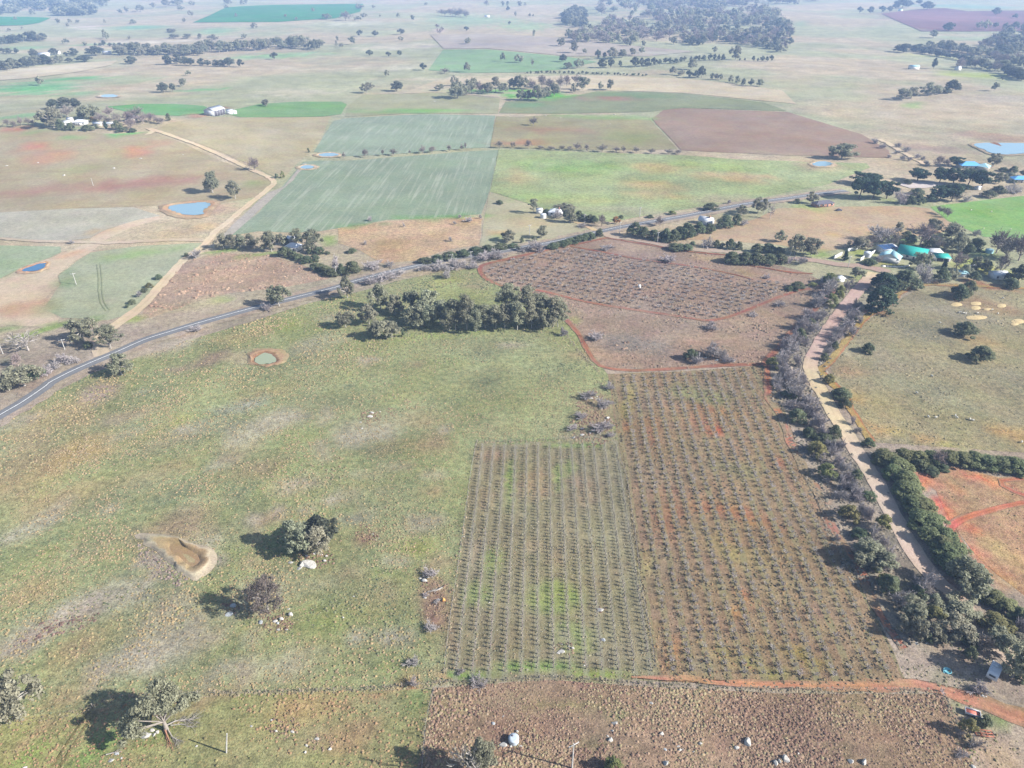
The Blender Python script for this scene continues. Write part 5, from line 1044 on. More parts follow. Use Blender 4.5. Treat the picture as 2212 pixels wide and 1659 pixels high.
def band(context, t, line, n, w, h, seed, kinds='g', spread=0):
    rng = np.random.default_rng(seed)
    L = np.array(line, float)
    d = np.concatenate([[0], np.cumsum(np.linalg.norm(np.diff(L, axis=0), axis=1))])
    for k in range(n):
        s = d[-1] * (k + .8 * rng.random()) / n
        x = np.interp(s, d, L[:, 0]); y = np.interp(s, d, L[:, 1]) + spread * (rng.random() - .5)
        ww = w * (.7 + .6 * rng.random()); hh = h * (.75 + .5 * rng.random())
        TREES.append((t, x, y - hh, y, ww, kinds[rng.integers(len(kinds))], context))
band('in the long belt of gums across the far left', 0, [(770, 365), (900, 350), (1100, 352), (1300, 345), (1450, 335), (1650, 320), (1850, 315), (2090, 318)], 44, 72, 58, 3, spread=24)
band('in the long belt of gums across the far left', 0, [(1180, 360), (1300, 362)], 5, 60, 45, 33)
band('in the belt of trees at the far left edge', 0, [(0, 455), (150, 440), (260, 425), (400, 405)], 18, 60, 48, 4, 'ge', spread=14)
band('in the small wood at the far left edge', 0, [(0, 285), (120, 275), (290, 258)], 14, 60, 48, 5, 'ge', spread=16)
band('in the creek belt at the far right', 2, [(1380, 345), (1500, 330), (1700, 335), (1850, 345), (2000, 365), (2212, 350)], 26, 75, 48, 6, 'ge', spread=26)
band('in the diagonal hedge at the far right', 2, [(1540, 345), (1700, 375), (1900, 405)], 16, 50, 34, 7, 'e', spread=6)
band('in the wood at the far right edge', 2, [(1780, 445), (1900, 440), (2000, 455), (2080, 465)], 12, 75, 60, 8, 'gb', spread=20)
band('in the wood at the far right edge', 2, [(2090, 480), (2212, 525)], 8, 70, 50, 9, 'e', spread=16)
band('in the wood at the far right edge', 2, [(2000, 400), (2220, 430)], 12, 85, 60, 10, 'gb', spread=50)
band('in the bare clump on the far crest', 1, [(650, 100), (740, 112), (830, 112)], 9, 60, 45, 11, 'b', spread=12)
band('in the bushy line along the pale paddock', 1, [(1200, 476), (1450, 478), (1660, 482), (1990, 492)], 34, 20, 15, 12, 'se', spread=4)

band('in the grey scrub beside the gravel road', 5, [(985, 600), (900, 720), (800, 860), (690, 990), (620, 1130), (680, 1230)], 26, 105, 85, 41, 'u', spread=60)
band('in the grey scrub below the gravel road bend', 8, [(700, 20), (820, 210), (960, 430), (1040, 600), (1130, 780), (1220, 980), (1330, 1130)], 30, 110, 95, 42, 'u', spread=90)
band('in the narrow scrub right of the gravel road', 5, [(1130, 760), (1060, 860), (960, 960), (900, 1080)], 10, 85, 70, 43, 'u', spread=40)

# masses of far wood that no one could count: real small trees joined into one object each
def woodland(name, label, t, poly, n, w, h, seed, kinds='gb'):
    rng = np.random.default_rng(seed)
    P = np.array(poly, float); lo, hi = P.min(0), P.max(0)
    Vs = []; Fs = []; Ts = []; nn = 0; c = 0
    src = []
    for kd in kinds:
        for vv in KINDS[kd]['v']['lo']:
            me = vv[2]
            v = np.empty(len(me.vertices) * 3, np.float32); me.vertices.foreach_get('co', v)
            tt = np.empty(len(me.vertices), np.float32); me.attributes['tint'].data.foreach_get('value', tt)
            f4 = np.array([list(p.vertices) for p in me.polygons if len(p.vertices) == 4])
            src.append((kd, v.reshape(-1, 3), f4, tt))
    out = {}
    while c < n:
        q = lo + (hi - lo) * rng.random(2)
        if not inpoly(q[:1], q[1:], P)[0]: continue
        c += 1
        kd, v, f, tt = src[rng.integers(len(src))]
        p, W, H = solve_size(t, q[0], q[1] - h * (.7 + .6 * rng.random()), q[1], w * (.7 + .6 * rng.random()), KINDS[kd])
        a = rng.random() * 6.283
        r = np.array([[math.cos(a), -math.sin(a), 0], [math.sin(a), math.cos(a), 0], [0, 0, 1]])
        vv = (v * np.array([W / 2, W / 2, H])) @ r.T + p
        o = out.setdefault(kd, [[], [], [], 0])
        o[0].append(vv); o[1].append(f + o[3]); o[2].append(tt * (.8 + .4 * rng.random())); o[3] += len(vv)
    V = []; F = []; T = []; mi = []; off = 0; mats = []
    for k, (kd, o) in enumerate(out.items()):
        V += o[0]; F += [f + off for f in o[1]]; T += o[2]; mi += [k] * sum(len(f) for f in o[1]); off += o[3]
        mats.append({'g': L_gum, 'b': L_brown, 'e': L_dark}[kd])
    ob = link(name, mesh_arrays(name, np.vstack(V), [np.vstack(F)], mats, midx=mi, attrs={'tint': np.concatenate(T)}))
    tag(ob, label, 'woodland', kind='stuff')
def woods_all():
    woodland('woodland', 'dense purple-grey wood in the hazy distance right of centre', 1, [(1420, 275), (1500, 235), (1700, 190), (1720, 150), (1880, 150), (1990, 185), (2000, 250), (1900, 285), (1600, 285)], 115, 58, 46, 21)
    woodland('woodland', 'two small dense clumps just above the large far wood', 1, [(1440, 118), (1500, 80), (1570, 90), (1570, 120), (1600, 170), (1480, 190), (1450, 165), (1500, 140)], 40, 62, 46, 22, 'ge')
    woodland('woodland', 'open wood spread along the top right edge of the valley', 2, [(-300, -10), (-300, 40), (-100, 60), (100, 65), (230, 100), (300, 60), (480, 30), (760, 40), (880, 20), (900, -25)], 170, 58, 40, 23)
    woodland('woodland', 'broken wood around small far paddocks behind the planted row', 2, [(-60, 105), (100, 100), (200, 130), (300, 100), (480, 70), (600, 90), (720, 215), (640, 180), (480, 170), (300, 175), (180, 195), (60, 200), (0, 190)], 120, 58, 46, 24)
    woodland('woodland', 'dark dense wood filling the slope above the planted row', 2, [(60, 240), (180, 200), (240, 225), (380, 210), (560, 190), (700, 215), (700, 335), (610, 345), (560, 320), (400, 300), (300, 285), (190, 280), (90, 300), (0, 300)], 140, 60, 46, 25, 'gbe')
    woodland('woodland', 'hazy blue wood in the top left corner', 0, [(320, 105), (360, 80), (560, 60), (620, 70), (605, 108)], 70, 52, 38, 26, 'ge')
    woodland('woodland', 'loose hazy trees along the top left edge', 0, [(-20, 65), (-20, 100), (260, 100), (300, 60), (620, 45), (700, 60), (700, 5), (560, -20), (150, -10)], 110, 46, 34, 27, 'ge')
    woodland('woodland', 'loose trees trailing from the purple wood to the far right crest', 1, [(1640, 20), (1760, 0), (2212, -20), (2212, 120), (2060, 130), (1900, 120), (1760, 90), (1660, 110)], 80, 50, 38, 28)
    woodland('woodland', 'open wood on the flat right of the purple wood', 1, [(2010, 130), (2230, 100), (2230, 280), (2060, 300), (2000, 240)], 46, 58, 44, 29)
    woodland('woodland', 'tree belts behind the creek at the far right edge', 2, [(2060, 230), (2230, 200), (2230, 330), (2100, 345), (1900, 330)], 40, 66, 50, 30)

# ------------------------------------------------------------------ placing them, with a description of each
EASTL = smooth_line(EAST, 1.5)
def place_trees():
    rng = np.random.default_rng(99)
    recs = []
    for t, x, y0, y1, w, k, ctx in TREES:
        K = KINDS[k]
        p, W, H = solve_size(t, x, y0, y1, w, K)
        wv = w / TILE[t][2]
        if 'gravel road' in ctx and k == 'u': W *= .78; H *= .85
        if 'grey gum grove' in ctx: H *= .88
        if 'gravel road' in ctx and 'shading' not in ctx:      # keep the carriageway itself clear
            dd = np.linalg.norm(EASTL - p[:2], axis=1); j = int(np.argmin(dd)); need = 3.6 + W * .36
            if dd[j] < need:
                q = EASTL[j] + (p[:2] - EASTL[j]) / max(dd[j], .05) * need; p = np.array([q[0], q[1], float(hgt(*q))])
        recs.append(dict(p=p, W=W, H=H, wv=wv, k=k, ctx=ctx, u=vp(t, x, y1)[0]))
    sets = {}
    for r in recs: sets.setdefault((r['k'], r['ctx']), []).append(r)
    nth = lambda k: f"{k}{'th' if 10 <= k % 100 <= 20 else {1: 'st', 2: 'nd', 3: 'rd'}.get(k % 10, 'th')}"
    ORD = ['leftmost'] + [nth(k) + ' from left' for k in range(2, 90)]
    for (k, ctx), rs in sets.items():
        ph = KINDS[k]['phrase']
        rs.sort(key=lambda r: r['u'])
        n = len(rs)
        for i, r in enumerate(rs):
            if n == 1: r['label'] = f'{ph} {ctx}'
            elif n == 2:
                o = rs[1 - i]
                if max(r['W'], o['W']) > 1.18 * min(r['W'], o['W']):
                    r['label'] = f"{'broader' if r['W'] > o['W'] else 'narrower'} {ph} of the two {ctx}"
                elif max(r['H'], o['H']) > 1.18 * min(r['H'], o['H']):
                    r['label'] = f"{'taller' if r['H'] > o['H'] else 'shorter'} {ph} of the two {ctx}"
                else: r['label'] = f"{'left' if i == 0 else 'right'} {ph} of the two {ctx}"
            elif n <= 80:
                r['label'] = f"{ph} {ctx}, {'rightmost' if i == n - 1 else ORD[i]}"
            else: r['label'] = f'{ph} {ctx}'
            if n > 1: r['group'] = f"{ph}s {ctx}"
    cnt = {}
    order = sorted(recs, key=lambda r: -r['wv'] * r['H'])
    surplus = []
    for r in order:
        K = KINDS[r['k']]
        cnt[r['k']] = cnt.get(r['k'], 0) + 1
        if cnt[r['k']] > 300: surplus.append(r); continue
        big = r['wv'] > 15
        q = 'hi' if r['wv'] > 17 else 'lo'
        if q == 'hi' and r['H'] > 1.3 * r['W'] and K['v'].get('tall'): q = 'tall'
        vs = K['v'][q]; cm, tm, jm = vs[rng.integers(len(vs))]
        a = rng.random() * 6.283
        scl = (r['W'] / 2 * (1 + .06 * rng.normal()), r['W'] / 2 * (1 + .06 * rng.normal()), r['H'])
        if big and tm is not None:
            o = empty(K['name'], r['p'], a); o.scale = scl
            link('crown', cm, o); link('trunk', tm, o)
        else:
            o = link(K['name'], jm if jm is not None else cm)
            o.location = r['p']; o.rotation_euler = (0, 0, a); o.scale = scl
        tag(o, r['label'], K['cat'], r.get('group'))
    if surplus:
        Vs = []; Fs = []; Ts = []; n = 0
        for r in surplus:
            me = KINDS[r['k']]['v']['lo'][rng.integers(4)][2]
            v = np.empty(len(me.vertices) * 3, np.float32); me.vertices.foreach_get('co', v)
            tt = np.empty(len(me.vertices), np.float32); me.attributes['tint'].data.foreach_get('value', tt)
            f = np.array([list(p.vertices) for p in me.polygons if len(p.vertices) == 4])
            Vs.append(v.reshape(-1, 3) * np.array([r['W'] / 2, r['W'] / 2, r['H']]) + r['p']); Fs.append(f + n); Ts.append(tt); n += len(me.vertices)
        o = link('distant_gum_trees', mesh_arrays('distant_gum_trees', np.vstack(Vs), [np.vstack(Fs)], [L_gum], attrs={'tint': np.concatenate(Ts)}))
        tag(o, 'tiny hazy gums dotted over the farthest paddocks', 'trees', kind='stuff')
    print('TREES', len(recs), cnt, [r['label'] for r in recs if len(r['label'].split()) > 16])
place_trees()
woods_all()

# ------------------------------------------------------------------ orchard trees and vines
def field_rows(polyV, bearing, row, along, jit, seed, miss=.04, org=None):
    P = gp(polyV[:, 0], polyV[:, 1])[:, :2]
    rng = np.random.default_rng(seed)
    d = np.array([math.sin(bearing), math.cos(bearing)]); n = np.array([d[1], -d[0]])
    o = P[0] if org is None else org
    s = (P - o) @ n; t = (P - o) @ d
    out = []
    for i in range(int(math.floor(s.min() / row)), int(math.ceil(s.max() / row)) + 1):
        for j in range(int(math.floor(t.min() / along)), int(math.ceil(t.max() / along)) + 1):
            out.append((*(o + n * (i * row) + d * (j * along) + rng.normal(size=2) * jit), i, j))
    Q = np.array(out)
    Q = Q[inpoly(Q[:, 0], Q[:, 1], P)]
    Q = Q[rng.random(len(Q)) > miss]
    return np.column_stack([Q[:, :2], hgt(Q[:, 0], Q[:, 1]), Q[:, 2:]])
L_orch = leaf_material('orchard_twigs', (.215, .190, .180), trans=0, var=.3)
L_vine = leaf_material('vine_canes', (.215, .185, .165), trans=0, var=.25)
def orchard_tree_mesh(seed, limb=1.0, tw=11, tr=.026):
    rng = np.random.default_rng(seed)
    m = MB(); Q = []; T = []
    m.tube([(0, 0, -.1), (.02, .0, .25), (0, .03, .45)], [.13 * limb, .11 * limb, .10 * limb], 4, cap=False)
    for k in range(7):
        th = k * .9 + rng.random() * .6
        e = np.array([math.cos(th) * .72, math.sin(th) * .82, .85 + .35 * rng.random()])
        m.tube([(0, 0, .38), e * np.array([.55, .55, .75]), e], [.06 * limb, .045 * limb, .025 * limb], 3, cap=False)
        for j in range(tw):
            s = np.array([0, 0, .45]) + (e - np.array([0, 0, .45])) * (.3 + .7 * rng.random())
            f = s + rng.normal(size=3) * np.array([.26, .28, .12]) + np.array([0, 0, .2])
            t = np.cross(f - s, rng.normal(size=3)); t = t / np.linalg.norm(t) * tr
            Q.append([s - t, s + t, f + t * .6, f - t * .6]); T.append(.9 + .6 * rng.random())
    Q = np.array(Q).reshape(-1, 3); V0 = np.concatenate(m.v); n = len(V0)
    return np.vstack([V0, Q]), np.vstack([np.concatenate(m.f4), np.arange(len(Q)).reshape(-1, 4) + n]), np.concatenate([np.full(n, .7), np.repeat(T, 4)])
def vine_mesh(seed):
    rng = np.random.default_rng(seed)
    m = MB(); Q = []; T = []
    m.tube([(0, 0, -.1), (.03, .02, .6), (0, 0, 1.1)], [.13, .115, .12], 5, cap=True)
    m.tube([(0, -.6, .8), (0, 0, .75), (0, .6, .8)], [.04, .06, .04], 3, cap=False)
    for j in range(20):
        y = rng.normal() * .2 if j < 13 else rng.random() * 1.2 - .6
        s = np.array([rng.normal() * .06, y * .5, .85]); f = np.array([rng.normal() * .2, y * 1.2 + rng.normal() * .08, 1.15 + .5 * rng.random()])
        t = np.array([.3, 1, 0]) * .022 + rng.normal(size=3) * .01
        Q.append([s - t, s + t, f + t * .6, f - t * .6]); T.append(.8 + .7 * rng.random())
    Q = np.array(Q).reshape(-1, 3); V0 = np.concatenate(m.v); n = len(V0)
    F = np.vstack([np.concatenate(m.f4), np.arange(len(Q)).reshape(-1, 4) + n])
    return np.vstack([V0, Q]), F, np.concatenate([np.full(n, .8), np.repeat(T, 4)])
def plant_rows(places, src, mat, name, label, cat, group, stuff_name, stuff_label, bearing, smin, smax, seed, limit=300):
    rng = np.random.default_rng(seed)
    rows_ = {r: k for k, r in enumerate(sorted(set(places[:, 3])))}
    rank = {}
    for r in rows_:
        for k, i in enumerate(sorted(np.where(places[:, 3] == r)[0], key=lambda i: places[i, 4])): rank[i] = k + 1
    nth = lambda k: f"{k}{'th' if 10 <= k % 100 <= 20 else {1: 'st', 2: 'nd', 3: 'rd'}.get(k % 10, 'th')}"
    rowno = [rows_[r] + 1 for r in places[:, 3]]
    places = places[:, :3]
    d = np.linalg.norm(places - np.array([0, 0, CAM_H]), axis=1)
    idx = np.argsort(d)
    meshes = [mesh_arrays(name, v, [f], [mat], attrs={'tint': t}) for v, f, t in src]
    Vs = []; Fs = []; Ts = []; n = 0
    for c, i in enumerate(idx):
        k = rng.integers(len(src)); s = smin + (smax - smin) * rng.random(); a = -bearing + rng.normal() * .12 + (math.pi if rng.random() < .5 else 0)
        sz = s * (.85 + .3 * rng.random())
        if c < limit:
            o = link(name, meshes[k]); o.location = places[i]; o.rotation_euler = (rng.normal() * .07, rng.normal() * .07, a); o.scale = (s, s, sz)
            tag(o, label.format(pos=nth(rank[i]), row=nth(rowno[i])), cat, group)
        else:
            v, f, t = src[k]
            r = np.array([[math.cos(a), -math.sin(a), 0], [math.sin(a), math.cos(a), 0], [0, 0, 1]])
            Vs.append((v * np.array([s, s, sz])) @ r.T + places[i]); Fs.append(f + n); Ts.append(t * (.8 + .4 * rng.random())); n += len(v)
    if Vs:
        o = link(stuff_name, mesh_arrays(stuff_name, np.vstack(Vs), [np.vstack(Fs)], [mat], attrs={'tint': np.concatenate(Ts)}))
        tag(o, stuff_label, cat, kind='stuff')
    print(name, len(idx))
VP_left = pts('V', (1042, 968), (1330, 960), (1408, 1452), (978, 1452))
vine_places = field_rows(VP_left, math.radians(1.9), 3.95, 1.35, .06, 5, .05)
plant_rows(vine_places, [vine_mesh(s) for s in range(4)], L_vine, 'grape_vine', 'bare grey vine, {pos} from the bottom in the {row} vineyard row from left', 'vine', 'vines in the rows of the left vineyard block', 'vine_rows', 'more distant bare vines in the upper rows of the left vineyard block', math.radians(1.9), .8, 1.05, 6)
VP_right = pts('V', (1345, 815), (1480, 808), (1618, 800), (1660, 868), (1740, 1050), (1845, 1270), (1935, 1455), (1800, 1462), (1440, 1462), (1390, 1190), (1352, 960))
otr = [orchard_tree_mesh(s) for s in range(5)]
orch_places = field_rows(VP_right, math.radians(2.6), 4.3, 2.4, .16, 8, .08)
VP_far = pts(4, (935, 500), (1100, 448), (1480, 362), (1700, 402), (1900, 442), (2212, 488), 5, (150, 512), (330, 550), (600, 600), (720, 620), (620, 668), (480, 728), (330, 790), (190, 824), (90, 815), 4, (2212, 800), (1900, 754), (1600, 703), (1430, 664), (1290, 625), (1030, 588), (960, 555))
w0, w1 = gp(*np.array([vp(4, 1430, 675), vp(4, 2212, 810)]).T)
fb = math.atan2(w1[0] - w0[0], w1[1] - w0[1])
far_places = field_rows(VP_far, fb, 5.8, 4.6, .35, 9, .10)
plant_rows(orch_places, otr, L_orch, 'orchard_tree', 'low leafless fruit tree, {pos} from the bottom in the {row} orchard row from left', 'fruit tree', 'fruit trees in the rows of the right orchard block', 'orchard_rows', 'more distant leafless fruit trees in the upper right orchard block', math.radians(2.6), .66, 1.15, 10)
plant_rows(far_places, [orchard_tree_mesh(s_ + 30, .5, 24, .034) for s_ in range(4)], L_orch, 'orchard_tree', '', 'fruit tree', '', 'orchard_rows', 'leafless fruit trees in the slanting rows of the far red-edged orchard', fb, 1.05, 1.55, 11, limit=0)

# ------------------------------------------------------------------ grass tussocks: real tufts over the near fields
M_tuft = tint_material('tussock_grass')
def tussocks(name, label, regions, seed):
    rng = np.random.default_rng(seed)
    Vs = []; Cs = []; n = 0; Fs = []
    for poly, dens, pal, size, dfn in regions:
        P = poly
        x0, y0 = P.min(0); x1, y1 = P.max(0)
        x0 = max(x0, -260); x1 = min(x1, 330); y0 = max(y0, 60); y1 = min(y1, 480)
        N = int((x1 - x0) * (y1 - y0) * dens)
        if N <= 0: continue
        x = x0 + (x1 - x0) * rng.random(N); y = y0 + (y1 - y0) * rng.random(N)
        m = inpoly(x, y, P); x, y = x[m], y[m]
        # in view only
        zc = y * CP + CAM_H * SP; uu = x / zc * FPX
        m = np.abs(uu) < 1180; x, y = x[m], y[m]
        pr = dfn(x, y) * np.clip(1.25 - np.hypot(x, y) / 420, .25, 1)
        m = rng.random(len(x)) < pr; x, y = x[m], y[m]
        k = len(x)
        if k == 0: continue
        s = size * (.45 + 1.0 * rng.random(k) ** 1.6) * (.6 + .9 * fbm(x / 13, y / 13, seed + 9)) * np.clip(np.hypot(x, y) / 220, 1, 1.5)
        mixv = np.clip(fbm(x / 22, y / 22, seed + 5) * 1.6 - .3 + .35 * rng.normal(size=k), 0, .999)
        pa = np.array([alb(c) for c in pal]); q = mixv * (len(pa) - 1); i0 = q.astype(int); fr = (q - i0)[:, None]
        c = pa[i0] * (1 - fr) + pa[np.minimum(i0 + 1, len(pa) - 1)] * fr
        c = c * (.8 + .4 * rng.random(k))[:, None]
        z = hgt(x, y) + .06
        nb = 6
        # a low ragged mound: triangles from the tip down to an uneven rim
        th = rng.random(k)[:, None] * 6.283 + np.arange(nb)[None] * 6.283 / nb + rng.random((k, nb)) * .6
        r = s[:, None] * (.7 + .6 * rng.random((k, nb)))
        hz = s * (.55 + .5 * rng.random(k))
        tip = np.stack([x + rng.normal(size=k) * s * .2, y + rng.normal(size=k) * s * .2, z + hz], -1)
        rim = np.stack([x[:, None] + np.cos(th) * r, y[:, None] + np.sin(th) * r, np.repeat((z - .04)[:, None], nb, 1)], -1)
        V = np.concatenate([tip[:, None], rim], 1).reshape(-1, 3)
        b0 = np.arange(k)[:, None] * (nb + 1)
        f = np.stack([np.repeat(b0, nb, 1), b0 + 1 + np.arange(nb)[None], b0 + 1 + (np.arange(nb)[None] + 1) % nb], -1).reshape(-1, 3)
        cc = np.repeat(c, nb + 1, 0) * (.85 + .3 * rng.random((len(V), 1)))
        Fs.append(f + n); Vs.append(V); Cs.append(cc); n += len(V)
    V = np.vstack(Vs)
    print(name, n // 7)
    o = link(name, mesh_arrays(name, V, [np.vstack(Fs)], [M_tuft], attrs={'Col': np.vstack(Cs)}))
    tag(o, label, 'grass', kind='stuff')
tan_x = lambda x, y: sstep(30, -130, x + .25 * (y - 180))
def d_past(x, y): return np.clip((fbm(x / 17, y / 17, 70) - .38) * 3.2, .05, 1)
def d_brown(x, y): return np.clip((fbm(x / 9, y / 9, 71) - .3) * 3.2, .08, 1)
def avoid(f):
    holes = [o4, grow(o3, 1.05)]
    def g(x, y):
        p = f(x, y)
        for h_ in holes: p = p * ~inpoly(x, y, h_)
        return p
    return g
green_pal = [(122, 130, 98), (146, 150, 112), (168, 160, 122), (178, 160, 120)]
tan_pal = [(165, 160, 114), (190, 168, 124), (192, 168, 126), (184, 162, 130)]
def buffer(line, w):
    L = smooth_line(line, 3.0); T = np.gradient(L, axis=0); T /= np.linalg.norm(T, axis=1)[:, None]; N_ = np.stack([T[:, 1], -T[:, 0]], -1) * w
    return np.vstack([L + N_, (L - N_)[::-1]])
FL1 = gpoly(7, (880, 378), (845, 540), (800, 870), (770, 1090), 10, (742, 40), (702, 300), (665, 640)); FL2 = gpoly(7, (880, 378), (1200, 374), (1450, 358), (1730, 352)); FL3 = gpoly(7, (1755, 420), (1835, 560), (1885, 850), (1925, 1150), 10, (1932, 20), (2002, 380), (2037, 620))
FL4 = gpoly(9, (-60, 985), (300, 925), (600, 850), (760, 790), (1170, 768), (1700, 755), (2212, 742), 10, (420, 716), (640, 690)); FL5 = gpoly(10, (640, 690), (950, 688), (1400, 660), (1900, 698), (2212, 712), 11, (600, 738), (1300, 742), (1660, 748)); FL6 = gpoly(10, (600, 742), (552, 930), (532, 1150), (518, 1300)); FL7 = gpoly(11, (1680, 752), (1722, 850), (1790, 1000), (1830, 1100)); FL8 = gpoly(4, (1432, 892), (1500, 985), (1565, 1065), (1680, 1172))
dkg = [(140, 132, 104), (162, 150, 120), (182, 164, 136)]
def disc(t, x, y, r): q_ = ring_pts(x, y, r, r * .7, t, 16, .2, int(x)); return gp(q_[:, 0], q_[:, 1])[:, :2]
tussocks('rocky_scrub', 'brown bracken and dead grass round the rock piles', [(disc(*a), 2.6, [(132, 104, 90), (158, 130, 110), (178, 152, 124)], .3, lambda x, y: np.full(np.shape(x), .8)) for a in ((6, 2050, 1130, 110), (9, 1800, 290, 110), (10, 600, 90, 110), (10, 610, 230, 80), (7, 190, 215, 80), (7, 330, 180, 40), (7, 1640, 130, 110), (7, 1620, 290, 150), (7, 170, 970, 90), (9, 1500, 200, 60), (10, 1690, 212, 36), (10, 1450, 470, 70), (10, 1100, 1060, 110), (10, 1790, 1000, 60), (9, 1840, 990, 110), (9, 2080, 1090, 90))], 57)
tussocks('fence_grass', 'long dark grass left standing along the fence lines', [(buffer(l, w), 3.2, dkg, .28, lambda x, y: np.full(np.shape(x), .9)) for l, w in ((FL1, .5), (FL2, .6), (FL3, .6), (FL4, .8), (FL5, .8), (FL6, .7), (FL7, .8), (FL8, .8))], 51)
tussocks('grass_tussocks', 'pale and grey-green tussocks dotted over the open pasture', [
   (FPOLY['pasture'], 2.6, green_pal, .25, avoid(lambda x, y: d_past(x, y) * (1 - .6 * tan_x(x, y)))),
   (FPOLY['pasture'], 2.4, tan_pal, .26, avoid(lambda x, y: d_past(x + 31, y) * tan_x(x, y))),
   (FPOLY['meadow'], 1.7, [(150, 150, 100), (172, 152, 112), (184, 150, 114)], .27, d_past),
   (gpoly(6, (890, 1030), (1000, 1090), (1130, 1200), (1230, 1262), (1150, 1320), (1000, 1240), (900, 1130)), 2.5, [(150, 132, 122), (180, 160, 148)], .3, lambda x, y: np.full(np.shape(x), .8)),
   (gpoly(9, (-40, 420), (300, 290), (640, 240), (640, 330), (300, 400), (-40, 500)), 1.6, [(135, 108, 96), (165, 140, 126)], .34, d_past),
 ], 31)
tussocks('brown_tussocks', 'thick brown tussocks covering the bottom field', [
   (FPOLY['tussock_field'], 5.2, [(150, 120, 104), (172, 142, 120), (192, 164, 138), (184, 170, 130)], .27, d_brown),
   (FPOLY['far_orchard_ground'], .7, [(165, 138, 118), (185, 158, 132), (150, 140, 120)], .36, d_past),
   (FPOLY['tussock_paddock'], .6, [(180, 145, 122), (200, 170, 142)], .5, d_brown),
 ], 37)
def rowband(places_o, bearing, sp, w):
    n0, n1 = math.cos(bearing), -math.sin(bearing); off = places_o[0] * n0 + places_o[1] * n1
    return lambda x, y: np.where(np.cos(((x * n0 + y * n1) - off) * 2 * math.pi / sp) > w, .95 * (fbm(x / 6, y / 6, 83) > .36), .10)
ro_l = gpoly('V', (1042, 968))[0]; ro_r = gpoly('V', (1345, 815))[0]
tussocks('row_grass', 'low ridges of rough grass along the vine and fruit tree rows', [
   (FPOLY['orchard_ground'], 6.0, [(98, 90, 76), (128, 116, 94), (160, 142, 112)], .28, rowband(ro_r, math.radians(2.6), 4.3, .82)),
   (gp(VP_far[:, 0], VP_far[:, 1])[:, :2], 1.6, [(128, 108, 96), (160, 138, 122)], .34, rowband(gp(VP_far[:, 0], VP_far[:, 1])[0], fb, 5.8, .8)),
   (FPOLY['vineyard_ground'], 4.0, [(140, 140, 112), (165, 160, 132), (178, 168, 142)], .2, rowband(ro_l, math.radians(1.9), 3.95, .9)),
 ], 61)
tussocks('orchard_grass', 'rough grass growing between the vine and fruit tree rows', [
   (FPOLY['vineyard_ground'], 1.0, [(140, 140, 98), (158, 146, 112), (172, 150, 120)], .22, d_past),
   (FPOLY['orchard_ground'], 1.0, [(150, 140, 102), (176, 150, 108), (168, 132, 100)], .25, d_past),
   (FPOLY['east_paddock'], .6, [(165, 155, 118), (180, 165, 128)], .28, d_past),
   (gpoly(5, (600, 1250), (700, 950), (1000, 640), (1120, 560), (1230, 620), (1000, 960), (900, 1250), 8, (1300, 640), (1620, 1244), 11, (1900, 400), (1400, 460), (1000, -100), 8, (560, 60)), 2.2, [(150, 138, 122), (140, 134, 116), (176, 162, 142)], .45, lambda x, y: d_brown(x, y) * (np.min(np.hypot(x[:, None] - EASTL[None, ::4, 0], y[:, None] - EASTL[None, ::4, 1]), 1) > 3.6)),
   (gpoly(11, (1400, 480), (1700, 420), (2300, 600), (2300, 900), (1900, 800), (1500, 680), (1380, 560)), 1.6, [(150, 150, 112), (165, 155, 125)], .25, d_past),
   (gpoly(11, (1700, 760), (2300, 960), (2300, 1300), (1850, 1300), (1790, 1000)), 1.4, [(150, 155, 105), (185, 160, 128)], .25, d_past),
   (FPOLY['red_paddock'], .4, [(185, 158, 115), (170, 150, 112)], .28, d_past),
 ], 41)

# ------------------------------------------------------------------ boulders
M_rock = plain('pale_granite', (.32, .305, .275), .9, var=.35, scale=3.0)
M_rockg = plain('grey_and_shaded_granite', (.26, .27, .27), .9, var=.35, scale=3.0)
M_rocko = plain('orange_lichen_rock', (.55, .27, .08), .9, var=.3, scale=3.0)
import bmesh
def rock_mesh(seed, mat, rough=.34):
    bm = bmesh.new(); bmesh.ops.create_icosphere(bm, subdivisions=2, radius=1)
    rng = np.random.default_rng(seed)
    ks = rng.normal(size=(5, 3)) * 1.5; ph = rng.random(5) * 6; cuts = [unit(rng.normal(size=3)) for _ in range(4)]
    for v in bm.verts:
        p = np.array(v.co)
        r = 1 + rough * sum(math.sin(k @ p + f) for k, f in zip(ks, ph)) / 2.5
        p = p * r
        for c in cuts:
            d = p @ c
            if d > .72: p = p - c * (d - .72)
        v.co = p * np.array([1, 1, .8])
    me = bpy.data.meshes.new('boulder'); bm.to_mesh(me); bm.free(); me.materials.append(mat)
    return me
ROCKM = {'w': [rock_mesh(s, M_rock) for s in range(5)], 'g': [rock_mesh(s + 9, M_rockg) for s in range(4)], 'o': [rock_mesh(40, M_rocko, .2)]}
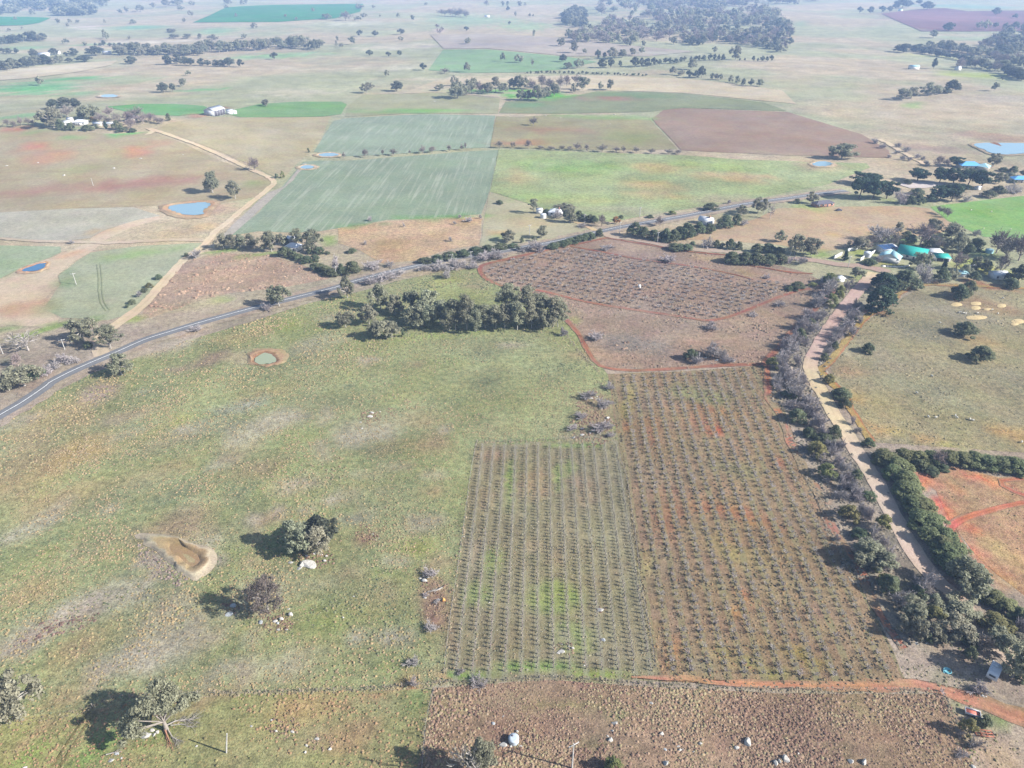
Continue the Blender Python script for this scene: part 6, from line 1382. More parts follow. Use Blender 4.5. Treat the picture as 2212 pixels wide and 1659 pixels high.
def rocks(context, group, t, *rows):
    rng = np.random.default_rng(len(rows) * 7 + int(rows[0][0]))
    rs = sorted(rows, key=lambda r: r[0]); n = len(rs)
    ORD = ['leftmost', 'second from left', 'third from left', 'fourth from left', 'fifth from left', 'sixth from left', 'seventh from left', 'eighth from left', 'ninth from left', 'tenth from left', 'eleventh from left', 'twelfth from left', 'thirteenth from left']
    for i, r in enumerate(rs):
        x, y, w = r[:3]; h = r[3] if len(r) > 3 else w * .7; c = r[4] if len(r) > 4 else 'w'
        u, v = vp(t, x, y + h * .3); p = gp(u, v); mp = metres_per_px(*p)
        W = w / TILE[t][2] * mp / 2 * .86; Hh = max(.35 * W, h / TILE[t][2] * mp / 2 * .85)
        me = ROCKM[c][rng.integers(len(ROCKM[c]))]
        o = link('boulder', me); o.location = (p[0], p[1], p[2] + Hh * .15)
        o.scale = (W, max(W * .7, Hh * .9), Hh * .95); o.rotation_euler = (rng.normal() * .15, rng.normal() * .15, rng.random() * .8 - .4)
        col = {'w': 'pale', 'g': 'blue-grey', 'o': 'orange'}[c]
        sz = 'broad' if w > 60 else ('small' if w < 22 else '')
        lab = f"{sz + ' ' if sz else ''}{col} boulder {context}" + ('' if n == 1 else (', rightmost' if i == n - 1 else ', ' + ORD[i] if i < len(ORD) else ''))
        tag(o, lab, 'boulder', group if n > 1 else None)
G1 = 'boulders in the open pasture'
rocks('below the tall gum pair', G1, 6, (2005, 1158, 105, 52), (1960, 1160, 42, 50), (1885, 1152, 42, 17), (2105, 1140, 32, 24), (1940, 1190, 52, 16), (2040, 1092, 32, 24), (2080, 1102, 26), (2115, 1110, 28), (1990, 1110, 30, 18))
rocks('in the shadow of the bare tree', G1, 9, (1490, 235, 66, 42, 'g'), (1515, 188, 62, 26, 'g'))  # the tree's bluish shade is put into the stone colour of these two
rocks('at the foot of the bare tree', G1, 9, (1825, 270, 42, 36), (1780, 285, 42, 32), (1885, 240, 42, 42), (1690, 292, 52, 36, 'g'), (1805, 345, 26, 16), (1855, 345, 22, 14), (1872, 210, 22, 14), (1800, 300, 30, 24, 'g'))
rocks('in the shade of the split gum', G1, 9, (870, 1025, 32, 46), (950, 1017, 74, 62), (985, 990, 42), (1020, 1005, 22, 32), (1000, 1020, 24, 30), (905, 1000, 40, 20, 'g'))
rocks('in the grass of the bottom left meadow', G1, 9, (165, 1238, 42, 22), (1275, 1098, 22, 17), (720, 1190, 52, 17), (790, 1175, 27, 14), (2055, 1050, 32, 26), (1985, 1092, 26, 22), (1980, 1135, 24, 24), (2140, 1115, 32, 24), (1790, 1000, 27, 22), (1895, 1005, 27, 22), (1630, 970, 22, 14), (1760, 930, 22, 14), (760, 1150, 40, 12, 'g'))
rocks('in the middle of the open pasture', G1, 7, (200, 182, 27, 20), (185, 207, 38, 20), (125, 245, 17), (135, 285, 17), (250, 177, 14))
rocks('in the rocky strip beside the orchard', G1, 7, (1620, 90, 27, 14), (1655, 77, 20, 12), (1570, 205, 38, 20), (1530, 222, 20, 12), (1730, 215, 42, 22), (1690, 287, 27, 20), (1560, 285, 32, 16), (1502, 345, 37, 16), (1560, 327, 42, 12), (1610, 315, 27, 14), (1645, 300, 20, 10))
rocks('near the vineyard fence', G1, 7, (795, 985, 14, 10), (205, 970, 14), (245, 1000, 16), (225, 1010, 12))
rocks('in the rock pile above the orange boulder', G1, 10, (540, 22, 54, 32), (510, 10, 24, 20), (560, 5, 24, 18), (630, 150, 30, 14, 'g'), (540, 135, 30, 16))
rocks('beside the vineyard fence', G1, 10, (662, 142, 28, 46, 'o'))
rocks('alone in the lower pasture', G1, 10, (80, 130, 12, 10), (12, 265, 20, 16))
rocks('among the left vineyard rows', 'boulders among the vines', 10, (1425, 485, 48, 24), (1405, 497, 22, 14), (1500, 462, 32, 24), (1430, 440, 18, 12), (1680, 212, 52, 32), (1700, 405, 37, 32, 'g'), (1575, 577, 16), (960, 170, 12, 10), (1475, 455, 20, 14))
rocks('around the white water tank', 'boulders in the tussock field', 10, (1140, 1000, 24, 27), (1050, 1085, 52, 46), (1098, 1098, 27, 24), (1160, 1098, 32, 24))
rocks('in the tussock field right of the tank', 'boulders in the tussock field', 10, (1775, 945, 42, 32), (1757, 997, 24, 20), (1745, 1050, 44, 42), (1725, 1033, 22, 16), (2077, 1012, 37, 34), (2005, 820, 32, 18), (2105, 1200, 42, 46), (2100, 1120, 32, 20, 'g'), (2195, 1120, 32, 24), (1050, 905, 17, 12), (985, 950, 37, 24, 'g'), (2185, 1100, 22))
rocks('at the bottom of the tussock field', 'boulders in the tussock field', 11, (115, 1080, 32, 30), (350, 1105, 47, 30), (420, 1060, 36, 78), (600, 1195, 36, 54), (627, 1190, 22, 42), (668, 1170, 36, 72), (750, 1145, 22, 16), (1090, 1190, 36, 42), (1175, 1190, 36, 62), (1880, 1225, 37, 36), (2, 1120, 20), (70, 1135, 18, 14))
rocks('on the bare ground by the orchard corner', G1, 11, (1515, 430, 24, 14), (1545, 420, 26, 16), (1580, 432, 22, 14), (1520, 440, 20, 12))
rocks('in the small pile beside the red track', G1, 11, (1940, 768, 26, 22, 'g'), (1965, 778, 22, 16), (1950, 782, 18))
rocks('among the bare shrubs in the far orchard corner', G1, 5, (150, 1070, 24, 18), (100, 1085, 26, 16, 'g'), (220, 1085, 40, 14, 'g'), (330, 1095, 26, 12, 'g'))

# ------------------------------------------------------------------ dead timber
M_dead = plain('weathered_timber', (.26, .235, .205), .85, var=.25, scale=2)
M_deadr = plain('red_heartwood', (.26, .13, .08), .9, var=.25)
def fallen(name, label, t, path, r0, nb, seed, mat=M_dead, spread=.6, lift_=.4):
    rng = np.random.default_rng(seed)
    P = [gp(*vp(t, *q)) for q in path]
    base = P[0]; m = MB()
    pp = [np.array([q[0] - base[0], q[1] - base[1], lift_ * (1 - .5 * i / len(P)) + hgt(q[0], q[1]) - base[2]]) for i, q in enumerate(P)]
    m.tube(pp, np.linspace(r0, r0 * .35, len(pp)), 6)
    L = np.linalg.norm(pp[-1] - pp[0])
    for k in range(nb):
        s = .3 + .7 * rng.random(); j = s * (len(pp) - 1); i = min(int(j), len(pp) - 2); q = pp[i] + (pp[i + 1] - pp[i]) * (j - i)
        d = unit(pp[-1] - pp[0]) + rng.normal(size=3) * np.array([spread, spread, .25]) + np.array([0, 0, .12])
        e = q + d * L * (.12 + .2 * rng.random()); e[2] = max(e[2], .08)
        m.tube([q, (q + e) / 2 + rng.normal(size=3) * .1, e], [r0 * .32, r0 * .2, r0 * .08], 3, cap=False)
        for _ in range(3):
            f = e + (d + rng.normal(size=3) * .6) * L * .09; f[2] = max(f[2], .05)
            m.tube([(q + e) / 2, f], [r0 * .13, r0 * .05], 3, cap=False)
    o = m.obj(name, mat); o.location = base
    tag(o, label, 'fallen branch')
fallen('fallen_branch', 'pale split limb with a fan of bare branches right of the gum trunk', 9, [(1075, 978), (1140, 945), (1215, 935), (1240, 938)], .2, 26, 3)
fallen('fallen_branch', 'short pale limb lying below the split limb of the gum', 9, [(1110, 975), (1180, 965), (1250, 985)], .13, 14, 4)
fallen('fallen_branch', 'red-brown broken branch reaching down from the split gum trunk', 9, [(1070, 1000), (1085, 1040), (1108, 1090)], .24, 8, 5, M_deadr)
fallen('fallen_branch', 'bleached branch tangle below the split gum trunk', 9, [(1090, 1000), (1120, 1050), (1160, 1070)], .16, 16, 6)
fallen('fallen_log', 'pale log and roots lying above the orange boulder', 10, [(655, 80), (620, 98), (560, 105)], .3, 8, 7)
fallen('fallen_log', 'thin dead branch lying on the bottom left grass', 9, [(690, 1165), (740, 1150), (790, 1140)], .14, 5, 8)
fallen('fallen_log', 'grey dead branches heaped in the upper far orchard', 4, [(1690, 355), (1720, 358), (1760, 362)], .2, 14, 9)
# the split gum: bare pale limbs under open foliage
def split_gum():
    K = KINDS['g']
    p, W, H = solve_size(9, 1080, 735, 1005, 320, K)
    H *= 1.05
    t = empty('gum_tree', p, .4)
    C = [(-1.0, .1, .52, .34), (-.75, -.5, .62, .34), (-.55, .35, .72, .32), (-.1, .15, .92, .34), (.15, .55, .86, .34), (.35, .1, .80, .30), (.0, -.2, .78, .28), (.85, .3, .55, .3), (.7, -.1, .62, .24), (-.35, -.1, .86, .26), (-1.15, -.25, .40, .24), (.5, .5, .72, .26)]
    rng = np.random.default_rng(12)
    Cc = np.array([c[:3] for c in C]) * np.array([W / 1.8, W / 1.8, H]); R = np.array([c[3] for c in C]) * W / 2
    sub = np.repeat(Cc, 6, 0) + rng.normal(size=(72, 3)) * np.repeat(R, 6)[:, None] * .5
    V, F, T = leaf_quads(rng, sub, np.repeat(R, 6) * .8, 150, .26, .8, .4, .4)
    link('crown', mesh_arrays('split_gum_crown', V, [F], [L_gum], attrs={'tint': T}), t)
    m = MB()
    m.tube([(0, 0, -.3), (0, 0, 1.2), (.1, 0, H * .28)], [.55, .45, .36], 8, cap=False)
    for i, c in enumerate(Cc):
        mid = np.array([.1, 0, H * .28]) * .45 + c * .55 + np.array([0, 0, -.3])
        m.tube([(.1, 0, H * .24), mid, c], [.2, .13, .05], 5, cap=False)
    m.obj('trunk', BARK, t)
    tag(t, 'open gum with pale split limbs standing among boulders at bottom left', 'tree')
split_gum()

# ------------------------------------------------------------------ fences and poles
M_post = plain('weathered_post', (.22, .19, .16), .9, var=.25)
M_wire = plain('fence_wire', (.28, .28, .28), .5, metal=.6)
M_pole = plain('pale_pole_timber', (.33, .32, .30), .85, var=.12)
M_steel = plain('galvanised_steel', (.42, .44, .45), .45, metal=.3)
def fence(label, line, sp=4.0, h=1.25, group='post and wire fences'):
    L = smooth_line(line, 1.0)
    d = np.concatenate([[0], np.cumsum(np.linalg.norm(np.diff(L, axis=0), axis=1))])
    s = np.arange(0, d[-1], sp)
    Px = np.interp(s, d, L[:, 0]); Py = np.interp(s, d, L[:, 1]); Pz = hgt(Px, Py)
    b = np.array([Px[0], Py[0], Pz[0]])
    root = empty('wire_fence', b)
    tag(root, label, 'fence', group)
    rng = np.random.default_rng(int(d[-1]))
    m = MB()
    for i in range(len(s)):
        q = np.array([Px[i], Py[i], Pz[i]]) - b
        r = .11 if i % 6 == 0 else .075
        m.tube([q + (0, 0, -.2), q + (rng.normal() * .04, rng.normal() * .04, h * (1.1 if i % 6 == 0 else 1))], [r, r * .9], 5)
    o = m.obj('posts', M_post, root); o['kind'] = 'stuff'
    w = MB()
    for hh in (.35, .75, 1.12):
        w.tube([np.array([Px[i], Py[i], Pz[i] + hh]) - b for i in range(len(s))], .012, 3, cap=False)
    w.obj('wires', M_wire, root)
fence('dark-posted wire fence down the left edge of the left vineyard block', gpoly(7, (880, 378), (845, 540), (800, 870), (770, 1090), 10, (742, 40), (702, 300), (665, 640)), 2.6)
fence('wire fence along the top of the left vineyard block', gpoly(7, (880, 378), (1200, 374), (1450, 358), (1730, 352)))
fence('wire fence between the vineyard and orchard blocks', gpoly(7, (1755, 420), (1835, 560), (1885, 850), (1925, 1150), 10, (1932, 20), (2002, 380), (2037, 620)), 2.4)
fence('wire fence along the bottom of the pasture above the left meadow', gpoly(9, (600, 850), (760, 790), (1170, 768), (1700, 755), (2212, 742), 10, (420, 716), (640, 690)))
fence('wire fence along the top edge of the tussock field', gpoly(10, (640, 690), (950, 688), (1400, 660), (1900, 698), (2212, 712), 11, (600, 738), (1300, 742), (1660, 748)))
fence('fence between the meadow and the tussock field', gpoly(10, (600, 742), (552, 930), (532, 1150), (518, 1300)))
fence('wire fence beside the red track below the gum grove', gpoly(4, (1432, 892), (1500, 985), (1565, 1065), (1680, 1172)))
fence('wire fence up the right end of the tussock field', gpoly(11, (1680, 752), (1722, 850), (1790, 1000), (1830, 1100)))
fence('long straight fence right of the striped crop', gpoly(0, (3240, 970), 4, (958, 0), (920, 180), (905, 342)), 6)
fence('short fence across the rough ground by the tan paddock', gpoly(4, (85, 365), (180, 400), (270, 462)), 5)

def pole(label, t, x, yb, yt, arm=True, lean=0.0, arms=1):
    p = gp(*vp(t, x, yb))
    dx, dy, dz = rays(*vp(t, x, yt)); D = math.hypot(p[0], p[1])
    k = D / math.hypot(dx, dy); H = CAM_H + dz * k - p[2]
    H = float(np.clip(H, 5, 14))
    r = empty('power_pole', p); tag(r, label, 'power pole', 'power poles')
    m = MB(); m.tube([(0, 0, -.3), (lean * .5, 0, H * .5), (lean, 0, H)], [.19, .165, .13], 8); m.obj('pole', M_pole, r)
    if arm:
        c = MB(); c.box(-1.25, 1.25, -.07, .07, H - .55, H - .38); o = c.obj('crossarm', M_pole, r); o.rotation_euler = (0, 0, .5)
        for xx in (-1.1, 0, 1.1):
            i = MB(); i.lathe([(.0, H - .38), (.07, H - .38), (.1, H - .28), (.05, H - .15), (0, H - .14)], 8, (xx, 0)); q = i.obj('insulator', M_steel, o)
pole('plain leaning power pole in the bottom left meadow', 9, 1465, 1145, 1000, False, 1.6)
pole('tall power pole with crossarm at the bottom of the tussock field', 10, 1494, 1246, 1085)
pole('power pole in the grass paddock left of the gravel lane', 3, 495, 600, 520)
pole('power pole between the gum and the gravel lane junction', 3, 420, 1020, 948)
pole('pale stub pole at the far left corner paddock', 3, 20, 1050, 1000, False)
pole('power pole beside the white-roofed farmhouse', 3, 1983, 392, 322)
pole('power pole on the verge above the sealed road', 3, 2180, 552, 480)
pole('power pole in the paddock below the white-roofed cottage', 4, 1220, 278, 212)
pole('power pole in the tan grass beyond the junction', 4, 1933, 162, 98)
pole('power pole standing at the road junction', 4, 1802, 268, 195)
pole('power pole in front of the dark junction hedge', 4, 2048, 328, 258)
pole('power pole in the cottage garden', 4, 1575, 192, 145)
pole('pole on the bank of the sealed road above the gum grove', 4, 840, 437, 398)
pole('pole leaning over the road verge bushes', 4, 712, 458, 402, True, .8)
pole('power pole with transformer by the low hedge', 5, 698, 412, 348)
pole('power pole where the dirt road meets the gravel road', 5, 1070, 492, 412)
pole('power pole behind the low hedge', 5, 340, 372, 328)
pole('pole in the ploughed paddock at far left', 0, 605, 1205, 1150, False)

# ------------------------------------------------------------------ buildings
M_white = plain('white_weatherboard', (.52, .51, .48), .7, var=.05)
M_cream = plain('cream_wall', (.40, .36, .29), .8, var=.08)
M_brick = plain('brown_brick', (.25, .13, .09), .85, var=.2)
M_greyw = plain('grey_iron_wall', (.45, .46, .46), .6, var=.1)
M_rwhite = plain('white_iron_roof', (.46, .47, .48), .5, var=.06, metal=.1)
M_rgrey = plain('grey_iron_roof', (.42, .44, .46), .5, var=.1, metal=.2)
M_rteal = plain('teal_iron_roof', (.02, .25, .21), .5, var=.08)
M_rblue = plain('blue_iron_roof', (.10, .30, .55), .45, var=.08)
M_rpale = plain('pale_blue_iron_roof', (.26, .43, .46), .45, var=.08)
M_rdark = plain('dark_tiled_roof', (.075, .07, .085), .75, var=.2)
M_glass = plain('window_glass', (.03, .04, .05), .12, var=.05, spec=.6)
M_solar = plain('solar_panel', (.02, .05, .12), .2, var=.1, spec=.6)
M_rust = plain('rusty_steel', (.26, .09, .05), .8, var=.35)
M_redp = plain('faded_red_paint', (.45, .14, .10), .7, var=.2)
M_alum = plain('caravan_skin', (.48, .49, .51), .45, var=.05)
M_tyre = plain('black_tyre', (.02, .02, .02), .9)
M_turq = plain('turquoise_plastic', (.12, .34, .38), .5, var=.1)
def building(name, label, cat, t, x, y, W, Dp, hw, rise, rot, wall, roof, kind_='gable', eave=.5, windows=True, chimney=False, open_front=False, lift_=0.0):
    """centre of the footprint at the picture point; W along its own x, Dp along y; ridge along x"""
    k_ = .82 if t == 'H' else .68
    W *= k_; Dp *= k_; hw *= .88; rise *= k_; eave *= .8
    p = gp(*vp(t, x, y)); r = empty(name, p, rot); tag(r, label, cat)
    a, b = W / 2, Dp / 2
    w = MB()
    w.box(-a, a, -b + (.02 if not open_front else .4), b, -.4, hw)
    if kind_ == 'gable':
        for sx in (-1, 1):
            w.tri((sx * a, -b, hw), (sx * a, b, hw), (sx * a, 0, hw + rise - .05))
    w.obj('wall', wall, r)
    f = MB(); e = eave; th = .12
    rs = rise / b
    z0 = hw - e * rs + .06; zr = hw + rise + .06
    if kind_ == 'gable':
        for sy in (-1, 1):
            A = [(-a - e, sy * (b + e), z0), (a + e, sy * (b + e), z0), (a + e, 0, zr), (-a - e, 0, zr)]
            f.add(A + [(q[0], q[1], q[2] + th) for q in A], [[0, 1, 2, 3], [4, 5, 6, 7], [0, 1, 5, 4], [1, 2, 6, 5], [2, 3, 7, 6], [3, 0, 4, 7]])
    elif kind_ == 'hip':
        k = max(a - b, .4)
        B = [(-a - e, -b - e, z0), (a + e, -b - e, z0), (a + e, b + e, z0), (-a - e, b + e, z0)]; R1 = (-k, 0, zr); R2 = (k, 0, zr)
        f.quad(B[0], B[1], R2, R1); f.quad(B[2], B[3], R1, R2); f.tri(B[1], B[2], R2); f.tri(B[3], B[0], R1); f.quad(*B[::-1])
    else:
        A = [(-a - e, -b - e, hw + .05), (a + e, -b - e, hw + .05), (a + e, b + e, hw + rise), (-a - e, b + e, hw + rise)]
        f.add(A + [(q[0], q[1], q[2] + th) for q in A], [[0, 1, 2, 3], [4, 5, 6, 7], [0, 1, 5, 4], [1, 2, 6, 5], [2, 3, 7, 6], [3, 0, 4, 7]])
        w2 = MB(); w2.tri((-a, -b, hw), (-a, b, hw), (-a, b, hw + rise * .95)); w2.tri((a, -b, hw), (a, b, hw), (a, b, hw + rise * .95)); w2.obj('side_wall', wall, r)
    ro = f.obj('roof', roof, r)
    if chimney:
        c = MB(); c.box(a * .4, a * .4 + .8, -.5, .3, hw + rise * .4, hw + rise + 1.0); c.obj('chimney', M_brick, ro)
    if windows:
        n = max(2, int(W / 3.2))
        for i in range(n):
            xx = -a + (i + .5) * W / n
            if i == n // 2:
                d = MB(); d.box(xx - .45, xx + .45, -b - .05, -b + .03, 0, 2.05); d.obj('door', M_rdark, r)
            else:
                g_ = MB(); g_.box(xx - .75, xx + .75, -b - .04, -b + .03, .9, 2.1); fr = g_.obj('window', M_white, r)
                q = MB(); q.box(xx - .66, xx + .66, -b - .07, -b - .042, .98, 2.02); q.obj('pane', M_glass, fr)
    elif open_front:
        g_ = MB(); n = max(2, int(W / 4))
        for i in range(n + 1): g_.box(-a + i * W / n - .1, -a + i * W / n + .1, -b - .05, -b + .15, 0, hw)
        g_.obj('shed_posts', M_greyw, r)
        d = MB(); d.box(-a + .3, a - .3, -b + .36, -b + .39, 0, hw - .3); d.obj('opening_shade_panel', M_rdark, r)  # dark panel over the solid wall stands in for the shade inside
    return r
# left ridge homestead and shed
building('farmhouse', 'white farmhouse with pale roof among trees on the left ridge', 'house', 0, 525, 808, 17, 11, 3.4, 2.6, .1, M_white, M_rwhite, 'hip')
building('cottage', 'small white cottage left of the ridge farmhouse', 'house', 0, 432, 812, 9, 8, 3.2, 2.2, .2, M_white, M_rwhite)
building('outbuilding', 'little white outbuilding behind the ridge cottage', 'shed', 0, 457, 788, 7, 6, 3, 1.6, .1, M_white, M_rwhite, windows=False)
building('farmhouse', 'dark-roofed house hidden among bare trees on the left ridge', 'house', 0, 868, 780, 20, 10, 3, 2.6, -.2, M_cream, M_rdark, 'hip')
building('farm_shed', 'low cream shed in front of the ridge garden trees', 'shed', 0, 712, 815, 15, 7, 3, 1.2, .1, M_cream, M_rgrey, windows=False)
building('farm_shed', 'grey-roofed low shed left of the ridge garden cypress', 'shed', 0, 640, 815, 12, 7, 3, 1.2, .0, M_cream, M_rgrey, windows=False)
building('hay_shed', 'large white gabled shed with dark opening on the green rise', 'shed', 0, 1395, 745, 24, 20, 6.5, 4.2, 1.2, M_rwhite, M_rwhite, windows=False, open_front=True)
building('machinery_shed', 'low lean-to shed at the right of the large white shed', 'shed', 0, 1490, 740, 9, 8, 4, 1.4, .2, M_greyw, M_rgrey, 'skillion', windows=False)
M_tank = plain('grey_blue_tank', (.33, .37, .40), .5, var=.08)
def tank(name, label, t, x, y, r_, h, mat=M_steel, cone=.25):
    p = gp(*vp(t, x, y)); e = empty(name, p); tag(e, label, 'water tank')
    m = MB(); m.lathe([(r_, -.2), (r_, h)], 24); m.obj('tank_wall', mat, e)
    l = MB(); l.lathe([(r_ + .04, h - .02), (r_ + .04, h + .05), (r_ * .5, h + cone * .6), (.01, h + cone)], 24); lid = l.obj('lid', mat, e)
    k = MB(); k.lathe([(.0, h + cone * .5 + .1), (.22, h + cone * .5 + .1), (.22, h + cone * .5 - .1)], 10, (-r_ * .25, r_ * .45)); k.obj('hatch', M_rdark, lid)
tank('water_tank', 'pale round water tank beside the low lean-to shed', 0, 1520, 738, 2.6, 3, M_rwhite, 1.2)
tank('water_tank', 'round pale-blue topped tank among boulders in the tussock field', 10, 1117, 1072, 1.15, 1.3, M_tank, .05)
tank('water_tank', 'small white tank below the white-roofed cottage at the junction', 4, 1308, 168, 2.0, 2.6, M_rwhite, .4)
tank('water_tank', 'white tank on the lawn beside the solar-roofed cottage', 5, 1195, 418, 2.2, 2.6, M_rwhite, .5)
tank('water_tank', 'grey-blue tank on the lawn under the far right trees', 5, 1985, 392, 2.2, 1.8, M_rpale, .3)
tank('plastic_tub', 'white tub standing among the rows of the far orchard', 4, 1931, 618, .8, 1.3, M_white, .1)
# farmhouse by the sealed road
building('farmhouse', 'white-roofed farmhouse among gums above the sealed road', 'house', 3, 1905, 372, 12, 9, 3, 2.4, -.35, M_white, M_rwhite, 'hip')
building('garden_shed', 'pale-roofed shed behind the white-roofed farmhouse', 'shed', 3, 1900, 325, 9, 6, 3.2, 1.4, -.3, M_cream, M_rwhite, windows=False)
# cottage at junction
building('cottage', 'white-roofed cottage with verandah near the road junction', 'house', 4, 1390, 148, 13, 10, 3.1, 2.6, -.3, M_white, M_rwhite, 'hip', chimney=True)
building('garden_shed', 'small white shed left of the white-roofed cottage', 'shed', 4, 1283, 138, 5.5, 4.5, 3, .6, .1, M_white, M_rwhite, 'skillion', windows=False)
building('cottage', 'old white cottage with gables tucked behind the hedge', 'house', 5, 150, 205, 13, 8, 3.2, 2.6, -.6, M_white, M_rwhite, chimney=True)
building('farmhouse', 'long brown brick house with dark roof in the tan paddock', 'house', 5, 905, 90, 21, 9, 2.9, 2.2, .28, M_brick, M_rdark, 'hip')
# teal complex
building('farmhouse', 'big house with a broad teal iron roof', 'house', 'H', 965, 478, 17, 15, 3.2, 3.6, -.62, M_white, M_rteal, 'gable', eave=1.0)
building('cottage', 'white gabled cottage with pale teal roof before the teal house', 'house', 'H', 715, 525, 8.5, 13, 3.2, 3.0, .94, M_white, M_rpale, 'gable')
sr = building('studio', 'low pale-roofed studio carrying blue solar panels', 'house', 'H', 690, 430, 13, 8, 3, 1.2, .25, M_white, M_rwhite, 'skillion', windows=False)
for i in range(3):
    sp_ = MB(); xx = -5 + i * 3.3; sp_.add([(xx, -2.9, 3.04), (xx + 2.9, -2.9, 3.04), (xx + 2.9, 2.6, 3.74), (xx, 2.6, 3.74)], [[0, 1, 2, 3]]); sp_.obj('solar_panel', M_solar, sr)
building('outbuilding', 'white outbuilding with openings right of the teal roof', 'shed', 'H', 1190, 470, 10, 6, 3.4, .6, -.1, M_white, M_rwhite, 'skillion')
building('carport', 'small teal-roofed carport right of the teal house', 'carport', 'H', 1290, 520, 9, 7, 2.6, .8, -.15, M_white, M_rteal, 'skillion', windows=False, open_front=True)
building('garden_shed', 'white garden shed on the lawn beyond the cypresses', 'shed', 'H', 1630, 620, 3, 3, 2.4, .5, 0, M_white, M_rwhite, windows=False)
building('garden_shed', 'pale blue-roofed shed at the paddock edge', 'shed', 'H', 1515, 700, 7, 5, 2.6, .6, .0, M_white, M_rpale, 'skillion', windows=False)
building('machinery_shed', 'grey shed with pale roof at the right paddock edge', 'shed', 'H', 1915, 715, 9.5, 7, 3.2, 1.2, .03, M_greyw, M_rwhite, windows=True)
building('pump_hut', 'low white hut beside the gravel road bend', 'shed', 'H', 160, 755, 5, 3.5, 2.2, .5, .3, M_white, M_rwhite, 'skillion', windows=False)
def wall_run(label, line, h=1.9):
    L = smooth_line(line, 2.0); b = np.array([*L[0], hgt(*L[0])]); m = MB()
    for i in range(len(L) - 1):
        q0 = np.array([L[i][0], L[i][1], hgt(*L[i])]) - b; q1 = np.array([L[i + 1][0], L[i + 1][1], hgt(*L[i + 1])]) - b
        d = unit(q1 - q0); n = np.array([d[1], -d[0], 0]) * .12
        V = [q0 - n, q1 - n, q1 + n, q0 + n]; V = V + [v + (0, 0, h) for v in V]
        m.add(V, [[0, 1, 5, 4], [1, 2, 6, 5], [2, 3, 7, 6], [3, 0, 4, 7], [4, 5, 6, 7]])
    o = m.obj('garden_wall', M_white); o.location = b; tag(o, label, 'wall')
wall_run('white garden wall running up from the dirt road corner', gpoly('H', (95, 508), (185, 462)))
wall_run('white garden wall further up behind the dark garden tree', gpoly('H', (250, 425), (345, 405), (435, 365)))
wall_run('short white wall beside the lawn tank', gpoly('H', (390, 530), (430, 505)))
wall_run('short white wall right of the lawn tank', gpoly('H', (510, 465), (550, 440)))
wall_run('curved low white wall below the front garden', gpoly('H', (620, 590), (740, 598), (860, 600), (940, 580)), .7)
building('farmhouse', 'blue-roofed homestead beyond the umbrella pines', 'house', 'P', 1490, 330, 24, 14, 3.2, 3.4, -.1, M_cream, M_rblue, 'hip')
building('outbuilding', 'pale aqua-roofed wing beside the blue-roofed homestead', 'house', 'P', 1680, 350, 12, 12, 3.2, 3, .8, M_cream, M_rpale, 'hip')
building('farmhouse', 'blue-roofed house at the far right edge', 'house', 'P', 2150, 510, 18, 11, 3, 2.6, -.1, M_cream, M_rblue, 'hip')
building('farm_shed', 'tiny white shed in the pine homestead clearing', 'shed', 'P', 1605, 615, 5, 4, 2.6, .6, .3, M_white, M_rwhite, windows=False)
building('farm_shed', 'white shed alone in the far yellow-green paddock', 'shed', 2, 1495, 448, 20, 12, 5, 2, .0, M_white, M_rpale, windows=False)
building('farm_shed', 'white gable below the far creek trees', 'shed', 2, 1780, 455, 11, 9, 5, 2, .5, M_white, M_rwhite, windows=False)
building('farmhouse', 'white house on the far green hill under trees', 'house', 1, 945, 112, 22, 12, 4, 3, .0, M_white, M_rwhite, windows=False)
building('farmhouse', 'pale house in the far left tree row', 'house', 0, 285, 365, 26, 14, 4.5, 3, .1, M_white, M_rwhite, windows=False)
building('farm_shed', 'white shed beside the far left house', 'shed', 0, 380, 352, 9, 8, 5, 2, .1, M_white, M_rwhite, windows=False)
building('farm_shed', 'white sheds among bare trees right of the far left houses', 'shed', 0, 695, 352, 20, 12, 5, 2, .2, M_white, M_rwhite, windows=False)
building('farm_shed', 'tiny pale roof in the top right hill trees', 'shed', 2, 1410, 72, 16, 12, 5, 2, .1, M_white, M_rpale, windows=False)

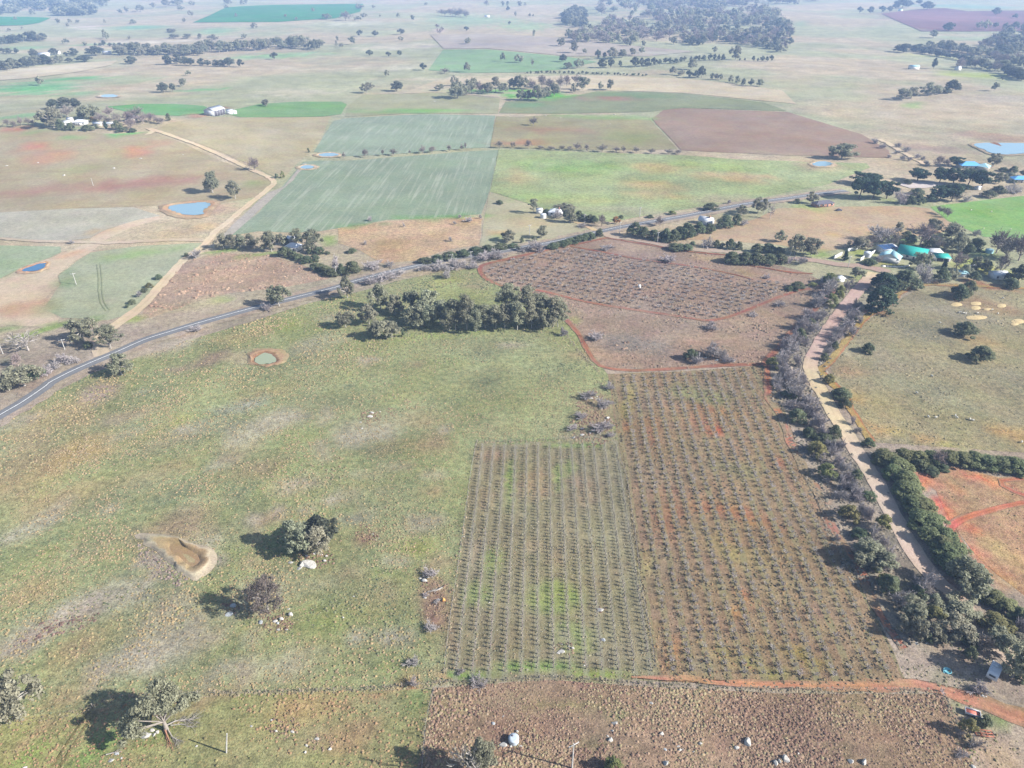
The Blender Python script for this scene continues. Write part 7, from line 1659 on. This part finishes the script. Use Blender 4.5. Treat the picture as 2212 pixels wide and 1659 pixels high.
# ------------------------------------------------------------------ vehicles and farm gear
def wheel(parent, x, y, r_=.33, w=.2):
    m = MB(); th = np.arange(14) * 2 * math.pi / 14
    V = [(x + s * w / 2, y + r_ * math.cos(a), r_ + r_ * math.sin(a)) for s in (-1, 1) for a in th]
    m.add(V, [[k, (k + 1) % 14, 14 + (k + 1) % 14, 14 + k] for k in range(14)])
    for s in (0, 14):
        c = np.mean(V[s:s + 14], 0); m.add(V[s:s + 14] + [tuple(c)], [[k, (k + 1) % 14, 14] for k in range(14)])
    o = m.obj('wheel', M_tyre, parent)
    h_ = MB(); h_.box(x - w / 2 - .02, x + w / 2 + .02, y - .1, y + .1, r_ - .1, r_ + .1); h_.obj('hub', M_steel, o)
def caravan():
    p = gp(*vp(11, 2008, 640)); q_ = gp(*vp(11, 2034, 585)) - gp(*vp(11, 2002, 660)); r = empty('caravan', p, math.atan2(-q_[0], q_[1])); tag(r, 'white caravan with ribbed roof parked under the gums', 'caravan')
    prof = [(-2.35, .55), (-2.45, 1.2), (-2.25, 2.2), (-1.9, 2.55), (1.9, 2.6), (2.25, 2.3), (2.45, 1.4), (2.3, .55)]
    m = MB(); n = len(prof)
    V = [(s * 1.15, y, z) for s in (-1, 1) for y, z in prof]
    m.add(V, [[k, (k + 1) % n, n + (k + 1) % n, n + k] for k in range(n)])
    for s in (0, n):
        c = (V[s][0], 0, 1.5); m.add(V[s:s + n] + [c], [[k, (k + 1) % n, n] for k in range(n)])
    b = m.obj('body', M_alum, r)
    for yy in np.linspace(-1.7, 1.7, 7):
        q = MB(); q.box(-1.1, 1.1, yy - .04, yy + .04, 2.58, 2.64); q.obj('roof_rib', M_rwhite, b)
    q = MB(); q.box(-.5, .5, .3, 1.0, 2.6, 2.8); q.obj('roof_hatch', M_rwhite, b)
    for s in (-1, 1):
        for yy in (-1.2, .9):
            q = MB(); q.box(min(s * 1.14, s * 1.17), max(s * 1.14, s * 1.17), yy - .5, yy + .5, 1.45, 2.0); q.obj('window', M_glass, r)
        wheel(r, s * 1.0, -.2)
    q = MB(); q.box(-.7, .7, -2.44, -2.36, 1.5, 2.05); q.obj('window', M_glass, r)
    q = MB(); q.box(1.15, 1.18, -.3, .35, .65, 2.1); q.obj('door', M_rwhite, r)
    q = MB(); q.tube([(-.7, 2.3, .5), (0, 3.6, .5)], .05, 5); q.tube([(.7, 2.3, .5), (0, 3.6, .5)], .05, 5); q.obj('drawbar', M_steel, r)
caravan()
def box_trailer():
    p = gp(*vp(11, 1873, 897)); q_ = gp(*vp(11, 1908, 903)) - gp(*vp(11, 1838, 880)); r = empty('box_trailer', p, math.atan2(q_[1], q_[0]) + math.pi / 2); tag(r, 'box trailer with grey rim and red floor beside the yellow bush', 'trailer')
    m = MB(); m.box(-.75, .75, -1.5, 1.5, .55, .62); m.obj('floor', M_redp, r)
    for (x0, x1, y0, y1) in ((-.8, -.74, -1.55, 1.55), (.74, .8, -1.55, 1.55), (-.74, .74, -1.55, -1.49), (-.74, .74, 1.49, 1.55)):
        s = MB(); s.box(x0, x1, y0, y1, .5, 1.05); s.obj('side_panel', M_alum, r)
    for s in (-1, 1): wheel(r, s * .95, -.1)
    q = MB(); q.tube([(-.5, -1.5, .5), (0, -2.7, .5)], .04, 5); q.tube([(.5, -1.5, .5), (0, -2.7, .5)], .04, 5); q.obj('drawbar', M_steel, r)
box_trailer()
def plough_frame():
    p = gp(*vp(11, 1945, 1028)); r = empty('plough', p, -.12); tag(r, 'rusty red plough frame lying in the grass below the green shrub', 'plough')
    m = MB()
    for yy in (-.75, .0, .75): m.box(-1.9, 1.9, yy - .07, yy + .07, .55, .7)
    for xx in (-1.8, -.6, .6, 1.8): m.box(xx - .07, xx + .07, -.68, -.07, .56, .69); m.box(xx - .07, xx + .07, .07, .68, .56, .69)
    m.obj('frame', M_rust, r)
    for k, xx in enumerate((-1.5, -.9, -.3, .3, .9, 1.5)):
        t = MB(); t.tube([(xx, -.5 + .2 * (k % 3), .6), (xx + .15, -.6 + .2 * (k % 3), .25), (xx - .1, -.75 + .2 * (k % 3), .02)], [.05, .05, .03], 5); t.obj('tine', M_rust, r)
    for s in (-1, 1): wheel(r, s * 2.05, .3, .36, .18)
plough_frame()
def tub():
    p = gp(*vp(11, 1715, 616)); r = empty('plastic_pool', p, .3); tag(r, 'broken turquoise plastic pool lying in the shade', 'paddling pool')
    m = MB(); m.lathe([(.0, .04), (.75, .04), (.85, .3), (.9, .3), (.95, .02)], 14); m.obj('shell', M_turq, r)
    f = MB(); f.add([(-1.3, -.2, .03), (-.6, -.5, .05), (-.3, .1, .35), (-1.0, .3, .3)], [[0, 1, 2, 3]]); f.obj('loose_flap', M_turq, r)
tub()
def gate():
    p0 = gp(*vp(11, 1668, 745)); p1 = gp(*vp(11, 1688, 778)); d = p1 - p0; L = float(np.linalg.norm(d)); r = empty('farm_gate', p0, math.atan2(d[1], d[0])); tag(r, 'open pale metal gate where the red track passes the tussock field', 'gate')
    m = MB()
    for z in (.3, .55, .8, 1.1): m.tube([(0, 0, z), (L, 0, z)], .03, 5)
    m.obj('rails', M_steel, r)
    for x in (0, L): q = MB(); q.tube([(x, 0, -.1), (x, 0, 1.3)], .07, 6); q.obj('gate_post', M_pole, r)
gate()
def old_car():
    p = gp(*vp(5, 1012, 122)); r = empty('old_car', p, .2); tag(r, 'dark old car body among junk in front of the brown house', 'car')
    m = MB(); n = 9; prof = [(-2.1, .4), (-2.15, .85), (-1.2, .95), (-.7, 1.45), (.7, 1.45), (1.2, 1.0), (2.1, .85), (2.1, .4)]
    n = len(prof); V = [(y, s * .85, z) for s in (-1, 1) for y, z in prof]
    m.add(V, [[k, (k + 1) % n, n + (k + 1) % n, n + k] for k in range(n)])
    for s in (0, n): m.add(V[s:s + n] + [(0, V[s][1], .8)], [[k, (k + 1) % n, n] for k in range(n)])
    m.obj('body', M_rdark, r)
    for s in (-1, 1):
        g_ = MB(); g_.box(-.6, .6, min(s * .85, s * .87), max(s * .85, s * .87), 1.0, 1.35); g_.obj('window', M_glass, r)
    for x in (-1.3, 1.3):
        for s in (-1, 1):
            w_ = MB(); w_.tube([(x, s * .75, .32), (x, s * .95, .32)], .32, 10); w_.obj('wheel', M_tyre, r)
old_car()
# hay circles trampled round feeders: low spread mounds
M_hay = plain('spread_hay', tuple(alb((232, 205, 150))), .95, var=.18, scale=.8)
HP = sorted([(1775, 730, 72, 26), (1900, 724, 72, 26), (1900, 752, 66, 26), (1975, 761, 52, 16), (2066, 738, 60, 26), (1905, 815, 142, 30), (2172, 840, 85, 32), (2150, 858, 50, 18)])
for i, (x, y, w, h) in enumerate(HP):
    q = ring_pts(x, y, w / 2, h / 2, 5, 22, .1, i); P_ = g2(q); c = P_.mean(0); z = float(hgt(*c))
    V = np.vstack([np.column_stack([P_ - c, np.full(22, .13)]), np.column_stack([(P_ - c) * .8, np.full(22, .24)]), [[0, 0, .3]]])
    F4 = np.array([[k, (k + 1) % 22, 22 + (k + 1) % 22, 22 + k] for k in range(22)]); F3 = np.array([[22 + k, 22 + (k + 1) % 22, 44] for k in range(22)])
    o = link('hay_spread', mesh_arrays('hay_spread', V, [F4, F3], [M_hay])); o.location = (*c, z)
    tag(o, f"pale patch of spread hay in the right paddock, {['leftmost', 'upper of the middle pair', 'lower of the middle pair', 'long one below the middle pair', 'small faint one', 'upper right round one', 'small one at right edge', 'rightmost'][i]}", 'hay', 'patches of spread hay')
# sheep
M_wool = plain('sheep_wool', (.42, .40, .35), .95, var=.15)
M_face = plain('sheep_face', (.3, .27, .24), .9)
def sheep_mesh():
    bm = bmesh.new()
    bmesh.ops.create_icosphere(bm, subdivisions=2, radius=1)
    for v in bm.verts: v.co = Vector((v.co.x * .58, v.co.y * .30, v.co.z * .30 + .62)) * (1 + .05 * math.sin(v.co.x * 20))
    def add_ball(c, s):
        r = bmesh.ops.create_icosphere(bm, subdivisions=1, radius=1)
        for v in r['verts']: v.co = Vector((v.co.x * s[0] + c[0], v.co.y * s[1] + c[1], v.co.z * s[2] + c[2]))
    add_ball((.62, 0, .72), (.2, .11, .12)); add_ball((.48, 0, .70), (.2, .15, .16))
    for x in (-.35, .32):
        for y in (-.14, .14):
            r = bmesh.ops.create_cone(bm, cap_ends=True, segments=6, radius1=.05, radius2=.07, depth=.5)
            for v in r['verts']: v.co += Vector((x, y, .25))
    me = bpy.data.meshes.new('sheep'); bm.to_mesh(me); bm.free(); me.materials.append(M_wool); return me
SM = sheep_mesh()
def flock(context, t, ptsx, group, s=.95):
    rng = np.random.default_rng(int(ptsx[0][0]))
    for i, (x, y) in enumerate(sorted(ptsx)):
        p = gp(*vp(t, x, y)); o = link('sheep', SM); o.location = p; o.rotation_euler = (0, 0, rng.random() * 6.28); o.scale = (s, s, s)
        nn = ['leftmost', 'second from left', 'third from left', 'fourth from left', 'fifth from left', 'sixth from left', 'seventh from left', 'eighth from left', 'ninth from left', 'tenth from left', 'eleventh from left', 'twelfth from left']
        tag(o, f'white sheep grazing {context}, {nn[i]}', 'sheep', group)
flock('below the round hay patches', 5, [(1790, 786), (1800, 784), (1820, 789), (1832, 792), (1910, 789), (2042, 792), (2005, 767), (1665, 852), (2075, 692), (1615, 1197)], 'sheep in the right paddock')
flock('in the lower right paddock', 8, [(1765, 210), (1775, 222), (1640, 222), (1590, 217), (1860, 232), (1878, 240), (1515, 62), (2195, 380)], 'sheep in the right paddock')
flock('in the bright green paddock', 5, [(2000, 130), (2125, 245), (1870, 120), (1950, 240)], 'sheep in the green paddock')
# bales / stones in far ploughed paddock
rocks('in the far left ploughed paddock', 'stones in the ploughed paddock', 0, (45, 1072, 22, 12), (248, 1052, 18, 10), (415, 1133, 22, 20), (740, 1087, 24, 16), (912, 1025, 26, 10), (1185, 1000, 16, 10))
rocks('in the brown-green field beyond the striped crops', 'stones in the far fields', 1, (1325, 748, 18, 12), (1422, 762, 14, 10), (1770, 740, 18, 8), (1742, 802, 12, 8), (605, 655, 14, 10))

# ------------------------------------------------------------------ haze over the valley
mh = bpy.data.materials.new('valley_haze'); mh.use_nodes = True
nt = mh.node_tree
nt.nodes.remove(nt.nodes['Principled BSDF'])
pv = nt.nodes.new('ShaderNodeVolumePrincipled')
pv.inputs['Density'].default_value = HAZE_DENSITY
pv.inputs['Color'].default_value = (*HAZE_COLOR, 1)
pv.inputs['Anisotropy'].default_value = 0.0
nt.links.new(pv.outputs[0], nt.nodes['Material Output'].inputs['Volume'])
hb = MB(); hb.box(-9000, 9000, -2500, 15500, -9.0, 158.0)
hz = hb.obj('haze', mh); hz['kind'] = 'stuff'
